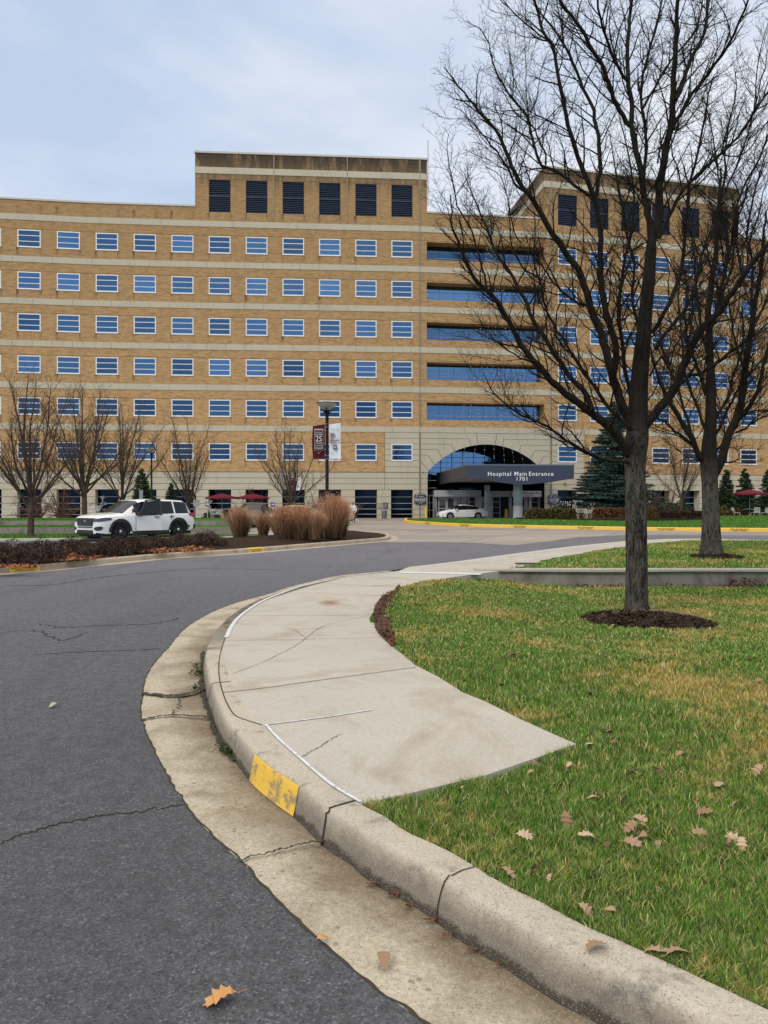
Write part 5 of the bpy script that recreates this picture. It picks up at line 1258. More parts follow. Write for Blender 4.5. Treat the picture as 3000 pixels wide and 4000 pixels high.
class TubeSet:
    def __init__(s): s.V = []; s.F = []; s.n = 0
    def tube(s, P, R, n):
        P = np.asarray(P, float); k = len(P); R = np.asarray(R, float)
        T = np.gradient(P, axis=0); T /= np.maximum(np.linalg.norm(T, axis=1), 1e-9)[:, None]
        ref = np.array((.31, .95, .11)); A = np.cross(T, ref); A /= np.maximum(np.linalg.norm(A, axis=1), 1e-6)[:, None]; B = np.cross(T, A)
        a = np.arange(n)*2*PI/n
        V = P[:, None, :]+(A[:, None, :]*np.cos(a)[None, :, None]+B[:, None, :]*np.sin(a)[None, :, None])*R[:, None, None]
        s.V.append(V.reshape(-1, 3)); i = np.arange(k-1)[:, None]*n; j = np.arange(n)[None, :]
        s.F.append((np.stack([i+j, i+(j+1) % n, i+n+(j+1) % n, i+n+j], -1).reshape(-1, 4))+s.n); s.n += k*n
    def build(s, name, mat, parent): return fastmesh(name, np.concatenate(s.V), np.concatenate(s.F), mat, parent, True)
rng = np.random.default_rng(11)
def unit(v): return v/max(np.linalg.norm(v), 1e-9)
def perp(T):
    r = rng.normal(size=3); r -= T*r.dot(T); return unit(r)
def grow(ts, p0, d0, L, r0, level, maxlev, up=.35, wob=.12, spec=None):
    """one branch with its side shoots"""
    k = 3 if level >= maxlev else (5 if level == maxlev-1 else 7)
    P = [p0]; d = unit(d0)
    for i in range(k-1):
        d = unit(d+rng.normal(size=3)*wob+np.array((0, 0, up))*(.16 if level < maxlev else .1)); P.append(P[-1]+d*L/(k-1))
    P = np.array(P); R = np.linspace(r0, max(r0*.35, spec['rmin']), k)
    ts.tube(P, R, 5 if r0 > .02 else (4 if r0 > .008 else 3))
    if level < maxlev: shoots(ts, P, R, level, maxlev, up, wob, spec, .12)
def shoots(ts, P, R, level, maxlev, up, wob, spec, start=.1):
    seglen = np.linalg.norm(np.diff(P, axis=0), axis=1); Ltot = seglen.sum(); cum = np.r_[0, np.cumsum(seglen)]
    gap = spec['gap'][min(level, len(spec['gap'])-1)]; pos = start*Ltot+rng.uniform(0, gap)
    side = rng.uniform(0, 6.28)
    while pos < Ltot*.985:
        i = min(np.searchsorted(cum, pos)-1, len(P)-2); i = max(i, 0); f = (pos-cum[i])/max(seglen[i], 1e-9); q = P[i]*(1-f)+P[i+1]*f; T = unit(P[i+1]-P[i]); r = R[i]*(1-f)+R[i+1]*f
        side += 2.4+rng.normal()*.5; A = unit(np.cross(T, (.3, .9, .2))); B = np.cross(T, A); out = A*math.cos(side)+B*math.sin(side)
        if out[2] < -.3: out[2] *= .4
        ang = spec['ang'][min(level, len(spec['ang'])-1)]*rng.uniform(.7, 1.25)
        dd = unit(T*math.cos(ang)+out*math.sin(ang))
        rem = 1-pos/Ltot; lf = spec['len'][min(level, len(spec['len'])-1)]
        Lc = lf*(.35+.75*rem)*rng.uniform(.45, 1.25) if level == 0 else lf*(.45+.6*rem)*rng.uniform(.4, 1.3)
        rc = min(r*.62, spec['rad'][min(level, len(spec['rad'])-1)]*rng.uniform(.75, 1.2))
        if Lc > .05: grow(ts, q, dd, Lc, max(rc, spec['rmin']), level+1, maxlev, up, wob, spec)
        pos += gap*rng.uniform(.5, 1.5)
def qz(i, pts):
    o = {1: (1700, 0, 2.5427), 2: (2350, 0, 2.5427), 3: (1700, 800, 2.5427), 4: (2350, 800, 2.5427), 8: (1700, 1000, 1.276), 9: (2600, 1300, 2.95), 7: (2200, 1500, 2.074)}[i]
    return [(o[0]+x/o[2], o[1]+y/o[2]) for x, y in pts]
def limb(ts, tree_y, pts, w0, w1, dy, spec, y0=0.0, maxlev=3, twigs=True, start=.1, pw=.8):
    """a surveyed limb: traced course, own depth drift dy (metres away from the viewer at its tip)"""
    k = len(pts); P = []; n_ = 0; d = np.r_[0, np.cumsum([math.dist(a, b) for a, b in zip(pts, pts[1:])])]; d /= d[-1]
    for (px, py), t_ in zip(pts, d): P.append(np.array(D(px, py, tree_y+y0+dy*t_**1.2)))
    P = smooth_path([tuple(p) for p in P], max(6, int(k*2.2)))
    tt = np.linspace(0, 1, len(P)); R = (w0*(1-tt)**pw+w1*(1-(1-tt)**pw))/2*tree_y/F*.87
    R = R*(1+.05*np.sin(np.arange(len(P))*2.1)); 
    P += rng.normal(size=P.shape)*.006*(tree_y/11)
    ts.tube(P, R, 12 if w0 > 30 else (8 if w0 > 14 else 6))
    if twigs: shoots(ts, P, R, 0, maxlev, spec['up'], spec['wob'], spec, start)
    return P
SP1 = dict(gap=[.115, .08, .055], ang=[.75, .85, 1.0], len=[.95, .38, .14], rad=[.011, .0046, .0027], rmin=.0016, up=.5, wob=.13)
t1 = empty('bare_tree', tuple(TREE1)); tag(t1, 'large bare tree nearest the camera with furrowed trunk in a mulch ring', 'tree')
def rebase(o, e_): o.parent = e_; o.matrix_parent_inverse = Matrix.Translation(-Vector(e_.location)); return o
TY = 10.1
# bole
ts = TubeSet()
trunk = [(2489, 2420, 122), (2488, 2395, 104), (2486, 2350, 94), (2486, 2250, 91), (2485, 2100, 88), (2483, 1950, 84), (2481, 1850, 84), (2483, 1780, 90), (2488, 1725, 96), (2491, 1670, 90), (2492, 1600, 82), (2497, 1500, 74), (2505, 1400, 68), (2516, 1290, 60), (2525, 1190, 54), (2535, 1080, 50), (2543, 975, 44), (2546, 925, 34)]
LEAD = [(a, b) for a, b, _ in trunk[9:]]
P = np.array([tuple(D(a, b, TY)) for a, b, _ in trunk]); cd = np.r_[0, np.cumsum(np.linalg.norm(np.diff(P, axis=0), axis=1))]; P = smooth_path([tuple(p) for p in P], 60); R = np.interp(np.linspace(0, cd[-1], 60), cd, [c*.9/2*TY/F for *_, c in trunk])
def bole(P, R, n, furrow, seed):
    V = []
    for i, (p, r) in enumerate(zip(P, R)):
        for j in range(n):
            a = 2*PI*j/n; q = Vector((math.cos(a)*2.2, math.sin(a)*2.2, p[2]*.55+seed))
            ridge = abs(math.sin(a*11+2.2*noise.noise(Vector((math.cos(a)*1.5, math.sin(a)*1.5, p[2]*1.6+seed)))+.7*math.sin(p[2]*5)))
            rr = r*(1+.05*noise.noise(q)+furrow*(ridge-.6)*(.7+.6*noise.noise(Vector((math.cos(a)*5, math.sin(a)*5, p[2]*7)))))
            if i < 16: rr *= 1+.3*(1-i/16)**2*(1+.7*math.sin(a*4+1))
            V.append((p[0]+rr*math.cos(a), p[1]+rr*math.sin(a), p[2]))
    Fq = [(i*n+j, i*n+(j+1) % n, (i+1)*n+(j+1) % n, (i+1)*n+j) for i in range(len(P)-1) for j in range(n)]
    return V, Fq
P = smooth_path([tuple(p) for p in P], 260); R = np.interp(np.linspace(0, 1, 260), np.linspace(0, 1, 60), R)
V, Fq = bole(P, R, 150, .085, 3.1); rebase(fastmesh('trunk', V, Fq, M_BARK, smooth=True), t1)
cr_ = TubeSet(); S1 = SP1
big = dict(twigs=True)
L = lambda q, w0, w1, dy, y0=0.0, **k: limb(cr_, TY, q, w0, w1, dy, S1, y0, **k)
# central leader and its forks
L(LEAD, 60, 26, .0, start=.05)
L(qz(4, [(500,330),(470,150),(440,0),(410,-180),(380,-380),(330,-600),(295,-780)]), 30, 24, .2, .2)
L(qz(2, [(290,1250),(240,1190),(150,1040),(80,880),(30,700),(-20,600),(-90,500),(-190,300),(-280,180),(-360,80),(-430,-40),(-520,-200)]), 22, 9, -.6, .4)
L(qz(2, [(295,1250),(300,1050),(270,900),(260,700),(260,400),(280,200),(290,0),(300,-220)]), 22, 12, .5, .4)
L(qz(2, [(262,820),(130,600),(60,420),(0,220),(-40,0),(-70,-200)]), 14, 7, -.9, .5)
L(qz(4, [(500,330),(560,200),(575,60),(570,-180),(620,-430),(650,-630),(690,-780),(710,-980),(708,-1130),(720,-1330),(740,-1630),(755,-2000),(770,-2250)]), 38, 12, -.5, .2)
L(qz(2, [(735,985),(800,850),(850,700),(930,500),(1020,330),(1045,100),(1045,-120)]), 20, 10, .8, -.1)
L(qz(2, [(700,1270),(800,1110),(900,930),(1050,750),(1150,600),(1240,480),(1330,300),(1430,80),(1490,-90)]), 18, 7, -.8, 0)
L(qz(2, [(400,1900),(440,1500),(430,1300),(400,1080),(390,900),(430,650),(500,400),(560,200),(600,0),(630,-150)]), 16, 7, 1.0, .3)
L(qz(2, [(415,1070),(520,880),(700,590),(850,420),(950,250),(1000,0),(1040,-160)]), 12, 6, 1.2, .5)
L(qz(2, [(560,1620),(640,1300),(780,1280),(960,1060),(1050,850),(1180,680)]), 8, 3, .9, .3)
# right hand limbs
L(qz(4, [(430,2200),(540,2050),(650,1930),(740,1800),(800,1640),(870,1470),(930,1340),(1020,1200),(1130,1110),(1250,950),(1400,720),(1550,500),(1680,350),(1800,180)]), 42, 12, -1.2, -.05)
L(qz(4, [(740,1800),(900,1700),(1050,1640),(1150,1580),(1300,1450),(1450,1350),(1680,1150)]), 11, 4, -1.4, -.5)
L(qz(4, [(1030,1190),(1050,950),(1110,750),(1080,600),(1040,400),(1060,150)]), 10, 4, .4, -.7)
L(qz(4, [(540,1430),(620,1300),(700,1200),(850,1000),(920,850),(960,650),(1010,450),(1100,250),(1250,120),(1400,0)]), 18, 7, .9, .2)
L(qz(4, [(500,1270),(620,1080),(720,870),(780,700),(820,400),(840,150),(860,-20),(870,-200),(940,-430),(1000,-720),(1040,-1000),(1110,-1280)]), 20, 5, .6, .2)
L(qz(4, [(560,330),(640,200),(720,0),(880,-230),(1000,-340),(1180,-500),(1280,-590),(1420,-770),(1530,-950),(1680,-1150),(1800,-1300)]), 16, 7, -.9, .2)
# left limbs, from the lowest up
L(qz(8, [(960,1030),(830,1010),(740,970),(660,925),(600,880),(540,840),(470,810),(400,775),(330,720),(280,665),(245,590)]), 16, 3, -1.0, -.1)
L(qz(3, [(960,2140),(860,2060),(780,2010),(760,1900)]), 5, 2, -.6, -.7)
L(qz(8, [(965,985),(880,865),(800,800),(725,738),(645,685),(560,600),(500,532),(430,445),(400,395)])+qz(3, [(700,1090),(620,980),(560,900),(510,850),(440,800),(370,700),(350,640),(290,520),(240,410),(190,290),(160,180),(155,20),(150,-100)]), 40, 4, -1.3, -.05, pw=.9)
L(qz(3, [(510,850),(490,700),(430,500),(370,280),(300,150),(220,30),(180,-200),(150,-330),(120,-560),(140,-700)]), 9, 2, -.4, -1.0)
L(qz(3, [(1030,1560),(870,1530),(740,1460),(600,1350),(500,1250),(430,1130),(380,1050)]), 7, 2, -.9, -.7)
L(qz(3, [(1560,2040),(1480,1850),(1380,1760),(1280,1620),(1180,1480),(1110,1370),(1040,1240),(960,1120),(900,960),(840,860),(760,700),(680,580),(600,470),(540,300),(480,160),(410,0),(370,-90),(330,-200),(290,-300)]), 24, 3, .5, -.3)
L(qz(4, [(330,2240),(210,2150),(110,2060),(45,1985)])+qz(3, [(1690,1960),(1560,1790),(1450,1630),(1330,1450),(1250,1300),(1150,1150),(1090,1000),(1060,870),(1030,720),(980,590),(985,400),(990,200),(980,60)]), 18, 4, .9, -.1)
L(qz(3, [(1010,710),(900,650),(830,560),(760,400),(740,250),(730,0),(700,-200),(680,-400)]), 8, 2, .5, .4)
L(qz(3, [(1480,1000),(1300,900),(1200,800),(1110,690),(1030,570),(960,480)]), 12, 4, .5, .2)
L(qz(4, [(350,2250),(220,2030),(140,1800),(65,1520),(10,1320)])+qz(3, [(1640,1240),(1590,1150),(1520,950),(1450,700),(1380,580),(1280,450),(1200,340),(1100,170),(1010,20)])+qz(1, [(950,1950),(870,1860),(800,1740),(750,1610),(690,1470),(610,1300),(500,1180),(380,1040),(290,920),(160,770),(80,660)]), 42, 3, -.7, .0)
L(qz(1, [(905,1905),(800,1830),(740,1700),(650,1560),(520,1400),(380,1220),(280,1130),(180,1060)]), 9, 2, -1.2, -.6)
L(qz(4, [(120,1650),(150,1470),(100,1250),(45,1080),(10,870),(-10,650),(-10,440)])+qz(3, [(1640,250),(1610,50)])+qz(1, [(1590,1990),(1490,1750),(1440,1620),(1380,1430),(1320,1250),(1290,1080),(1240,860),(1200,650),(1160,440),(1070,330),(1020,120),(970,-20),(930,-200)]), 30, 8, -.4, .1)
L(qz(1, [(1590,1980),(1605,1900),(1640,1680),(1630,1450),(1590,1200),(1570,1080),(1480,900),(1390,680),(1290,470),(1150,250),(1040,120),(1000,20),(960,-150)]), 20, 5, .8, .1)
L(qz(1, [(1280,480),(1250,250),(1215,50),(1200,-100)]), 7, 4, .3, .6)
L(qz(1, [(1160,420),(950,280),(800,150),(650,0),(560,-80)]), 8, 3, -.4, -.2)
L(qz(1, [(1540,1950),(1380,1840),(1250,1730),(1110,1660),(1050,1640),(990,1470),(940,1280),(920,1160),(880,1110),(780,1000),(700,880),(620,750),(570,600),(540,470),(500,370),(440,290),(350,240),(325,190)]), 15, 3, .5, .0)
L(qz(1, [(1100,1640),(1100,1540),(1060,1480),(1000,1330),(930,1180),(925,1060)]), 9, 5, .3, .3)
L(qz(1, [(920,1160),(1000,1160),(1100,1190),(1220,1240),(1330,1310)])[::-1]+qz(1, [(800,1160),(650,1120),(540,1100),(470,1000)]), 6, 2, -.5, -.2)
L(qz(1, [(915,1100),(830,900),(760,700),(720,430),(690,260)]), 4, 2, -.2, .2); L(qz(1, [(920,1100),(900,800),(895,500),(870,200)]), 4, 2, .2, .2)
L(qz(3, [(860,380),(800,300),(760,160),(730,0),(690,-180),(640,-300),(500,-380)]), 6, 2, -.6, .3)
L(qz(4, [(330,2000),(230,1650),(210,1400),(180,1100),(190,800),(240,500),(300,250),(330,0),(300,-300),(240,-600),(170,-900)]), 20, 4, 1.6, .3)
L(qz(4, [(420,1500),(350,1200),(300,900),(330,600),(250,300),(200,0),(150,-300),(80,-700)]), 16, 4, 2.2, .3)
L(qz(4, [(480,1700),(600,1500),(680,1650),(720,1400),(850,1250),(880,1000),(900,700)]), 10, 3, 1.6, .2)
# spur shoots on the bole
for (px, py, s_) in ((2440, 1740, -1), (2560, 1700, 1), (2515, 1840, 1), (2450, 1600, -1), (2560, 1560, 1)):
    for _ in range(5): grow(cr_, np.array(D(px+rng.normal()*8, py+rng.normal()*25, TY-.1)), np.array((s_*.8+rng.normal()*.3, rng.normal()*.5, .5)), .45, .005, 2, 3, .5, .2, S1)
L(qz(4, [(1130,1110),(1180,900),(1230,600),(1300,350),(1330,60)])+qz(2, [(1430,1800),(1560,1600),(1660,1330),(1750,1100)]), 12, 5, -.4, -.6)
L(qz(2, [(1520,1100),(1545,700),(1600,400),(1660,200)]), 6, 2, -.4, -.4)
L(qz(2, [(1180,1530),(1250,1550),(1400,1540),(1530,1400),(1620,1250),(1700,1150)]), 6, 3, -.5, -.5)
L(qz(4, [(1400,720),(1350,450),(1330,200),(1400,0)])+qz(2, [(1480,1750),(1600,1500),(1700,1300)]), 9, 3, .4, -.8)
rebase(cr_.build('crown', M_LIMB, None), t1)
# ---- second tree
t2 = empty('bare_tree', tuple(TREE2)); tag(t2, 'second bare tree standing behind the low wall at the right edge', 'tree')
TY = 20.8
tr2 = [(2779,2190,92),(2779,2168,80),(2778,2100,72),(2776,2000,66),(2773,1900,64),(2771,1850,70),(2769,1800,62),(2770,1740,50),(2776,1650,44),(2777,1550,40),(2775,1450,36),(2772,1380,28)]
P = smooth_path([tuple(D(a, b, TY)) for a, b, _ in tr2], 110); R = np.interp(np.linspace(0, 1, 110), np.linspace(0, 1, len(tr2)), [c*.9/2*TY/F for *_, c in tr2])
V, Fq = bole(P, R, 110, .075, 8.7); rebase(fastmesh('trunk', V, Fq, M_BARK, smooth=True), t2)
cr_ = TubeSet(); S1 = dict(gap=[.17, .12, .09], ang=[.7, .8, .9], len=[1.6, .6, .2], rad=[.015, .007, .0045], rmin=.0032, up=.5, wob=.12)
L(qz(9, [(500,1560),(510,1350),(520,1100),(520,900),(515,600),(510,300),(500,60),(490,-250),(520,-500),(560,-800),(600,-1150),(620,-1500),(640,-1900)]), 44, 8, .3)
L(qz(9, [(510,300),(430,60),(390,-200),(350,-500),(330,-900),(280,-1250)]), 14, 5, .8)
L(qz(9, [(500,0),(600,-250),(680,-500),(760,-800),(800,-1150),(830,-1500)]), 14, 5, -.6)
L(qz(9, [(450,1500),(380,1400),(330,1280),(290,1180),(220,1080),(130,930),(40,790),(-40,640),(-120,400),(-180,150)]), 28, 6, -1.0)
L(qz(9, [(300,1290),(180,1190),(80,1110),(0,1030),(-110,960),(-260,870)]), 13, 3, -1.2)
L(qz(9, [(300,1180),(260,1000),(200,850),(150,640),(60,480),(-20,250),(-60,0),(-100,-300)]), 14, 4, .8)
L(qz(9, [(480,1150),(400,980),(350,800),(270,640),(230,520),(200,300),(180,0),(150,-350),(170,-700)]), 14, 4, 1.2)
L(qz(9, [(470,720),(420,560),(360,400),(310,290),(260,100),(220,-150),(240,-450)]), 16, 5, -.8)
L(qz(9, [(560,1640),(650,1450),(700,1250),(760,1100),(830,960),(870,800),(900,600),(930,300),(960,100),(1000,-100),(1040,-400),(1100,-700),(1120,-1050),(1160,-1400)]), 40, 7, .6)
L(qz(9, [(790,1080),(900,930),(1000,780),(1080,600),(1130,350),(1190,150),(1260,-100),(1350,-400)]), 22, 6, -1.0)
L(qz(9, [(860,970),(1000,900),(1180,890),(1330,840)]), 9, 4, .5); L(qz(9, [(800,1150),(950,1080),(1100,980),(1200,930),(1350,830)]), 10, 4, -1.0)
L(qz(9, [(550,1380),(640,1290),(720,1200),(760,1100)]), 12, 8, 1.0)
L(qz(9, [(565,1180),(640,1050),(720,880),(800,720),(880,560),(1000,430),(1180,230),(1300,100)]), 14, 4, .9)
L(qz(9, [(560,1020),(640,880),(740,680),(780,480),(860,250),(900,0),(880,-300)]), 12, 4, -.8)
L(qz(9, [(540,400),(640,300),(780,200),(900,100),(1020,-60),(1120,-300)]), 13, 4, -.5)
L(qz(9, [(900,400),(830,200),(780,0),(740,-300),(700,-650)]), 11, 4, .6)
L(qz(9, [(420,1500),(300,1440),(180,1470),(90,1530),(-20,1545)]), 7, 2, -.6); L(qz(9, [(660,1480),(780,1490),(850,1440),(850,1370),(800,1330)]), 6, 2, -.6)
L(qz(9, [(1000,-100),(1100,-250),(1200,-500),(1230,-900),(1300,-1200)]), 10, 4, .6)
L(qz(4, [(1150,1000),(1230,650),(1260,400),(1200,150)])+qz(2, [(1180,2050),(1215,1800),(1230,1500),(1270,1200),(1320,1000),(1340,850),(1320,650)]), 14, 3, .4)
L(qz(2, [(1200,1950),(1350,1620),(1430,1400),(1500,1150),(1560,900),(1620,650),(1660,450)]), 8, 3, -.4)
L(qz(2, [(1190,1950),(1140,1600),(1100,1350),(1050,1100),(1010,950)]), 8, 3, .3)
L(qz(4, [(1500,1300),(1480,1000),(1500,600),(1440,300)])+qz(2, [(1480,2100),(1560,1750),(1640,1500)]), 14, 4, .6)
L(qz(4, [(1440,700),(1470,350),(1560,100)])+qz(2, [(1600,1950),(1680,1700)]), 8, 3, -.5)
rebase(cr_.build('crown', M_LIMB, None), t2)
# ---- procedural vase shaped bare trees for the left side and by the building
def bare(seed, h, spread, name, mat, limbs, spec, fork=.22, trunk_r=.13, maxlev=3, lab='', cat='tree', multi=False):
    global rng
    rng = np.random.default_rng(seed); e_ = empty(name, (0, 0, 0)); tag(e_, lab, cat)
    fz_ = h*fork; ts = TubeSet()
    if not multi: Pt = np.array([(0, 0, -.1), (0, 0, .05), (.01, 0, fz_*.5), (.0, .01, fz_), (0, 0, fz_*1.25)]); ts.tube(smooth_path([tuple(p) for p in Pt], 14), np.interp(np.linspace(0, 1, 14), [0, .1, .6, 1], [trunk_r*1.35, trunk_r*1.05, trunk_r, trunk_r*.85]), 14); ts.build('trunk', mat, e_)
    c = TubeSet()
    for i in range(limbs):
        a = i*2.4+rng.uniform(-.3, .3); ang = (i/limbs)**.8*1.0; L_ = (h-fz_)*(1.0-.25*(i/limbs)); z0 = fz_*rng.uniform(.8, 1.25) if not multi else 0.02
        r = trunk_r*(.62 if i < 3 else .45); P = [np.array((0, 0, z0))]; d = unit(np.array((math.cos(a)*math.sin(ang)*spread, math.sin(a)*math.sin(ang)*spread, math.cos(ang))))
        k = 9
        for j in range(k): d = unit(d+np.array((0, 0, .07 if not multi else -.02))+rng.normal(size=3)*.07); P.append(P[-1]+d*L_/k)
        P = np.array(P); R = np.linspace(r, .012, k+1); c.tube(P, R, 7); shoots(c, P, R, 0, maxlev, spec['up'], spec['wob'], spec, .12)
    c.build('crown', mat, e_); return e_
SPF = dict(gap=[.27, .19, .15], ang=[.6, .65, .7], len=[1.7, .75, .32], rad=[.018, .009, .006], rmin=.0045, up=.55, wob=.1)
def gxy(px, py, z=0.0): x, y = G(px, py, z); return x, y
b1 = bare(21, 7.4, 1.25, 'bare_tree', M_LIMBF, 12, SPF, .2, .14, 3, 'bare tree at far left on the grass strip in front of the terraces'); b1.location = (*gxy(120, 2097, .07), .07)
s_ = D(330, 1965, 44); 
b2 = dup(b1, (s_.x, 44, .55), 2.1, 'bare tree between the far left tree and the white SUV', 1.1)
b3 = bare(33, 8.0, .9, 'bare_tree', M_LIMBF, 9, SPF, .19, .12, 3, 'bare tree rising just behind the hood of the white SUV'); s_ = D(478, 1965, 47); b3.location = (s_.x, 47, .3); b3.scale = (1.0,)*3
s_ = D(735, 1965, 50); b4 = dup(b3, (s_.x, 50, .0), 1.3, 'bare fan shaped tree behind the tail of the white SUV', .95)
s_ = D(1138, 1965, 57); b5 = bare(47, 7.8, 1.0, 'bare_tree', M_LIMBF, 10, SPF, .2, .12, 3, 'bare tree beyond the parked cars left of the banner lamp'); b5.location = (s_.x, 57, 0)
s_ = D(2662, 1965, 62); b6 = dup(b5, (s_.x, 62, .35), 2.2, 'slim pale bare tree behind the trunk of the second bare tree', (.85, .85, 1.0))
SPR = dict(gap=[.3, .18, .12], ang=[.7, .8, .8], len=[1.2, .6, .3], rad=[.018, .011, .008], rmin=.0065, up=.15, wob=.16)
r1 = bare(61, 4.4, 1.5, 'crabapple_tree', M_RED, 9, SPR, .25, .11, 3, 'low spreading reddish ornamental tree behind the far left bare tree', 'ornamental tree', True)
s_ = D(150, 1965, 60); r1.location = (s_.x, 60, .0)
for (px, Y_, rz, sc, lab) in ((240, 61, 1, 1.0, 'low reddish ornamental tree with pale forked stems left of the SUV'), (985, 66, 2, .95, 'reddish ornamental tree above the second red umbrella'), (1235, 64, 3, .9, 'reddish ornamental tree just left of the banner lamp pole'), (2530, 63, 1.5, .95, 'reddish ornamental tree right of the near trunk by the building'), (2610, 66, 4, .9, 'reddish ornamental tree before the second ground window right of the near trunk')):
    s_ = D(px, 1965, Y_); dup(r1, (s_.x, Y_, .0 if px < 2000 else .35), rz, lab, sc)
# ---- conifers
def needle_mat(nm, a, b): t = NT(nm); g = t.n('ShaderNodeNewGeometry').outputs['Random Per Island']; return t.out(t.mix(g, a, b), .75, spec=.2)
M_SPR = needle_mat('blue_spruce_needles', (.022, .05, .045), (.075, .13, .12)); M_FIR = needle_mat('fir_needles', (.012, .03, .014), (.04, .075, .03))
def conifer(seed, h, r, mat, name, lab, tiers, dens):
    g = np.random.default_rng(seed); e_ = empty(name); tag(e_, lab, 'conifer'); mb = MB(); mb.tube([(0, 0, -.1), (0, 0, h*.97)], [r*.06, .01], 8); mb.build('trunk', M_LIMBF, e_)
    V = []; cnt = 0
    for i in range(tiers):
        z = h*(.03+.95*i/tiers); rr = r*(1-i/tiers)**.85*(1+g.normal()*.08)+.08; nb = int(7+9*(1-i/tiers))
        for b in range(nb):
            a = g.uniform(0, 2*PI); L_ = rr*g.uniform(.72, 1.12); n_ = int(dens*(L_+.25)); 
            for k in range(n_):
                f = g.uniform(.05, 1)**.62; px_ = L_*f; dz = -.28*L_*f+.2*L_*f*f+g.normal()*.04; side = g.normal()*.16*L_*(1.1-f*.5)
                c = np.array((math.cos(a)*px_-math.sin(a)*side, math.sin(a)*px_+math.cos(a)*side, z+dz)); s_ = g.uniform(.1, .2)*(h/10)**.5
                d = unit(np.array((math.cos(a)+g.normal()*.5, math.sin(a)+g.normal()*.5, g.normal()*.35-.05))); u_ = unit(np.cross(d, g.normal(size=3)))
                V += [c-d*s_*.6-u_*s_*.22, c-d*s_*.6+u_*s_*.22, c+d*s_+u_*s_*.05, c+d*s_-u_*s_*.05]
    V = np.array(V); m_ = len(V)//4; fastmesh('crown', V, np.arange(m_*4).reshape(m_, 4), mat, e_); return e_
sp = conifer(5, 10.8, 4.0, M_SPR, 'blue_spruce', 'big blue green spruce right of the entrance behind the near trunk', 40, 75); s_ = D(2400, 1965, 66); sp.location = (s_.x, 66, .35)
f1 = conifer(9, 4.6, 1.35, M_FIR, 'small_fir', 'small dark fir left of the brown lamp post at right', 24, 80); s_ = D(2850, 1965, 68); f1.location = (s_.x-.3, 68, .3)
for px, Y_, sc, lab in ((2908, 68, 1.02, 'small dark fir behind the right red umbrella'), (3000, 68, 1.0, 'small dark fir cut by the right edge of the photo'), (553, 60, .98, 'small dark fir behind the roof of the white SUV'), (668, 66, .75, 'low dark fir by the building above the SUV tail')):
    s_ = D(px, 1965, Y_); dup(f1, (s_.x, Y_, .3 if px > 2000 else .1), px*.01, lab, sc)
# ---- hedges, shrubs, grasses
def leafcloud(name, pts_fn, n_, s0, s1, mat, lab, cat, parent=None, flat=.6, seed=1):
    g = np.random.default_rng(seed); C_ = pts_fn(g, n_); n_ = len(C_); d = g.normal(size=(n_, 3)); d /= np.linalg.norm(d, axis=1)[:, None]; u_ = np.cross(d, g.normal(size=(n_, 3))); u_ /= np.linalg.norm(u_, axis=1)[:, None]; s_ = g.uniform(s0, s1, n_)[:, None]
    V = np.stack([C_-d*s_-u_*s_*flat*.2, C_+u_*s_*flat-d*s_*.1, C_+d*s_, C_-u_*s_*flat-d*s_*.1], 1).reshape(-1, 3); return fastmesh(name, V, np.arange(n_*4).reshape(n_, 4), mat, parent)
def shell_box(x, y, z):
    def f(g, n_):
        p = g.uniform(-1, 1, (n_, 3)); ax = g.integers(0, 3, n_); sg = np.where(g.random(n_) < .5, -1, 1); 
        for a in range(3): p[ax == a, a] = (sg*(1-.12*g.random(n_)))[ax == a]
        p = np.sign(p)*np.abs(p); q = p/np.maximum(1, (np.abs(p)**6).sum(1)**(1/6))[:, None]; bump = 1+.07*np.sin(q[:, :1]*x*4)+.05*np.sin(q[:, :1]*x*9+1); return q*np.array((x, y, z))*np.c_[np.ones(n_), bump, bump]+np.array((0, 0, z))
    return f
def dome(x, y, z):
    def f(g, n_):
        p = g.normal(size=(n_, 3)); p /= np.linalg.norm(p, axis=1)[:, None]; p[:, 2] = np.abs(p[:, 2]); r = 1-.5*g.random(n_)**2; b = 1+.14*np.sin(p[:, 0]*5+1)*np.cos(p[:, 1]*6)+.07*np.sin(p[:, 2]*13+p[:, 0]*9); return p*(r*b)[:, None]*np.array((x, y, z))
    return f
M_HB = needle_mat('brown_hedge', (.05, .022, .01), (.2, .1, .035)); M_HG = needle_mat('green_brown_hedge', (.04, .04, .012), (.13, .09, .03)); M_HD = needle_mat('dark_hedge', (.022, .013, .01), (.075, .04, .028)); M_SHG = needle_mat('green_shrub', (.02, .035, .02), (.09, .12, .075)); M_SHP = needle_mat('purple_shrub', (.028, .017, .014), (.105, .065, .05))
def hedge(px0, px1, Y_, w_, h, z, mat, nm, lab, cat='hedge', n_=5000):
    a, b = D(px0, 1965, Y_), D(px1, 1965, Y_); e_ = empty(nm, ((a.x+b.x)/2, Y_, z)); tag(e_, lab, cat); hx = (b.x-a.x)/2
    leafcloud('foliage', shell_box(hx, w_/2, h/2), n_, .05, .11, mat, '', '', e_, seed=int(px0)); mb = MB(); mb.box(-hx*.93, hx*.93, -w_*.4, w_*.4, 0, h*.9); mb.build('woody_core', simple('twig_core', (.03, .018, .012), .95), e_); return e_
hedge(2055, 2240, 57, 1.5, .78, .36, M_HG, 'clipped_hedge', 'clipped brown and green hedge left of the reindeer figure', n_=6000)
hedge(2232, 2440, 60, 1.4, .82, .38, M_HB, 'clipped_hedge', 'clipped orange brown hedge between the reindeer figure and the near trunk', n_=6000)
hedge(2568, 2760, 58, 1.3, .6, .36, M_HD, 'clipped_hedge', 'low dark purple hedge between the two big trunks', n_=5500)
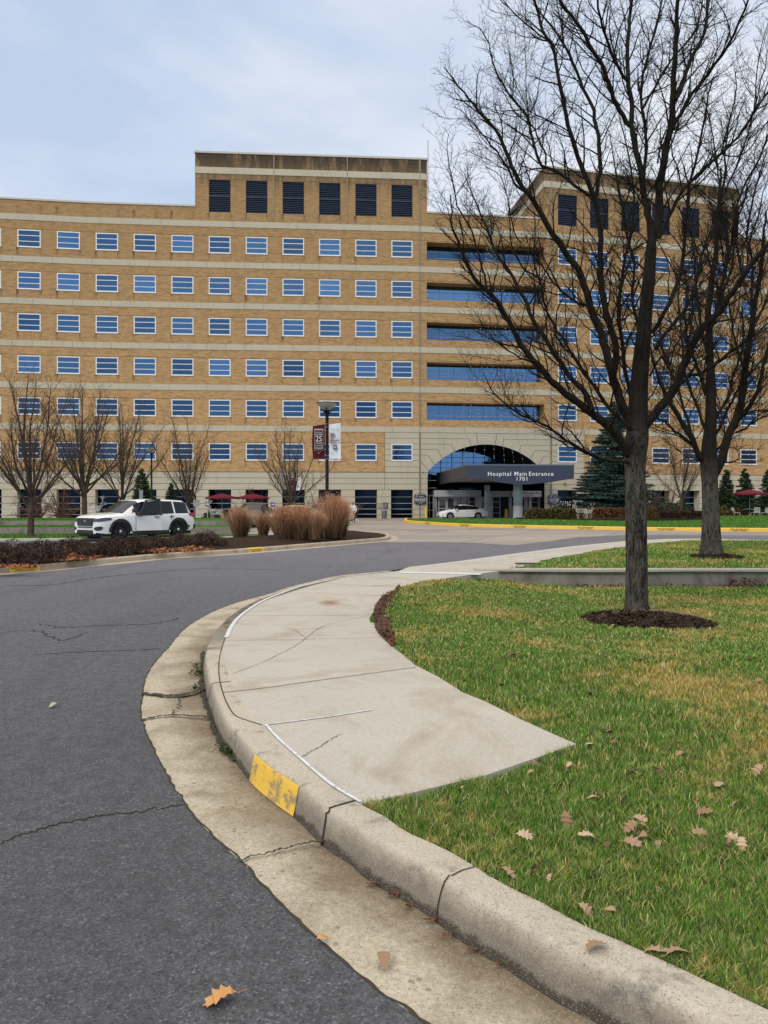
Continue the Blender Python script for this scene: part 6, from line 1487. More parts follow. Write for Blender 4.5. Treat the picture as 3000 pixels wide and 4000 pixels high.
e_ = empty('round_shrub', (*D(2538, 1965, 57).xy, .36)); tag(e_, 'round brown shrub peeking from behind the near trunk', 'shrub'); leafcloud('foliage', dome(.62, .6, .95), 2600, .04, .09, M_HG, '', '', e_)
for px, Y_, rx, h, lab, m_ in ((2580, 63, 1.6, 1.6, 'leafy grey green shrub right of the near trunk', M_SHG), (2650, 64, 1.5, 1.35, 'leafy grey green shrub behind the low dark hedge', M_SHG), (2190, 64, 1.0, 1.15, 'small leafy shrub under the window with paper notes', M_SHG), (2255, 63, .8, .9, 'small leafy shrub behind the reindeer figure', M_SHG), (2820, 62, .9, .95, 'brownish shrub at the foot of the right lamp post', M_HG), (2880, 65, .8, .8, 'brown low shrub left of the right umbrella table', M_HB), (840, 62, 1.1, 1.0, 'dark green shrub beside the first red umbrella table', M_SHG), (905, 63, .8, .8, 'dark shrub below the first red umbrella', M_HD)):
    s_ = D(px, 1965, Y_); e_ = empty('leafy_shrub', (s_.x, Y_, .3 if px > 2000 else 0)); tag(e_, lab, 'shrub'); leafcloud('foliage', dome(rx, .8, h), 2200, .05, .12, m_, '', '', e_, seed=px)
mb = MB(); a, b = D(2060, 1965, 56), D(2800, 1965, 56)
structure(slab('mulch_strip', a.x, b.x, 56.2, 61, .2, .395, M_MULCH, 'dark mulch strip under the clipped hedges', 'mulch'), 'dark mulch strip under the clipped hedges', 'mulch')
# purple shrubs on the island
def twig_shrub(px, py, rx, ry, h, lab, k_):
    x, y = G(px, py-8-max(0, (160-px)*.04), .2); ry *= .85; h *= .76; rx *= .86; e_ = empty('low_shrub', (x, y, .16)); tag(e_, lab, 'shrub'); leafcloud('foliage', dome(rx, ry, h), 3600, .018, .045, M_SHP, '', '', e_, .3, seed=k_)
    g = np.random.default_rng(k_); ts = TubeSet()
    for _ in range(260):
        a = g.uniform(0, 2*PI); q = g.uniform(.1, 1); P = [np.array((math.cos(a)*rx*q*.3, math.sin(a)*ry*q*.3, 0)), np.array((math.cos(a)*rx*q*.75, math.sin(a)*ry*q*.75, h*.6)), np.array((math.cos(a)*rx*q, math.sin(a)*ry*q, h*math.sqrt(max(0, 1.08-q*q))))]; ts.tube(P, [.006, .005, .003], 3)
    ts.build('stems', M_SHP, e_); return e_
for k_, (px, py, rx, ry, h, lab) in enumerate(((30, 2212, 1.0, .8, .68, 'dark purple brown shrub cut by the left edge of the photo'), (150, 2196, .85, .8, .66, 'dark purple brown shrub left of the orange leaf pile'), (262, 2186, .8, .8, .66, 'dark purple brown shrub just right of the orange leaf pile'), (320, 2176, .5, .6, .56, 'small purple brown shrub at the gap before the SUV nose'), (440, 2168, .75, .7, .6, 'purple brown shrub under the front wheel of the SUV'), (520, 2160, .7, .7, .58, 'purple brown shrub under the front door of the SUV'), (605, 2152, .8, .7, .56, 'purple brown shrub under the rear door of the SUV'), (700, 2144, .75, .7, .56, 'purple brown shrub under the rear wheel of the SUV'), (800, 2139, .9, .7, .6, 'rightmost purple brown shrub below the orange cone'))):
    twig_shrub(px, py, rx, ry, h, lab, 100+k_)
# leaf drifts on the island
mb = MB(); rng = np.random.default_rng(4)
for (px, py, k, sx, sy, hh) in ((245, 2182, 900, .36, .28, .3), (20, 2214, 200, .4, .1, .04), (630, 2155, 160, .35, .12, .12), (745, 2147, 160, .35, .12, .12)):
    x, y = G(px, py, .2)
    for _ in range(k):
        a, b = rng.normal()*sx, rng.normal()*sy; leaf(mb, 'oval', x+a, y+b, .19+hh*math.exp(-(a/sx)**2-(b/sy)**2)*random.random()+.02, random.uniform(.07, .13), tilt=.9)
tag(mb.build('leaf_drift', simple('orange_litter', (.3, .13, .06), .85, var=.6, scale=14)), 'orange brown leaf drift piled among the purple shrubs', 'leaves', kind='stuff')
# ornamental grasses
def ggrass_mat():
    t = NT('copper_grass'); p = t.n('ShaderNodeSeparateXYZ'); t.l(t.co('Object'), p.inputs[0]); g = t.n('ShaderNodeNewGeometry').outputs['Random Per Island']
    c = t.ramp(p.outputs[2], [(.0, (.1, .068, .038)), (.4, (.24, .15, .08)), (1.0, (.44, .25, .145))]); return t.out(t.mix(1.0, c, t.ramp(g, [(0, .35), (1, 1.9)]), 'MULTIPLY'), .85)
M_CG = ggrass_mat()
def grass_clump(seed, h, r, n_=1900):
    g = np.random.default_rng(seed); V = []
    r *= .88; a = g.uniform(0, 2*PI, n_); q = np.sqrt(g.random(n_))*(1+.22*np.sin(a*3+seed)+.15*np.sin(a*7+seed*2)); L_ = h*(.35+.75*g.random(n_)**.8); b = r*.42*q
    lean = .03+.55*q*g.random(n_)**1.6+.05*g.random(n_); w_ = g.uniform(.006, .011, n_)
    x0, y0 = np.cos(a)*b, np.sin(a)*b; ta = a+g.normal(size=n_)*.5; rows = []
    for f in (0, .35, .7, 1.0):
        rad = lean*L_*(f**1.5)*(r/.55); droop = L_*(f-.12*f**3*lean*2)
        cx, cy, cz = x0+np.cos(ta)*rad, y0+np.sin(ta)*rad, droop; px_, py_ = -np.sin(ta+.6)*w_*(1-.7*f), np.cos(ta+.6)*w_*(1-.7*f)
        rows.append(np.stack([cx-px_, cy-py_, cz], 1)); rows.append(np.stack([cx+px_, cy+py_, cz], 1))
    V = np.stack(rows, 1).reshape(-1, 3); base = np.arange(n_)[:, None]*8; Fq = np.concatenate([base+np.array([[0, 1, 3, 2]]), base+np.array([[2, 3, 5, 4]]), base+np.array([[4, 5, 7, 6]])])
    # plumes
    m_ = n_//2; i = g.integers(0, n_, m_); tip = V.reshape(n_, 8, 3)[i, 6]; prev = V.reshape(n_, 8, 3)[i, 4]; dd = tip-prev; P = []
    for k in range(5):
        f = .35+.2*k; c = prev+dd*f+g.normal(size=(m_, 3))*.018; s_ = .02; n3 = g.normal(size=(m_, 3)); n3 /= np.linalg.norm(n3, axis=1)[:, None]; P.append(np.stack([c-n3*s_, c+np.roll(n3, 1, 1)*s_*.4, c+n3*s_, c-np.roll(n3, 1, 1)*s_*.4], 1).reshape(-1, 3))
    P = np.concatenate(P); o_ = len(V); k4 = len(P)//4
    return np.concatenate([V, P]), np.concatenate([Fq, o_+np.arange(k4*4).reshape(k4, 4)])
GG = 'clumps of copper coloured ornamental grass on the island'
for k_, (px, py, h, r, lab) in enumerate(((934, 2100, 1.15, .62, 'leftmost copper grass clump on the island near the cone'), (1027, 2091, .85, .48, 'small copper grass clump second from left'), (1105, 2104, 1.22, .7, 'tall copper grass clump left half of the big pair'), (1175, 2103, 1.25, .7, 'tall copper grass clump right half of the big pair'), (1238, 2104, .95, .5, 'dark low copper grass clump left of the banner lamp'), (1298, 2098, 1.65, .62, 'tallest copper grass clump at the foot of the banner lamp'), (1328, 2096, 1.4, .5, 'rightmost copper grass clump before the walking person'))):
    x, y = G(px, py, .25); e_ = tag(fastmesh('ornamental_grass', *grass_clump(70+k_, h, r), M_CG), lab, 'ornamental grass', GG); e_.location = (x, y, .22)
# ================================================================ VEHICLES
def interp(x, pts): return float(np.interp(x, [p[0] for p in pts], [p[1] for p in pts]))
M_TYRE = simple('tyre_rubber', (.015, .015, .016), .85); M_BLKP = simple('black_plastic', (.022, .022, .024), .6); M_CGL = simple('car_glass', (.006, .008, .011), .05, spec=.4, var=.05); M_RIMB = simple('black_rim', (.02, .02, .022), .4); M_RIMS = simple('alloy_rim', (.35, .36, .38), .3, .8); M_CHR = simple('chrome', (.6, .6, .62), .15, 1.0); M_HL = simple('headlight_lens', (.3, .33, .38), .08, .5); M_RED_L = simple('tail_light', (.4, .012, .01), .15)
def paint(nm, c, rough=.22):
    t = NT(nm); t.b.inputs['Coat Weight'].default_value = .5; return t.out(c, rough, 0, .5)
def car(e_, sp, body_mat, clad):
    """sp: L, W, top, belt, half, roofhalf, sill, wheels (x), r, arch, glass regions; x forward"""
    L, W = sp['L'], sp['W']; xs = sorted(set([round(v, 3) for v in np.linspace(-L/2, L/2, 61)]+[round(x+d, 3) for x in sp['wheels'] for d in np.linspace(-sp['arch'], sp['arch'], 17)]+sp['cuts']))
    rings = []
    for x in xs:
        top, belt, hw, rh = interp(x, sp['top']), interp(x, sp['belt']), interp(x, sp['half']), interp(x, sp['roof']); sill = interp(x, sp['sill'])
        zb = sill
        for xw in sp['wheels']:
            dd = sp['arch']**2-(x-xw)**2
            if dd > 0: zb = max(zb, sp['r']+math.sqrt(dd))
        g = max(0, min(1, (top-belt-.05)/.3)); zm = max(.58*belt+.12, zb+.02)
        p = [(0, sill), (hw*.9, min(zb, zb)), (hw*.985, zb+.06 if zb < zm-.07 else zb+.005), (hw, zm), (hw*.985, max(belt-.07, zm+.01)), (hw*.95, max(belt, zm+.03)), (hw*.95*(1-g)*.95+(rh+.05)*g, top-.03-.05*g), (hw*.95*(1-g)*.8+(rh-.08)*g, top-.008), (0, top+.012)]
        rings.append((x, p))
    parts = {}
    def P(nm): return parts.setdefault(nm, MB())
    k = len(rings[0][1])
    for i in range(len(xs)-1):
        x0, a = rings[i]; x1, b = rings[i+1]; xm = (x0+x1)/2; top, belt = interp(xm, sp['top']), interp(xm, sp['belt'])
        for j in range(k-1):
            nm = 'body'
            if clad and j in (1,): nm = 'cladding'
            if j == 5 and top-belt > .2:
                for (q0, q1, n2) in sp['side_glass']:
                    if q0 <= xm <= q1: nm = n2
            if j >= 6 and sp['ws'][0] < xm < sp['ws'][1]: nm = 'windshield'
            if j >= 6 and sp['rw'][0] < xm < sp['rw'][1]: nm = 'rear_window'
            if j == 5 and nm == 'body' and top-belt > .2 and sp.get('black_pillar') and sp['side_glass'][0][0] < xm < sp['side_glass'][-1][1]: nm = 'pillar'
            if j == 6 and nm in ('windshield', 'rear_window'): pass
            for s_ in (1, -1):
                q = [(x0, s_*a[j][0], a[j][1]), (x1, s_*b[j][0], b[j][1]), (x1, s_*b[j+1][0], b[j+1][1]), (x0, s_*a[j+1][0], a[j+1][1])]
                key = nm if nm in ('body', 'cladding', 'windshield', 'rear_window', 'pillar') else nm+('#l' if s_ > 0 else '#r')
                P(key).add(q, ((0, 1, 2, 3) if s_ < 0 else (3, 2, 1, 0),))
    for (x, p), s_ in ((rings[0], -1), (rings[-1], 1)):
        for j in range(k-1):
            P('body').add([(x, p[j][0], p[j][1]), (x, p[j+1][0], p[j+1][1]), (x, -p[j+1][0], p[j+1][1]), (x, -p[j][0], p[j][1])], ((0, 1, 2, 3) if s_ < 0 else (3, 2, 1, 0),))
    mats = dict(body=body_mat, cladding=M_BLKP, windshield=M_CGL, rear_window=M_CGL, pillar=M_BLKP)
    for nm, mb in parts.items():
        real = nm.split('#')[0]; o = mb.build(real, mats.get(real, M_CGL), e_, False)
        bm = bmesh.new(); bm.from_mesh(o.data); bmesh.ops.remove_doubles(bm, verts=bm.verts, dist=.0005); bmesh.ops.recalc_face_normals(bm, faces=bm.faces)
        bm.to_mesh(o.data); bm.free(); o.data.polygons.foreach_set('use_smooth', [True]*len(o.data.polygons)); 
        try: o.data.set_sharp_from_angle(angle=math.radians(32))
        except Exception: pass
    # underbody and wells
    mb = MB(); mb.box(-L/2+.25, L/2-.25, -W*.43, W*.43, .2, sp['belt'][2][1]-.35); mb.build('underbody', M_BLKP, e_)
    for xw in sp['wheels']:
        for s_ in (1, -1):
            hw = interp(xw, sp['half']); r = sp['r']; M = Matrix.Translation((xw, s_*(hw-.13), r)) @ Matrix.Rotation(-s_*PI/2, 4, 'X')
            mb = MB(); mb.lathe([(r*.62, -.1), (r*.93, -.11), (r, -.07), (r, .07), (r*.93, .105), (r*.66, .1)], 30, M, cap=False); w_ = mb.build('wheel', M_TYRE, e_, True)
            mb = MB(); mb.lathe([(r*.67, .095), (r*.62, .06), (r*.55, .03), (0, .03)], 24, M, cap=False)
            for q in range(sp['spokes']):
                a = q*2*PI/sp['spokes']; Rm = M @ Matrix.Rotation(a, 4, 'Z'); mb.box(r*.1, r*.62, -r*.085, r*.085, .035, .075, Rm)
            mb.build('rim', sp['rim'], w_)
            mb = MB(); mb.lathe([(r*.2, .07), (r*.17, .1), (0, .11)], 16, M, cap=False); mb.build('hub_cap', M_CHR if clad else sp['rim'], w_)
            if clad:
                mb = MB(); A = sp['arch']; n_ = 26; y_ = s_*(hw+.012)
                for q in range(n_):
                    t0, t1 = PI*q/n_, PI*(q+1)/n_
                    f = lambda t, R_: (xw+math.cos(t)*R_, y_, r+math.sin(t)*R_-(.0))
                    a0, a1, b1_, b0 = f(t0, A-.01), f(t1, A-.01), f(t1, A+.085), f(t0, A+.085)
                    bk = lambda v: (v[0], v[1]-s_*.1, v[2]); mb.hexa([a0, a1, b1_, b0, bk(a0), bk(a1), bk(b1_), bk(b0)])
                mb.build('arch_trim', M_BLKP, e_)
    return e_
def seam(mb, x, sp, z0, z1, s_, w_=.006):
    hw = interp(x, sp['half']); mb.box(x-w_, x+w_, s_*(hw-.02), s_*(hw+.004), z0, z1)
# ---- white SUV
SUV = dict(L=5.05, W=2.0, top=[(-2.52, .92), (-2.46, 1.05), (-2.3, 1.35), (-2.15, 1.62), (-1.95, 1.72), (-1.2, 1.76), (-.3, 1.775), (.35, 1.74), (.62, 1.66), (1.0, 1.43), (1.38, 1.18), (1.5, 1.155), (2.0, 1.125), (2.3, 1.08), (2.46, 1.0), (2.525, .88)],
    belt=[(-2.52, .9), (-2.2, 1.13), (-1.2, 1.13), (.5, 1.08), (1.4, 1.08), (2.0, 1.06), (2.35, 1.0), (2.525, .84)], half=[(-2.52, .84), (-2.35, .95), (-2.0, .99), (0, 1.0), (1.6, 1.0), (2.15, .97), (2.4, .9), (2.525, .76)], roof=[(-2.5, .6), (-2, .68), (0, .7), (.8, .68), (1.4, .7)],
    sill=[(-2.52, .42), (-2.2, .3), (-1.0, .25), (1.2, .25), (2.2, .27), (2.525, .32)], wheels=[-1.5, 1.52], r=.4, arch=.465, cuts=[-2.12, -1.36, -1.28, -.43, -.36, .35, .52, 1.38],
    side_glass=[(-2.12, -1.36, 'quarter_window'), (-1.28, -.43, 'rear_side_window'), (-.36, .72, 'front_side_window')], ws=(.5, 1.38), rw=(-2.42, -2.12), spokes=5, rim=M_RIMB, black_pillar=False)
M_WP = paint('white_paint_suv', (.78, .79, .8)); 
sx, sy = (D(535, 1965, 32.4).x, 32.4)
suv = empty('suv', (sx, sy, 0), math.radians(180+55)); tag(suv, 'white SUV with black cladding and steel wheels stopped behind the planted island', 'SUV')
car(suv, SUV, M_WP, True)
mb = MB(); mb.hexa([(2.44, -.58, .66), (2.44, .58, .66), (2.57, .5, .66), (2.57, -.5, .66), (2.4, -.66, .98), (2.4, .66, .98), (2.545, .58, .97), (2.545, -.58, .97)]); mb.build('grille', M_BLKP, suv)
mb = MB(); mb.lathe([(.09, 0), (.085, .02), (0, .025)], 20, frame((2.535, 0, .84), (0, 1, 0), (.1, 0, 1)) @ Matrix.Diagonal((1, .5, 1, 1))); mb.build('badge', simple('badge_silver', (.45, .5, .6), .3, .6), suv)
mb = MB(); mb.hexa([(2.3, -.66, .32), (2.3, .66, .32), (2.56, .56, .34), (2.56, -.56, .34), (2.3, -.66, .48), (2.3, .66, .48), (2.565, .52, .48), (2.565, -.52, .48)]); mb.box(2.3, 2.56, -.5, .5, .58, .615); mb.build('lower_intake', M_BLKP, suv)
mb = MB(); mb.hexa([(1.9, -.93, .27), (1.9, .93, .27), (2.55, .7, .3), (2.55, -.7, .3), (1.9, -.93, .33), (1.9, .93, .33), (2.57, .7, .34), (2.57, -.7, .34)]); mb.build('front_lip', M_BLKP, suv)
def strip(st, s_):
    mb = MB(); n_ = len(st)
    for x, y, z0, z1 in st: mb.v += [(x, s_*y, z0), (x, s_*y, z1), (x-.06, s_*(y-.06), z1), (x-.06, s_*(y-.06), z0)]
    for i in range(n_-1):
        for j in range(4): mb.f.append((4*i+j, 4*i+(j+1) % 4, 4*i+4+(j+1) % 4, 4*i+4+j))
    mb.f += [(0, 1, 2, 3), tuple(4*n_-4+j for j in range(4))]; return mb
for s_ in (1, -1):
    mb = strip([(1.96, .992, .9, .985), (2.2, .972, .87, .995), (2.38, .915, .845, .985), (2.48, .845, .835, .965), (2.548, .72, .83, .955), (2.562, .6, .83, .945)], s_); mb.build('headlight', simple('head_lens', (.12, .13, .17), .1, .3), suv)
    mb = strip([(2.34, .935, .52, .62), (2.45, .87, .47, .64), (2.54, .77, .47, .62), (2.56, .66, .5, .58)], s_); mb.build('fog_recess', M_BLKP, suv)
    mb = MB(); mb.hexa([(-2.5, s_*.8, .98), (-2.42, s_*.93, .98), (-2.12, s_*.985, 1.02), (-2.2, s_*.75, 1.0), (-2.48, s_*.8, 1.16), (-2.38, s_*.93, 1.16), (-2.1, s_*.975, 1.15), (-2.2, s_*.75, 1.15)]); mb.build('tail_light', M_RED_L, suv)
    mb = MB(); mb.box(.52, .72, s_*.98, s_*1.2, 1.07, 1.22); mb.box(.6, .68, s_*.9, s_*1.0, 1.09, 1.13); mb.build('side_mirror', M_BLKP, suv)
    mb = MB(); [mb.box(x-.1, x+.1, s_*.99, s_*1.03, .98, 1.015) for x in (-1.12, -.18)]; mb.build('door_handle', M_BLKP, suv)
    mb = MB(); seam(mb, -.4, SUV, .3, 1.06, s_); seam(mb, .78, SUV, .3, 1.05, s_); seam(mb, -1.1, SUV, .85, 1.1, s_)
    mb.build('door_seam', M_BLKP, suv)
    mb = MB(); mb.box(-.95, .95, s_*.95, s_*1.012, .26, .4); mb.build('rocker_trim', M_BLKP, suv)
mb = MB(); mb.tube([(1.0, 1.0, 1.16), (.95, 1.12, 1.24)], .015, 6); mb.lathe([(.02, -.06), (.08, -.03), (.09, .05), (.085, .06), (0, .06)], 14, frame((.97, 1.14, 1.28), (0, 1, 0), (0, 0, 1))); mb.build('spot_lamp', M_BLKP, suv)
mb = MB(); mb.hexa([(-2.5, -.9, .42), (-2.5, .9, .42), (-1.98, .97, .35), (-1.98, -.97, .35), (-2.56, -.88, .62), (-2.56, .88, .62), (-1.98, 1.0, .6), (-1.98, -1.0, .6)]); mb.build('rear_bumper', M_BLKP, suv)
# front door standing slightly open (driver side, the side we see is +y after the turn)
dr = MB(); hx = .78; A_ = Matrix.Translation((hx, 1.0, 0)) @ Matrix.Rotation(-math.radians(11), 4, 'Z')
def dq(mb, pts, th=.05):
    v = [A_ @ Vector((x-hx, y-1.0, z)) for x, y, z in pts]; n_ = len(v); w2 = [A_ @ Vector((x-hx, y-1.0-th, z)) for x, y, z in pts]; mb.add(v+w2, [tuple(range(n_)), tuple(range(n_, 2*n_))[::-1]]+[(i, (i+1) % n_, n_+(i+1) % n_, n_+i) for i in range(n_)])
dq(dr, [(.77, 1.02, .42), (.77, 1.02, 1.04), (-.39, 1.015, 1.06), (-.39, 1.02, .42)]); door_o = dr.build('front_door', M_WP, suv)
dr = MB(); dq(dr, [(.62, .99, 1.06), (.25, .8, 1.66), (-.36, .79, 1.74), (-.39, .99, 1.08)], .03); dr.build('door_window', M_CGL, door_o)
dr = MB()
for p in (((.7, 1.0, 1.05), (.27, .82, 1.7), (.2, .82, 1.7), (.6, 1.0, 1.05)), ((.27, .82, 1.68), (.27, .82, 1.74), (-.42, .8, 1.8), (-.42, .8, 1.74)), ((-.36, .8, 1.78), (-.44, .8, 1.78), (-.44, 1.0, 1.06), (-.36, 1.0, 1.06))): dq(dr, p, .05)
dr.build('door_frame', M_BLKP, door_o)
dr = MB(); dq(dr, [(-.28, 1.05, .98), (-.28, 1.05, 1.015), (-.06, 1.05, 1.015), (-.06, 1.05, .98)]); dr.build('door_handle', M_BLKP, door_o)
# ---- sedans
SED = dict(L=4.85, W=1.86, top=[(-2.42, .85), (-2.3, 1.03), (-1.9, 1.08), (-1.6, 1.13), (-1.0, 1.33), (-.4, 1.44), (.2, 1.455), (.55, 1.38), (.9, 1.2), (1.22, 1.0), (1.4, .95), (1.9, .86), (2.25, .74), (2.42, .58)],
    belt=[(-2.42, .8), (-2.2, .98), (-1.4, .99), (0, .95), (1.2, .9), (1.9, .8), (2.25, .68), (2.42, .55)], half=[(-2.42, .72), (-2.2, .86), (-1.6, .92), (0, .93), (1.6, .92), (2.1, .84), (2.42, .6)], roof=[(-2.4, .6), (-1.2, .58), (0, .6), (1.3, .68)],
    sill=[(-2.42, .35), (-2, .24), (0, .2), (2.0, .2), (2.42, .26)], wheels=[-1.38, 1.43], r=.335, arch=.39, cuts=[-1.55, -1.5, -.42, -.36, 1.1, 1.22], side_glass=[(-1.5, -.42, 'rear_side_window'), (-.36, .95, 'front_side_window')], ws=(.45, 1.22), rw=(-1.75, -1.0), spokes=10, rim=M_RIMS, black_pillar=True)
def sedan(x, y, rz, mat, lab, sp=SED, nm='sedan', grille=M_BLKP, cat='car'):
    e_ = empty(nm, (x, y, 0), math.radians(rz)); tag(e_, lab, cat); car(e_, sp, mat, False)
    f = sp['L']/2; zt = interp(f-.15, sp['top'])
    mb = MB(); mb.hexa([(f-.1, -.45, zt-.22), (f-.1, .45, zt-.22), (f+.02, .4, zt-.22), (f+.02, -.4, zt-.22), (f-.2, -.5, zt-.06), (f-.2, .5, zt-.06), (f-.06, .44, zt-.08), (f-.06, -.44, zt-.08)]); mb.build('grille', grille, e_)
    mb = MB(); mb.box(f-.2, f+.01, -.6, .6, .27, .36); mb.build('lower_intake', M_BLKP, e_)
    for s_ in (1, -1):
        mb = MB(); mb.hexa([(f-.5, s_*.86, zt-.1), (f-.1, s_*.66, zt-.2), (f-.02, s_*.48, zt-.2), (f-.4, s_*.5, zt-.1), (f-.52, s_*.85, zt), (f-.16, s_*.66, zt-.08), (f-.08, s_*.48, zt-.09), (f-.4, s_*.5, zt-.02)]); mb.build('headlight', M_HL, e_)
        mb = MB(); mb.hexa([(-f-.01, s_*.55, .82), (-f+.02, s_*.75, .82), (-f+.45, s_*.9, .86), (-f+.3, s_*.6, .84), (-f+.02, s_*.55, .95), (-f+.1, s_*.8, .95), (-f+.45, s_*.9, .95), (-f+.3, s_*.6, .95)]); mb.build('tail_light', M_RED_L, e_)
        mb = MB(); mb.box(.72, .9, s_*.92, s_*1.08, .93, 1.05); mb.build('side_mirror', mat, e_)
        mb = MB(); seam(mb, -.4, sp, .25, .95, s_, .004); seam(mb, .8, sp, .25, .92, s_, .004); seam(mb, -1.2, sp, .7, .98, s_, .004); mb.build('door_seam', M_BLKP, e_)
        mb = MB(); [mb.box(a-.09, a+.09, s_*.93, s_*.95, .8, .83) for a in (-1.1, -.15)]; mb.build('door_handle', M_CHR, e_)
    return e_
sd = sedan(D(1805, 1965, 71.5).x, 71.5, 180+10, paint('white_paint_sedan', (.75, .76, .78)), 'white four door sedan stopped under the entrance canopy')
P_T = paint('taupe_paint', (.13, .105, .09), .35); P_B = paint('beige_paint', (.5, .42, .33), .35); P_S = paint('silver_paint', (.27, .25, .24), .35)
SUV2 = dict(SUV, L=4.8, spokes=6, rim=M_RIMS)
sedan(D(995, 1965, 49).x, 49, 262, P_T, 'taupe car seen head on behind the left grass clumps', dict(SED, top=[(x, z*1.12) for x, z in SED['top']], belt=[(x, z*1.08) for x, z in SED['belt']]), 'parked_car')
sedan(D(1150, 1965, 50).x, 50, 215, P_B, 'beige sedan seen at an angle behind the big grass pair', nm='parked_car')
sedan(D(1262, 1965, 51).x, 51, 262, P_S, 'silver car with a chrome grille behind the dark low grass clump', dict(SED, top=[(x, z*1.08) for x, z in SED['top']]), 'parked_car', M_CHR)
sedan(D(1250, 1965, 55).x, 57, 200, P_B, 'beige car whose roof shows above the rightmost grass clump', nm='parked_car')
# ================================================================ PERSON
def skin_mesh(name, verts, edges, rad, mat, parent, sub=2, root=0):
    me = bpy.data.meshes.new(name); me.from_pydata(verts, edges, []); o = bpy.data.objects.new(name, me); COL.objects.link(o)
    m_ = o.modifiers.new('s', 'SKIN'); m_.use_smooth_shade = True; sd_ = me.skin_vertices[0].data
    for i, r in enumerate(rad): sd_[i].radius = r if hasattr(r, '__len__') else (r, r); sd_[i].use_root = (i == root)
    s2 = o.modifiers.new('u', 'SUBSURF'); s2.levels = sub; s2.render_levels = sub
    dg = bpy.context.evaluated_depsgraph_get(); dg.update(); m2 = bpy.data.meshes.new_from_object(o.evaluated_get(dg)); bpy.data.objects.remove(o)
    m2.name = name; m2.materials.clear(); m2.materials.append(mat); q = bpy.data.objects.new(name, m2); COL.objects.link(q); q.parent = parent; return q
x, y = G(1379, 2039); pe = empty('person', (x, y, 0), math.radians(-12)); tag(pe, 'person in white jacket and black trousers walking away with a dark bag', 'person')
M_SKIN = simple('skin', (.45, .27, .19), .6); M_JKT = simple('white_jacket', (.7, .74, .82), .8); M_TRS = simple('black_trousers', (.012, .012, .014), .85); M_HAIR = simple('grey_brown_hair', (.1, .075, .055), .9)
bv = [(0, 0, .92), (0, .01, 1.12), (0, .02, 1.34), (0, .02, 1.42), (0, .04, 1.52), (0, .05, 1.6), (.1, 0, .88), (.1, -.06, .5), (.1, .1, .1), (.1, -.02, .05), (-.09, 0, .88), (-.09, .1, .5), (-.09, .1, .1), (-.09, .2, .05), (.19, .02, 1.34), (.26, .0, 1.08), (.26, -.08, .86), (.26, -.1, .8), (-.19, .02, 1.34), (-.26, .02, 1.08), (-.25, .1, .86), (-.25, .12, .8)]
be = [(0, 1), (1, 2), (2, 3), (3, 4), (4, 5), (0, 6), (6, 7), (7, 8), (8, 9), (0, 10), (10, 11), (11, 12), (12, 13), (2, 14), (14, 15), (15, 16), (16, 17), (2, 18), (18, 19), (19, 20), (20, 21)]
br_ = [(.15, .11), (.14, .1), (.14, .1), (.06, .06), (.08, .09), (.07, .08), .085, .06, .042, .035, .085, .06, .042, .035, .055, .042, .03, .032, .055, .042, .03, .032]
skin_mesh('body', bv, be, br_, M_SKIN, pe)
for side, hx_, hy in ((1, .26, -.1), (-1, -.25, .12)):
    mb = MB()
    for q in range(4): mb.tube([(hx_+.0, hy-.03+.02*q, .8), (hx_-.005*side, hy-.03+.02*q, .745-.004*abs(q-1.5)), (hx_-.02*side, hy-.03+.02*q, .715+.004*abs(q-1.5))], [.009, .008, .007], 6)
    mb.tube([(hx_, hy-.035, .81), (hx_-.02*side, hy-.05, .77), (hx_-.03*side, hy-.05, .75)], [.01, .009, .008], 6); mb.build('fingers', M_SKIN, pe)
jv = [(0, 0, .8), (0, .01, .95), (0, .01, 1.14), (0, .02, 1.33), (0, .02, 1.41), (.2, .02, 1.34), (.275, .0, 1.08), (.27, -.08, .86), (-.2, .02, 1.34), (-.275, .02, 1.08), (-.26, .1, .86)]
skin_mesh('jacket', jv, [(0, 1), (1, 2), (2, 3), (3, 4), (3, 5), (5, 6), (6, 7), (3, 8), (8, 9), (9, 10)], [(.22, .17), (.21, .16), (.19, .15), (.17, .13), (.09, .08), .08, .065, .05, .08, .065, .05], M_JKT, pe, root=1)
tv = [(0, 0, .9), (.11, 0, .85), (.11, -.06, .5), (.1, .1, .1), (-.1, 0, .85), (-.1, .1, .5), (-.1, .1, .1)]
skin_mesh('trousers', tv, [(0, 1), (1, 2), (2, 3), (0, 4), (4, 5), (5, 6)], [(.17, .14), .115, .09, .075, .115, .09, .075], M_TRS, pe)
mb = MB(); mb.lathe([(0, -.12), (.08, -.09), (.108, 0), (.1, .07), (.06, .115), (0, .125)], 16, Matrix.Translation((0, .025, 1.575)) @ Matrix.Diagonal((.88, 1.0, 1, 1))); mb.build('hair', M_HAIR, pe, True)
for s_, yy in ((1, .0), (-1, .12)): mb = MB(); mb.lathe([(.05, 0), (.055, .04), (.045, .09), (0, .1)], 12, Matrix.Translation((.1*s_, yy+.06, 0)) @ Matrix.Diagonal((.9, 2.2, .9, 1))); mb.build('shoe', M_TRS, pe, True)
mb = MB(); mb.hexa([(-.1, -.05, 0), (.1, -.05, 0), (.1, .05, 0), (-.1, .05, 0), (-.09, -.03, .26), (.09, -.03, .26), (.09, .03, .26), (-.09, .03, .26)]); mb.tube([(-.06, 0, .25), (-.04, 0, .36), (.04, 0, .36), (.06, 0, .25)], .01, 5); o = mb.build('handbag', M_TRS); o.location = (x+.3, y-.1, .4); tag(o, 'dark handbag held at the right side of the walking person', 'handbag')
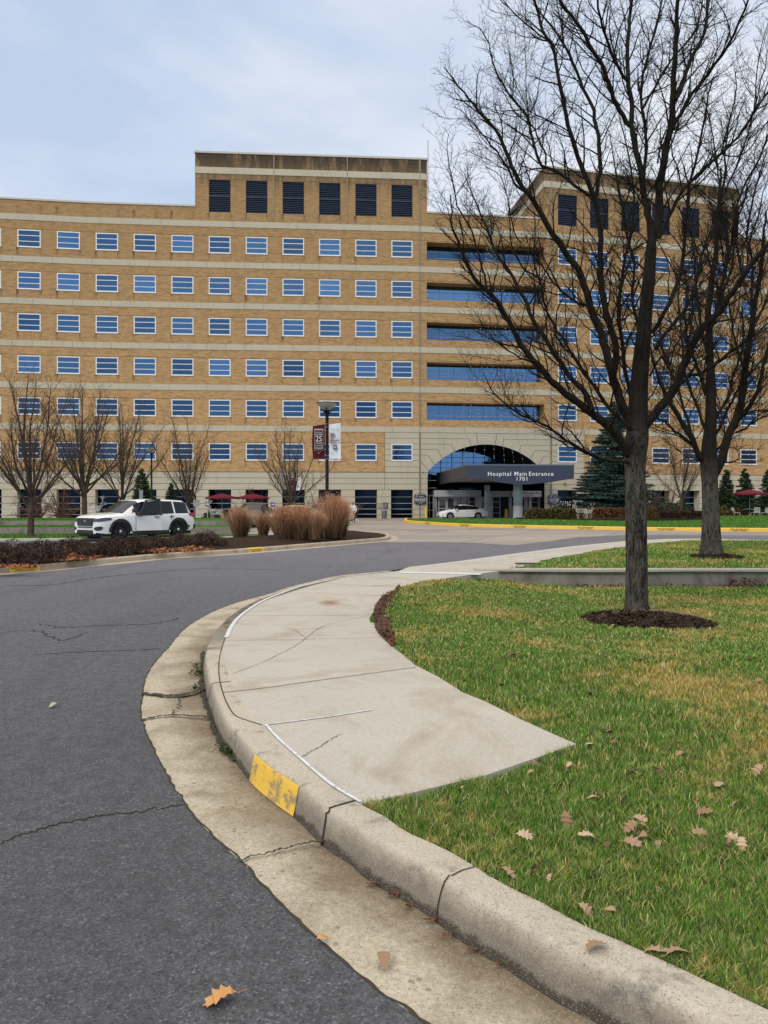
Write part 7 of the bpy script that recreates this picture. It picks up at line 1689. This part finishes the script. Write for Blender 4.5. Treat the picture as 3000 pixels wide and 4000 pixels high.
# ================================================================ SMALL THINGS
M_UMB = simple('burgundy_canvas', (.12, .014, .022), .85); M_STEEL = simple('grey_steel', (.3, .31, .32), .5); M_WIRE2 = simple('white_wire', (.55, .55, .52), .6)
def umbrella(x, y, z, lab, rz=0):
    e_ = empty('patio_umbrella', (x, y, z), rz); tag(e_, lab, 'umbrella', 'burgundy patio umbrellas'); mb = MB(); mb.tube([(0, 0, 0), (0, 0, 2.45)], .025, 8); mb.build('pole', M_STEEL, e_)
    mb = MB(); n_ = 8; R = 1.45; rings = 6; sub = 4
    for i in range(rings+1):
        for j in range(n_*sub):
            a = 2*PI*j/(n_*sub); k = (j % sub)/sub; sag = math.sin(PI*k); q = i/rings; mb.v.append((math.cos(a)*R*q*(1-.04*sag), math.sin(a)*R*q*(1-.04*sag), 2.48-.38*q**1.25-.06*sag*q*(1-q)*2+.05*sag*q**3-(.07 if i == rings else 0)*0))
    m_ = n_*sub
    for i in range(rings):
        for j in range(m_): mb.f.append((i*m_+j, i*m_+(j+1) % m_, (i+1)*m_+(j+1) % m_, (i+1)*m_+j)[::-1])
    o_ = (rings)*m_; b = len(mb.v)
    for j in range(m_): v = mb.v[o_+j]; mb.v.append((v[0]*1.01, v[1]*1.01, v[2]-.13))
    for j in range(m_): mb.f.append((o_+j, b+j, b+(j+1) % m_, o_+(j+1) % m_))
    mb.build('canopy', M_UMB, e_, True); mb = MB(); [mb.tube([(0, 0, 2.1), (math.cos(a)*.9, math.sin(a)*.9, 2.2)], .01, 4) for a in np.arange(8)*PI/4]; mb.build('ribs', M_STEEL, e_); return e_
def table(x, y, z, lab):
    e_ = empty('round_table', (x, y, z)); tag(e_, lab, 'table', 'metal mesh patio tables'); mb = MB(); mb.lathe([(0, .7), (.58, .7), (.6, .72), (.58, .74), (0, .74)], 24); mb.build('table_top', M_STEEL, e_); mb = MB(); mb.tube([(0, 0, 0), (0, 0, .7)], .05, 8); [mb.tube([(0, 0, .1), (math.cos(a)*.4, math.sin(a)*.4, .01)], .025, 5) for a in (0, 1.57, 3.14, 4.71)]; mb.build('pedestal', M_STEEL, e_); return e_
def chair(x, y, z, rz, lab):
    e_ = empty('patio_chair', (x, y, z), rz); tag(e_, lab, 'chair', 'white metal patio chairs'); mb = MB(); mb.box(-.25, .25, -.25, .25, .42, .45); mb.build('seat', M_WIRE2, e_); mb = MB()
    mb.box(-.25, .25, .24, .27, .45, .5); mb.box(-.25, .25, .27, .3, .82, .87); [mb.box(a, a+.03, .25, .28, .45, .85) for a in np.linspace(-.25, .22, 7)]; mb.build('backrest', M_WIRE2, e_)
    for sx_ in (-1, 1): mb = MB(); mb.tube([(sx_*.24, -.25, .44), (sx_*.26, -.28, .02), (sx_*.26, .28, .02), (sx_*.24, .25, .44)], .018, 5); mb.build('leg', M_WIRE2, e_)
    return e_
for px, Y_, z, w in ((867, 63, .0, 'first red umbrella, left, over a patio table'), (988, 64, .0, 'second red umbrella just right of the first one near the building'), (2928, 63, .35, 'red umbrella at the far right on the lawn beside the firs')):
    s_ = D(px, 1965, Y_); umbrella(s_.x, Y_, z-.05, w, px); table(s_.x, Y_+.02, z, 'patio table under the '+('first left' if px == 867 else 'second left' if px == 988 else 'far right')+' red umbrella')
    chair(s_.x, Y_-1.0, z, PI, 'patio chair in front of the '+('first left' if px == 867 else 'second left' if px == 988 else 'far right')+' umbrella table')
    if px > 2000: chair(s_.x-1.2, Y_, z, PI/2, 'patio chair left of the far right umbrella table'); chair(s_.x+1.2, Y_, z, -PI/2, 'patio chair right of the far right umbrella table')
    if px == 867: chair(s_.x+1.1, Y_, z, -PI/2, 'patio chair right of the first left umbrella table')
# wire reindeer light figures
def reindeer(x, y, z, rz, sc, lab):
    e_ = tag(empty('wire_reindeer', (x, y, z), rz, sc=sc), lab, 'light figure', 'white wire reindeer figures'); mb = MB(); T = lambda *p: mb.tube(p, .009, 4)
    for s_ in (-.12, .12):
        T((.42, s_, .62), (.0, s_*1.2, .56), (-.42, s_, .6), (-.5, s_*.7, .82), (.0, s_*.9, .86), (.4, s_*.8, .88), (.42, s_, .62)); T((.36, s_, .62), (.42, s_, .32), (.34, s_, 0)); T((.28, s_, .6), (.3, s_, .3), (.24, s_, 0)); T((-.36, s_, .6), (-.48, s_, .34), (-.4, s_, 0)); T((-.44, s_, .64), (-.56, s_, .36), (-.5, s_, 0))
        T((.4, s_*.8, .88), (.56, s_*.5, 1.12), (.6, s_*.5, 1.22)); T((.42, s_*.8, .7), (.64, s_*.4, .98), (.84, s_*.2, 1.0)); T((.62, s_*.5, 1.24), (.56, s_*1.6, 1.42), (.66, s_*2.2, 1.6)); T((.57, s_*1.4, 1.38), (.7, s_*1.9, 1.46)); T((.56, s_*1.6, 1.42), (.46, s_*2.2, 1.56))
    T((.6, -.06, 1.22), (.72, 0, 1.16), (.86, 0, 1.04), (.84, 0, .98), (.66, 0, .98)); 
    for q in np.linspace(-.4, .36, 6): T((q, -.13, .6), (q, 0, .54), (q, .13, .6), (q, .12, .82), (q, 0, .9), (q, -.12, .82), (q, -.13, .6))
    T((-.5, 0, .82), (-.6, 0, .78)); mb.build('wire_frame', M_WIRE2, e_)
    mb = MB(); g = random.Random(int(x*10)); [mb.lathe([(0, -.03), (.022, 0), (0, .03)], 5, Matrix.Translation((g.uniform(-.5, .5), g.uniform(-.13, .13), g.uniform(.55, .9))), cap=False) for _ in range(40)]; mb.build('bulbs', M_BULB, e_); return e_
for px, Y_, z, rz, sc, lab in ((2272, 56.3, .4, 2.7, .85, 'white wire reindeer before the hedge right of the entrance'), (2298, 57.0, .4, .5, .75, 'smaller white wire reindeer behind the first one at the hedge'), (365, 56, .4, .2, 1.1, 'white wire reindeer behind the hood of the SUV'), (352, 57, .4, 3.0, .95, 'smaller white wire reindeer left of the SUV hood'), (845, 58, .1, 2.8, 1.1, 'white wire reindeer by the cone and the first red umbrella'), (36, 55, .4, .5, .95, 'white wire reindeer on the upper terrace at far left'), (540, 60, .3, .4, .9, 'white wire reindeer behind the SUV roof')):
    s_ = D(px, 1965, Y_); reindeer(s_.x, Y_, z, rz, sc, lab)
# traffic cone
mb = MB(); mb.lathe([(.14, .03), (.03, .7), (0, .71)], 18); mb.box(-.18, .18, -.18, .18, 0, .035); o = mb.build('traffic_cone', simple('cone_orange', (.85, .12, .01), .5)); s_ = G(872, 2057); o.location = (*s_, .0); o.scale = (1.15,)*3; tag(o, 'orange traffic cone standing right of the SUV', 'cone')
# small kerb island by the cone
isl2 = smooth_path(P2([(835,2060),(870,2056),(905,2061),(912,2072),(880,2084),(840,2088),(780,2090),(700,2092)]), 40)
kerb_loop('cone_kerb', isl2, .12, .2, M_IK, 'low kerb turning below the orange cone', False); paint_patch(isl2[::-1], 12, 22, .12, M_YEL, 'yellow_kerb_patch', 'yellow painted kerb corner below the orange cone')
# signs on posts
def post_sign(px, py0, py1, pxw, Y_, z0, mat, lab, txt=None, post=M_STEEL, nm='post_sign', pw=.03):
    c = D(px, (py0+py1)/2, Y_); h = (py1-py0)/F*Y_; w_ = pxw/F*Y_; e_ = empty(nm, (c.x, Y_, z0)); tag(e_, lab, 'sign'); mb = MB(); mb.box(-pw, pw, -pw, pw, 0, c.z-z0+h/2); mb.build('post', post, e_)
    mb = MB(); mb.box(-w_/2, w_/2, -pw-.02, -pw-.002, c.z-z0-h/2, c.z-z0+h/2); mb.build('panel', mat, e_)
    if txt: text(txt, h*.3, frame((0, -pw-.024, c.z-z0), (1, 0, 0)), M_LET, e_, bold=.01)
    return e_
post_sign(768, 1953, 1977, 24, 52, 0, M_WIRE2, 'white sign on a tall pale post behind the SUV tail', post=M_FRAME, pw=.06)
post_sign(552, 1914, 1951, 15, 45, .3, simple('sign_back', (.3, .33, .36), .4, .5), 'grey metal sign back above the SUV roof')
M_VIO = simple('violet_sign', (.09, .08, .32), .6)
post_sign(811, 1960, 1979, 17, 60, 0, M_VIO, 'small violet sign left of the first red umbrella', 'USE'); post_sign(1066, 1962, 1980, 17, 64, 0, M_VIO, 'small violet sign right of the second red umbrella', 'USE')
post_sign(2804, 1969, 1985, 10, 62, .3, M_VIO, 'small violet sign beside the second big trunk', 'P')
mb = MB(); mb.lathe([(.22, 0), (.25, .8), (.2, .95), (0, 1.0)], 14); o = mb.build('trash_bin', M_BLKP); s_ = D(2810, 1965, 64); o.location = (s_.x, 64, .35); tag(o, 'dark trash bin beside the second big trunk', 'trash can')
mb = MB(); mb.box(-.06, .06, -.06, .06, 0, 2.2); o = mb.build('dark_post', M_BLKP); s_ = D(763, 1965, 53); o.location = (s_.x, 53, 0); tag(o, 'thick dark post beside the pale sign post behind the SUV tail', 'post')
mb = MB(); mb.lathe([(.35, 0), (.4, .35), (.3, .4), (0, .42)], 12); o = mb.build('white_planter', M_WIRE2); s_ = D(2668, 1965, 61); o.location = (s_.x, 61, .38); tag(o, 'small white planter behind the low dark hedge', 'planter')
mb = MB(); mb.box(-.07, .07, -.1, .1, -.1, .1); o = mb.build('wall_lamp', simple('brass_lamp', (.16, .11, .06), .5)); o.location = W_(68.3, 3.7, .1); tag(o, 'small brown wall lamp above the window with paper notes', 'wall lamp')
# grey drain grate in the walk beside the back lawn
x, y = G(2068, 2206); mb = MB(); mb.box(-.35, .35, -.2, .2, 0, .012); [mb.box(q, q+.03, -.17, .17, .012, .02) for q in np.linspace(-.3, .27, 8)]; o = mb.build('drain_grate', M_BLKP); o.location = (x, y, .024); tag(o, 'dark drain grate where the sidewalk meets the back lawn', 'grate')
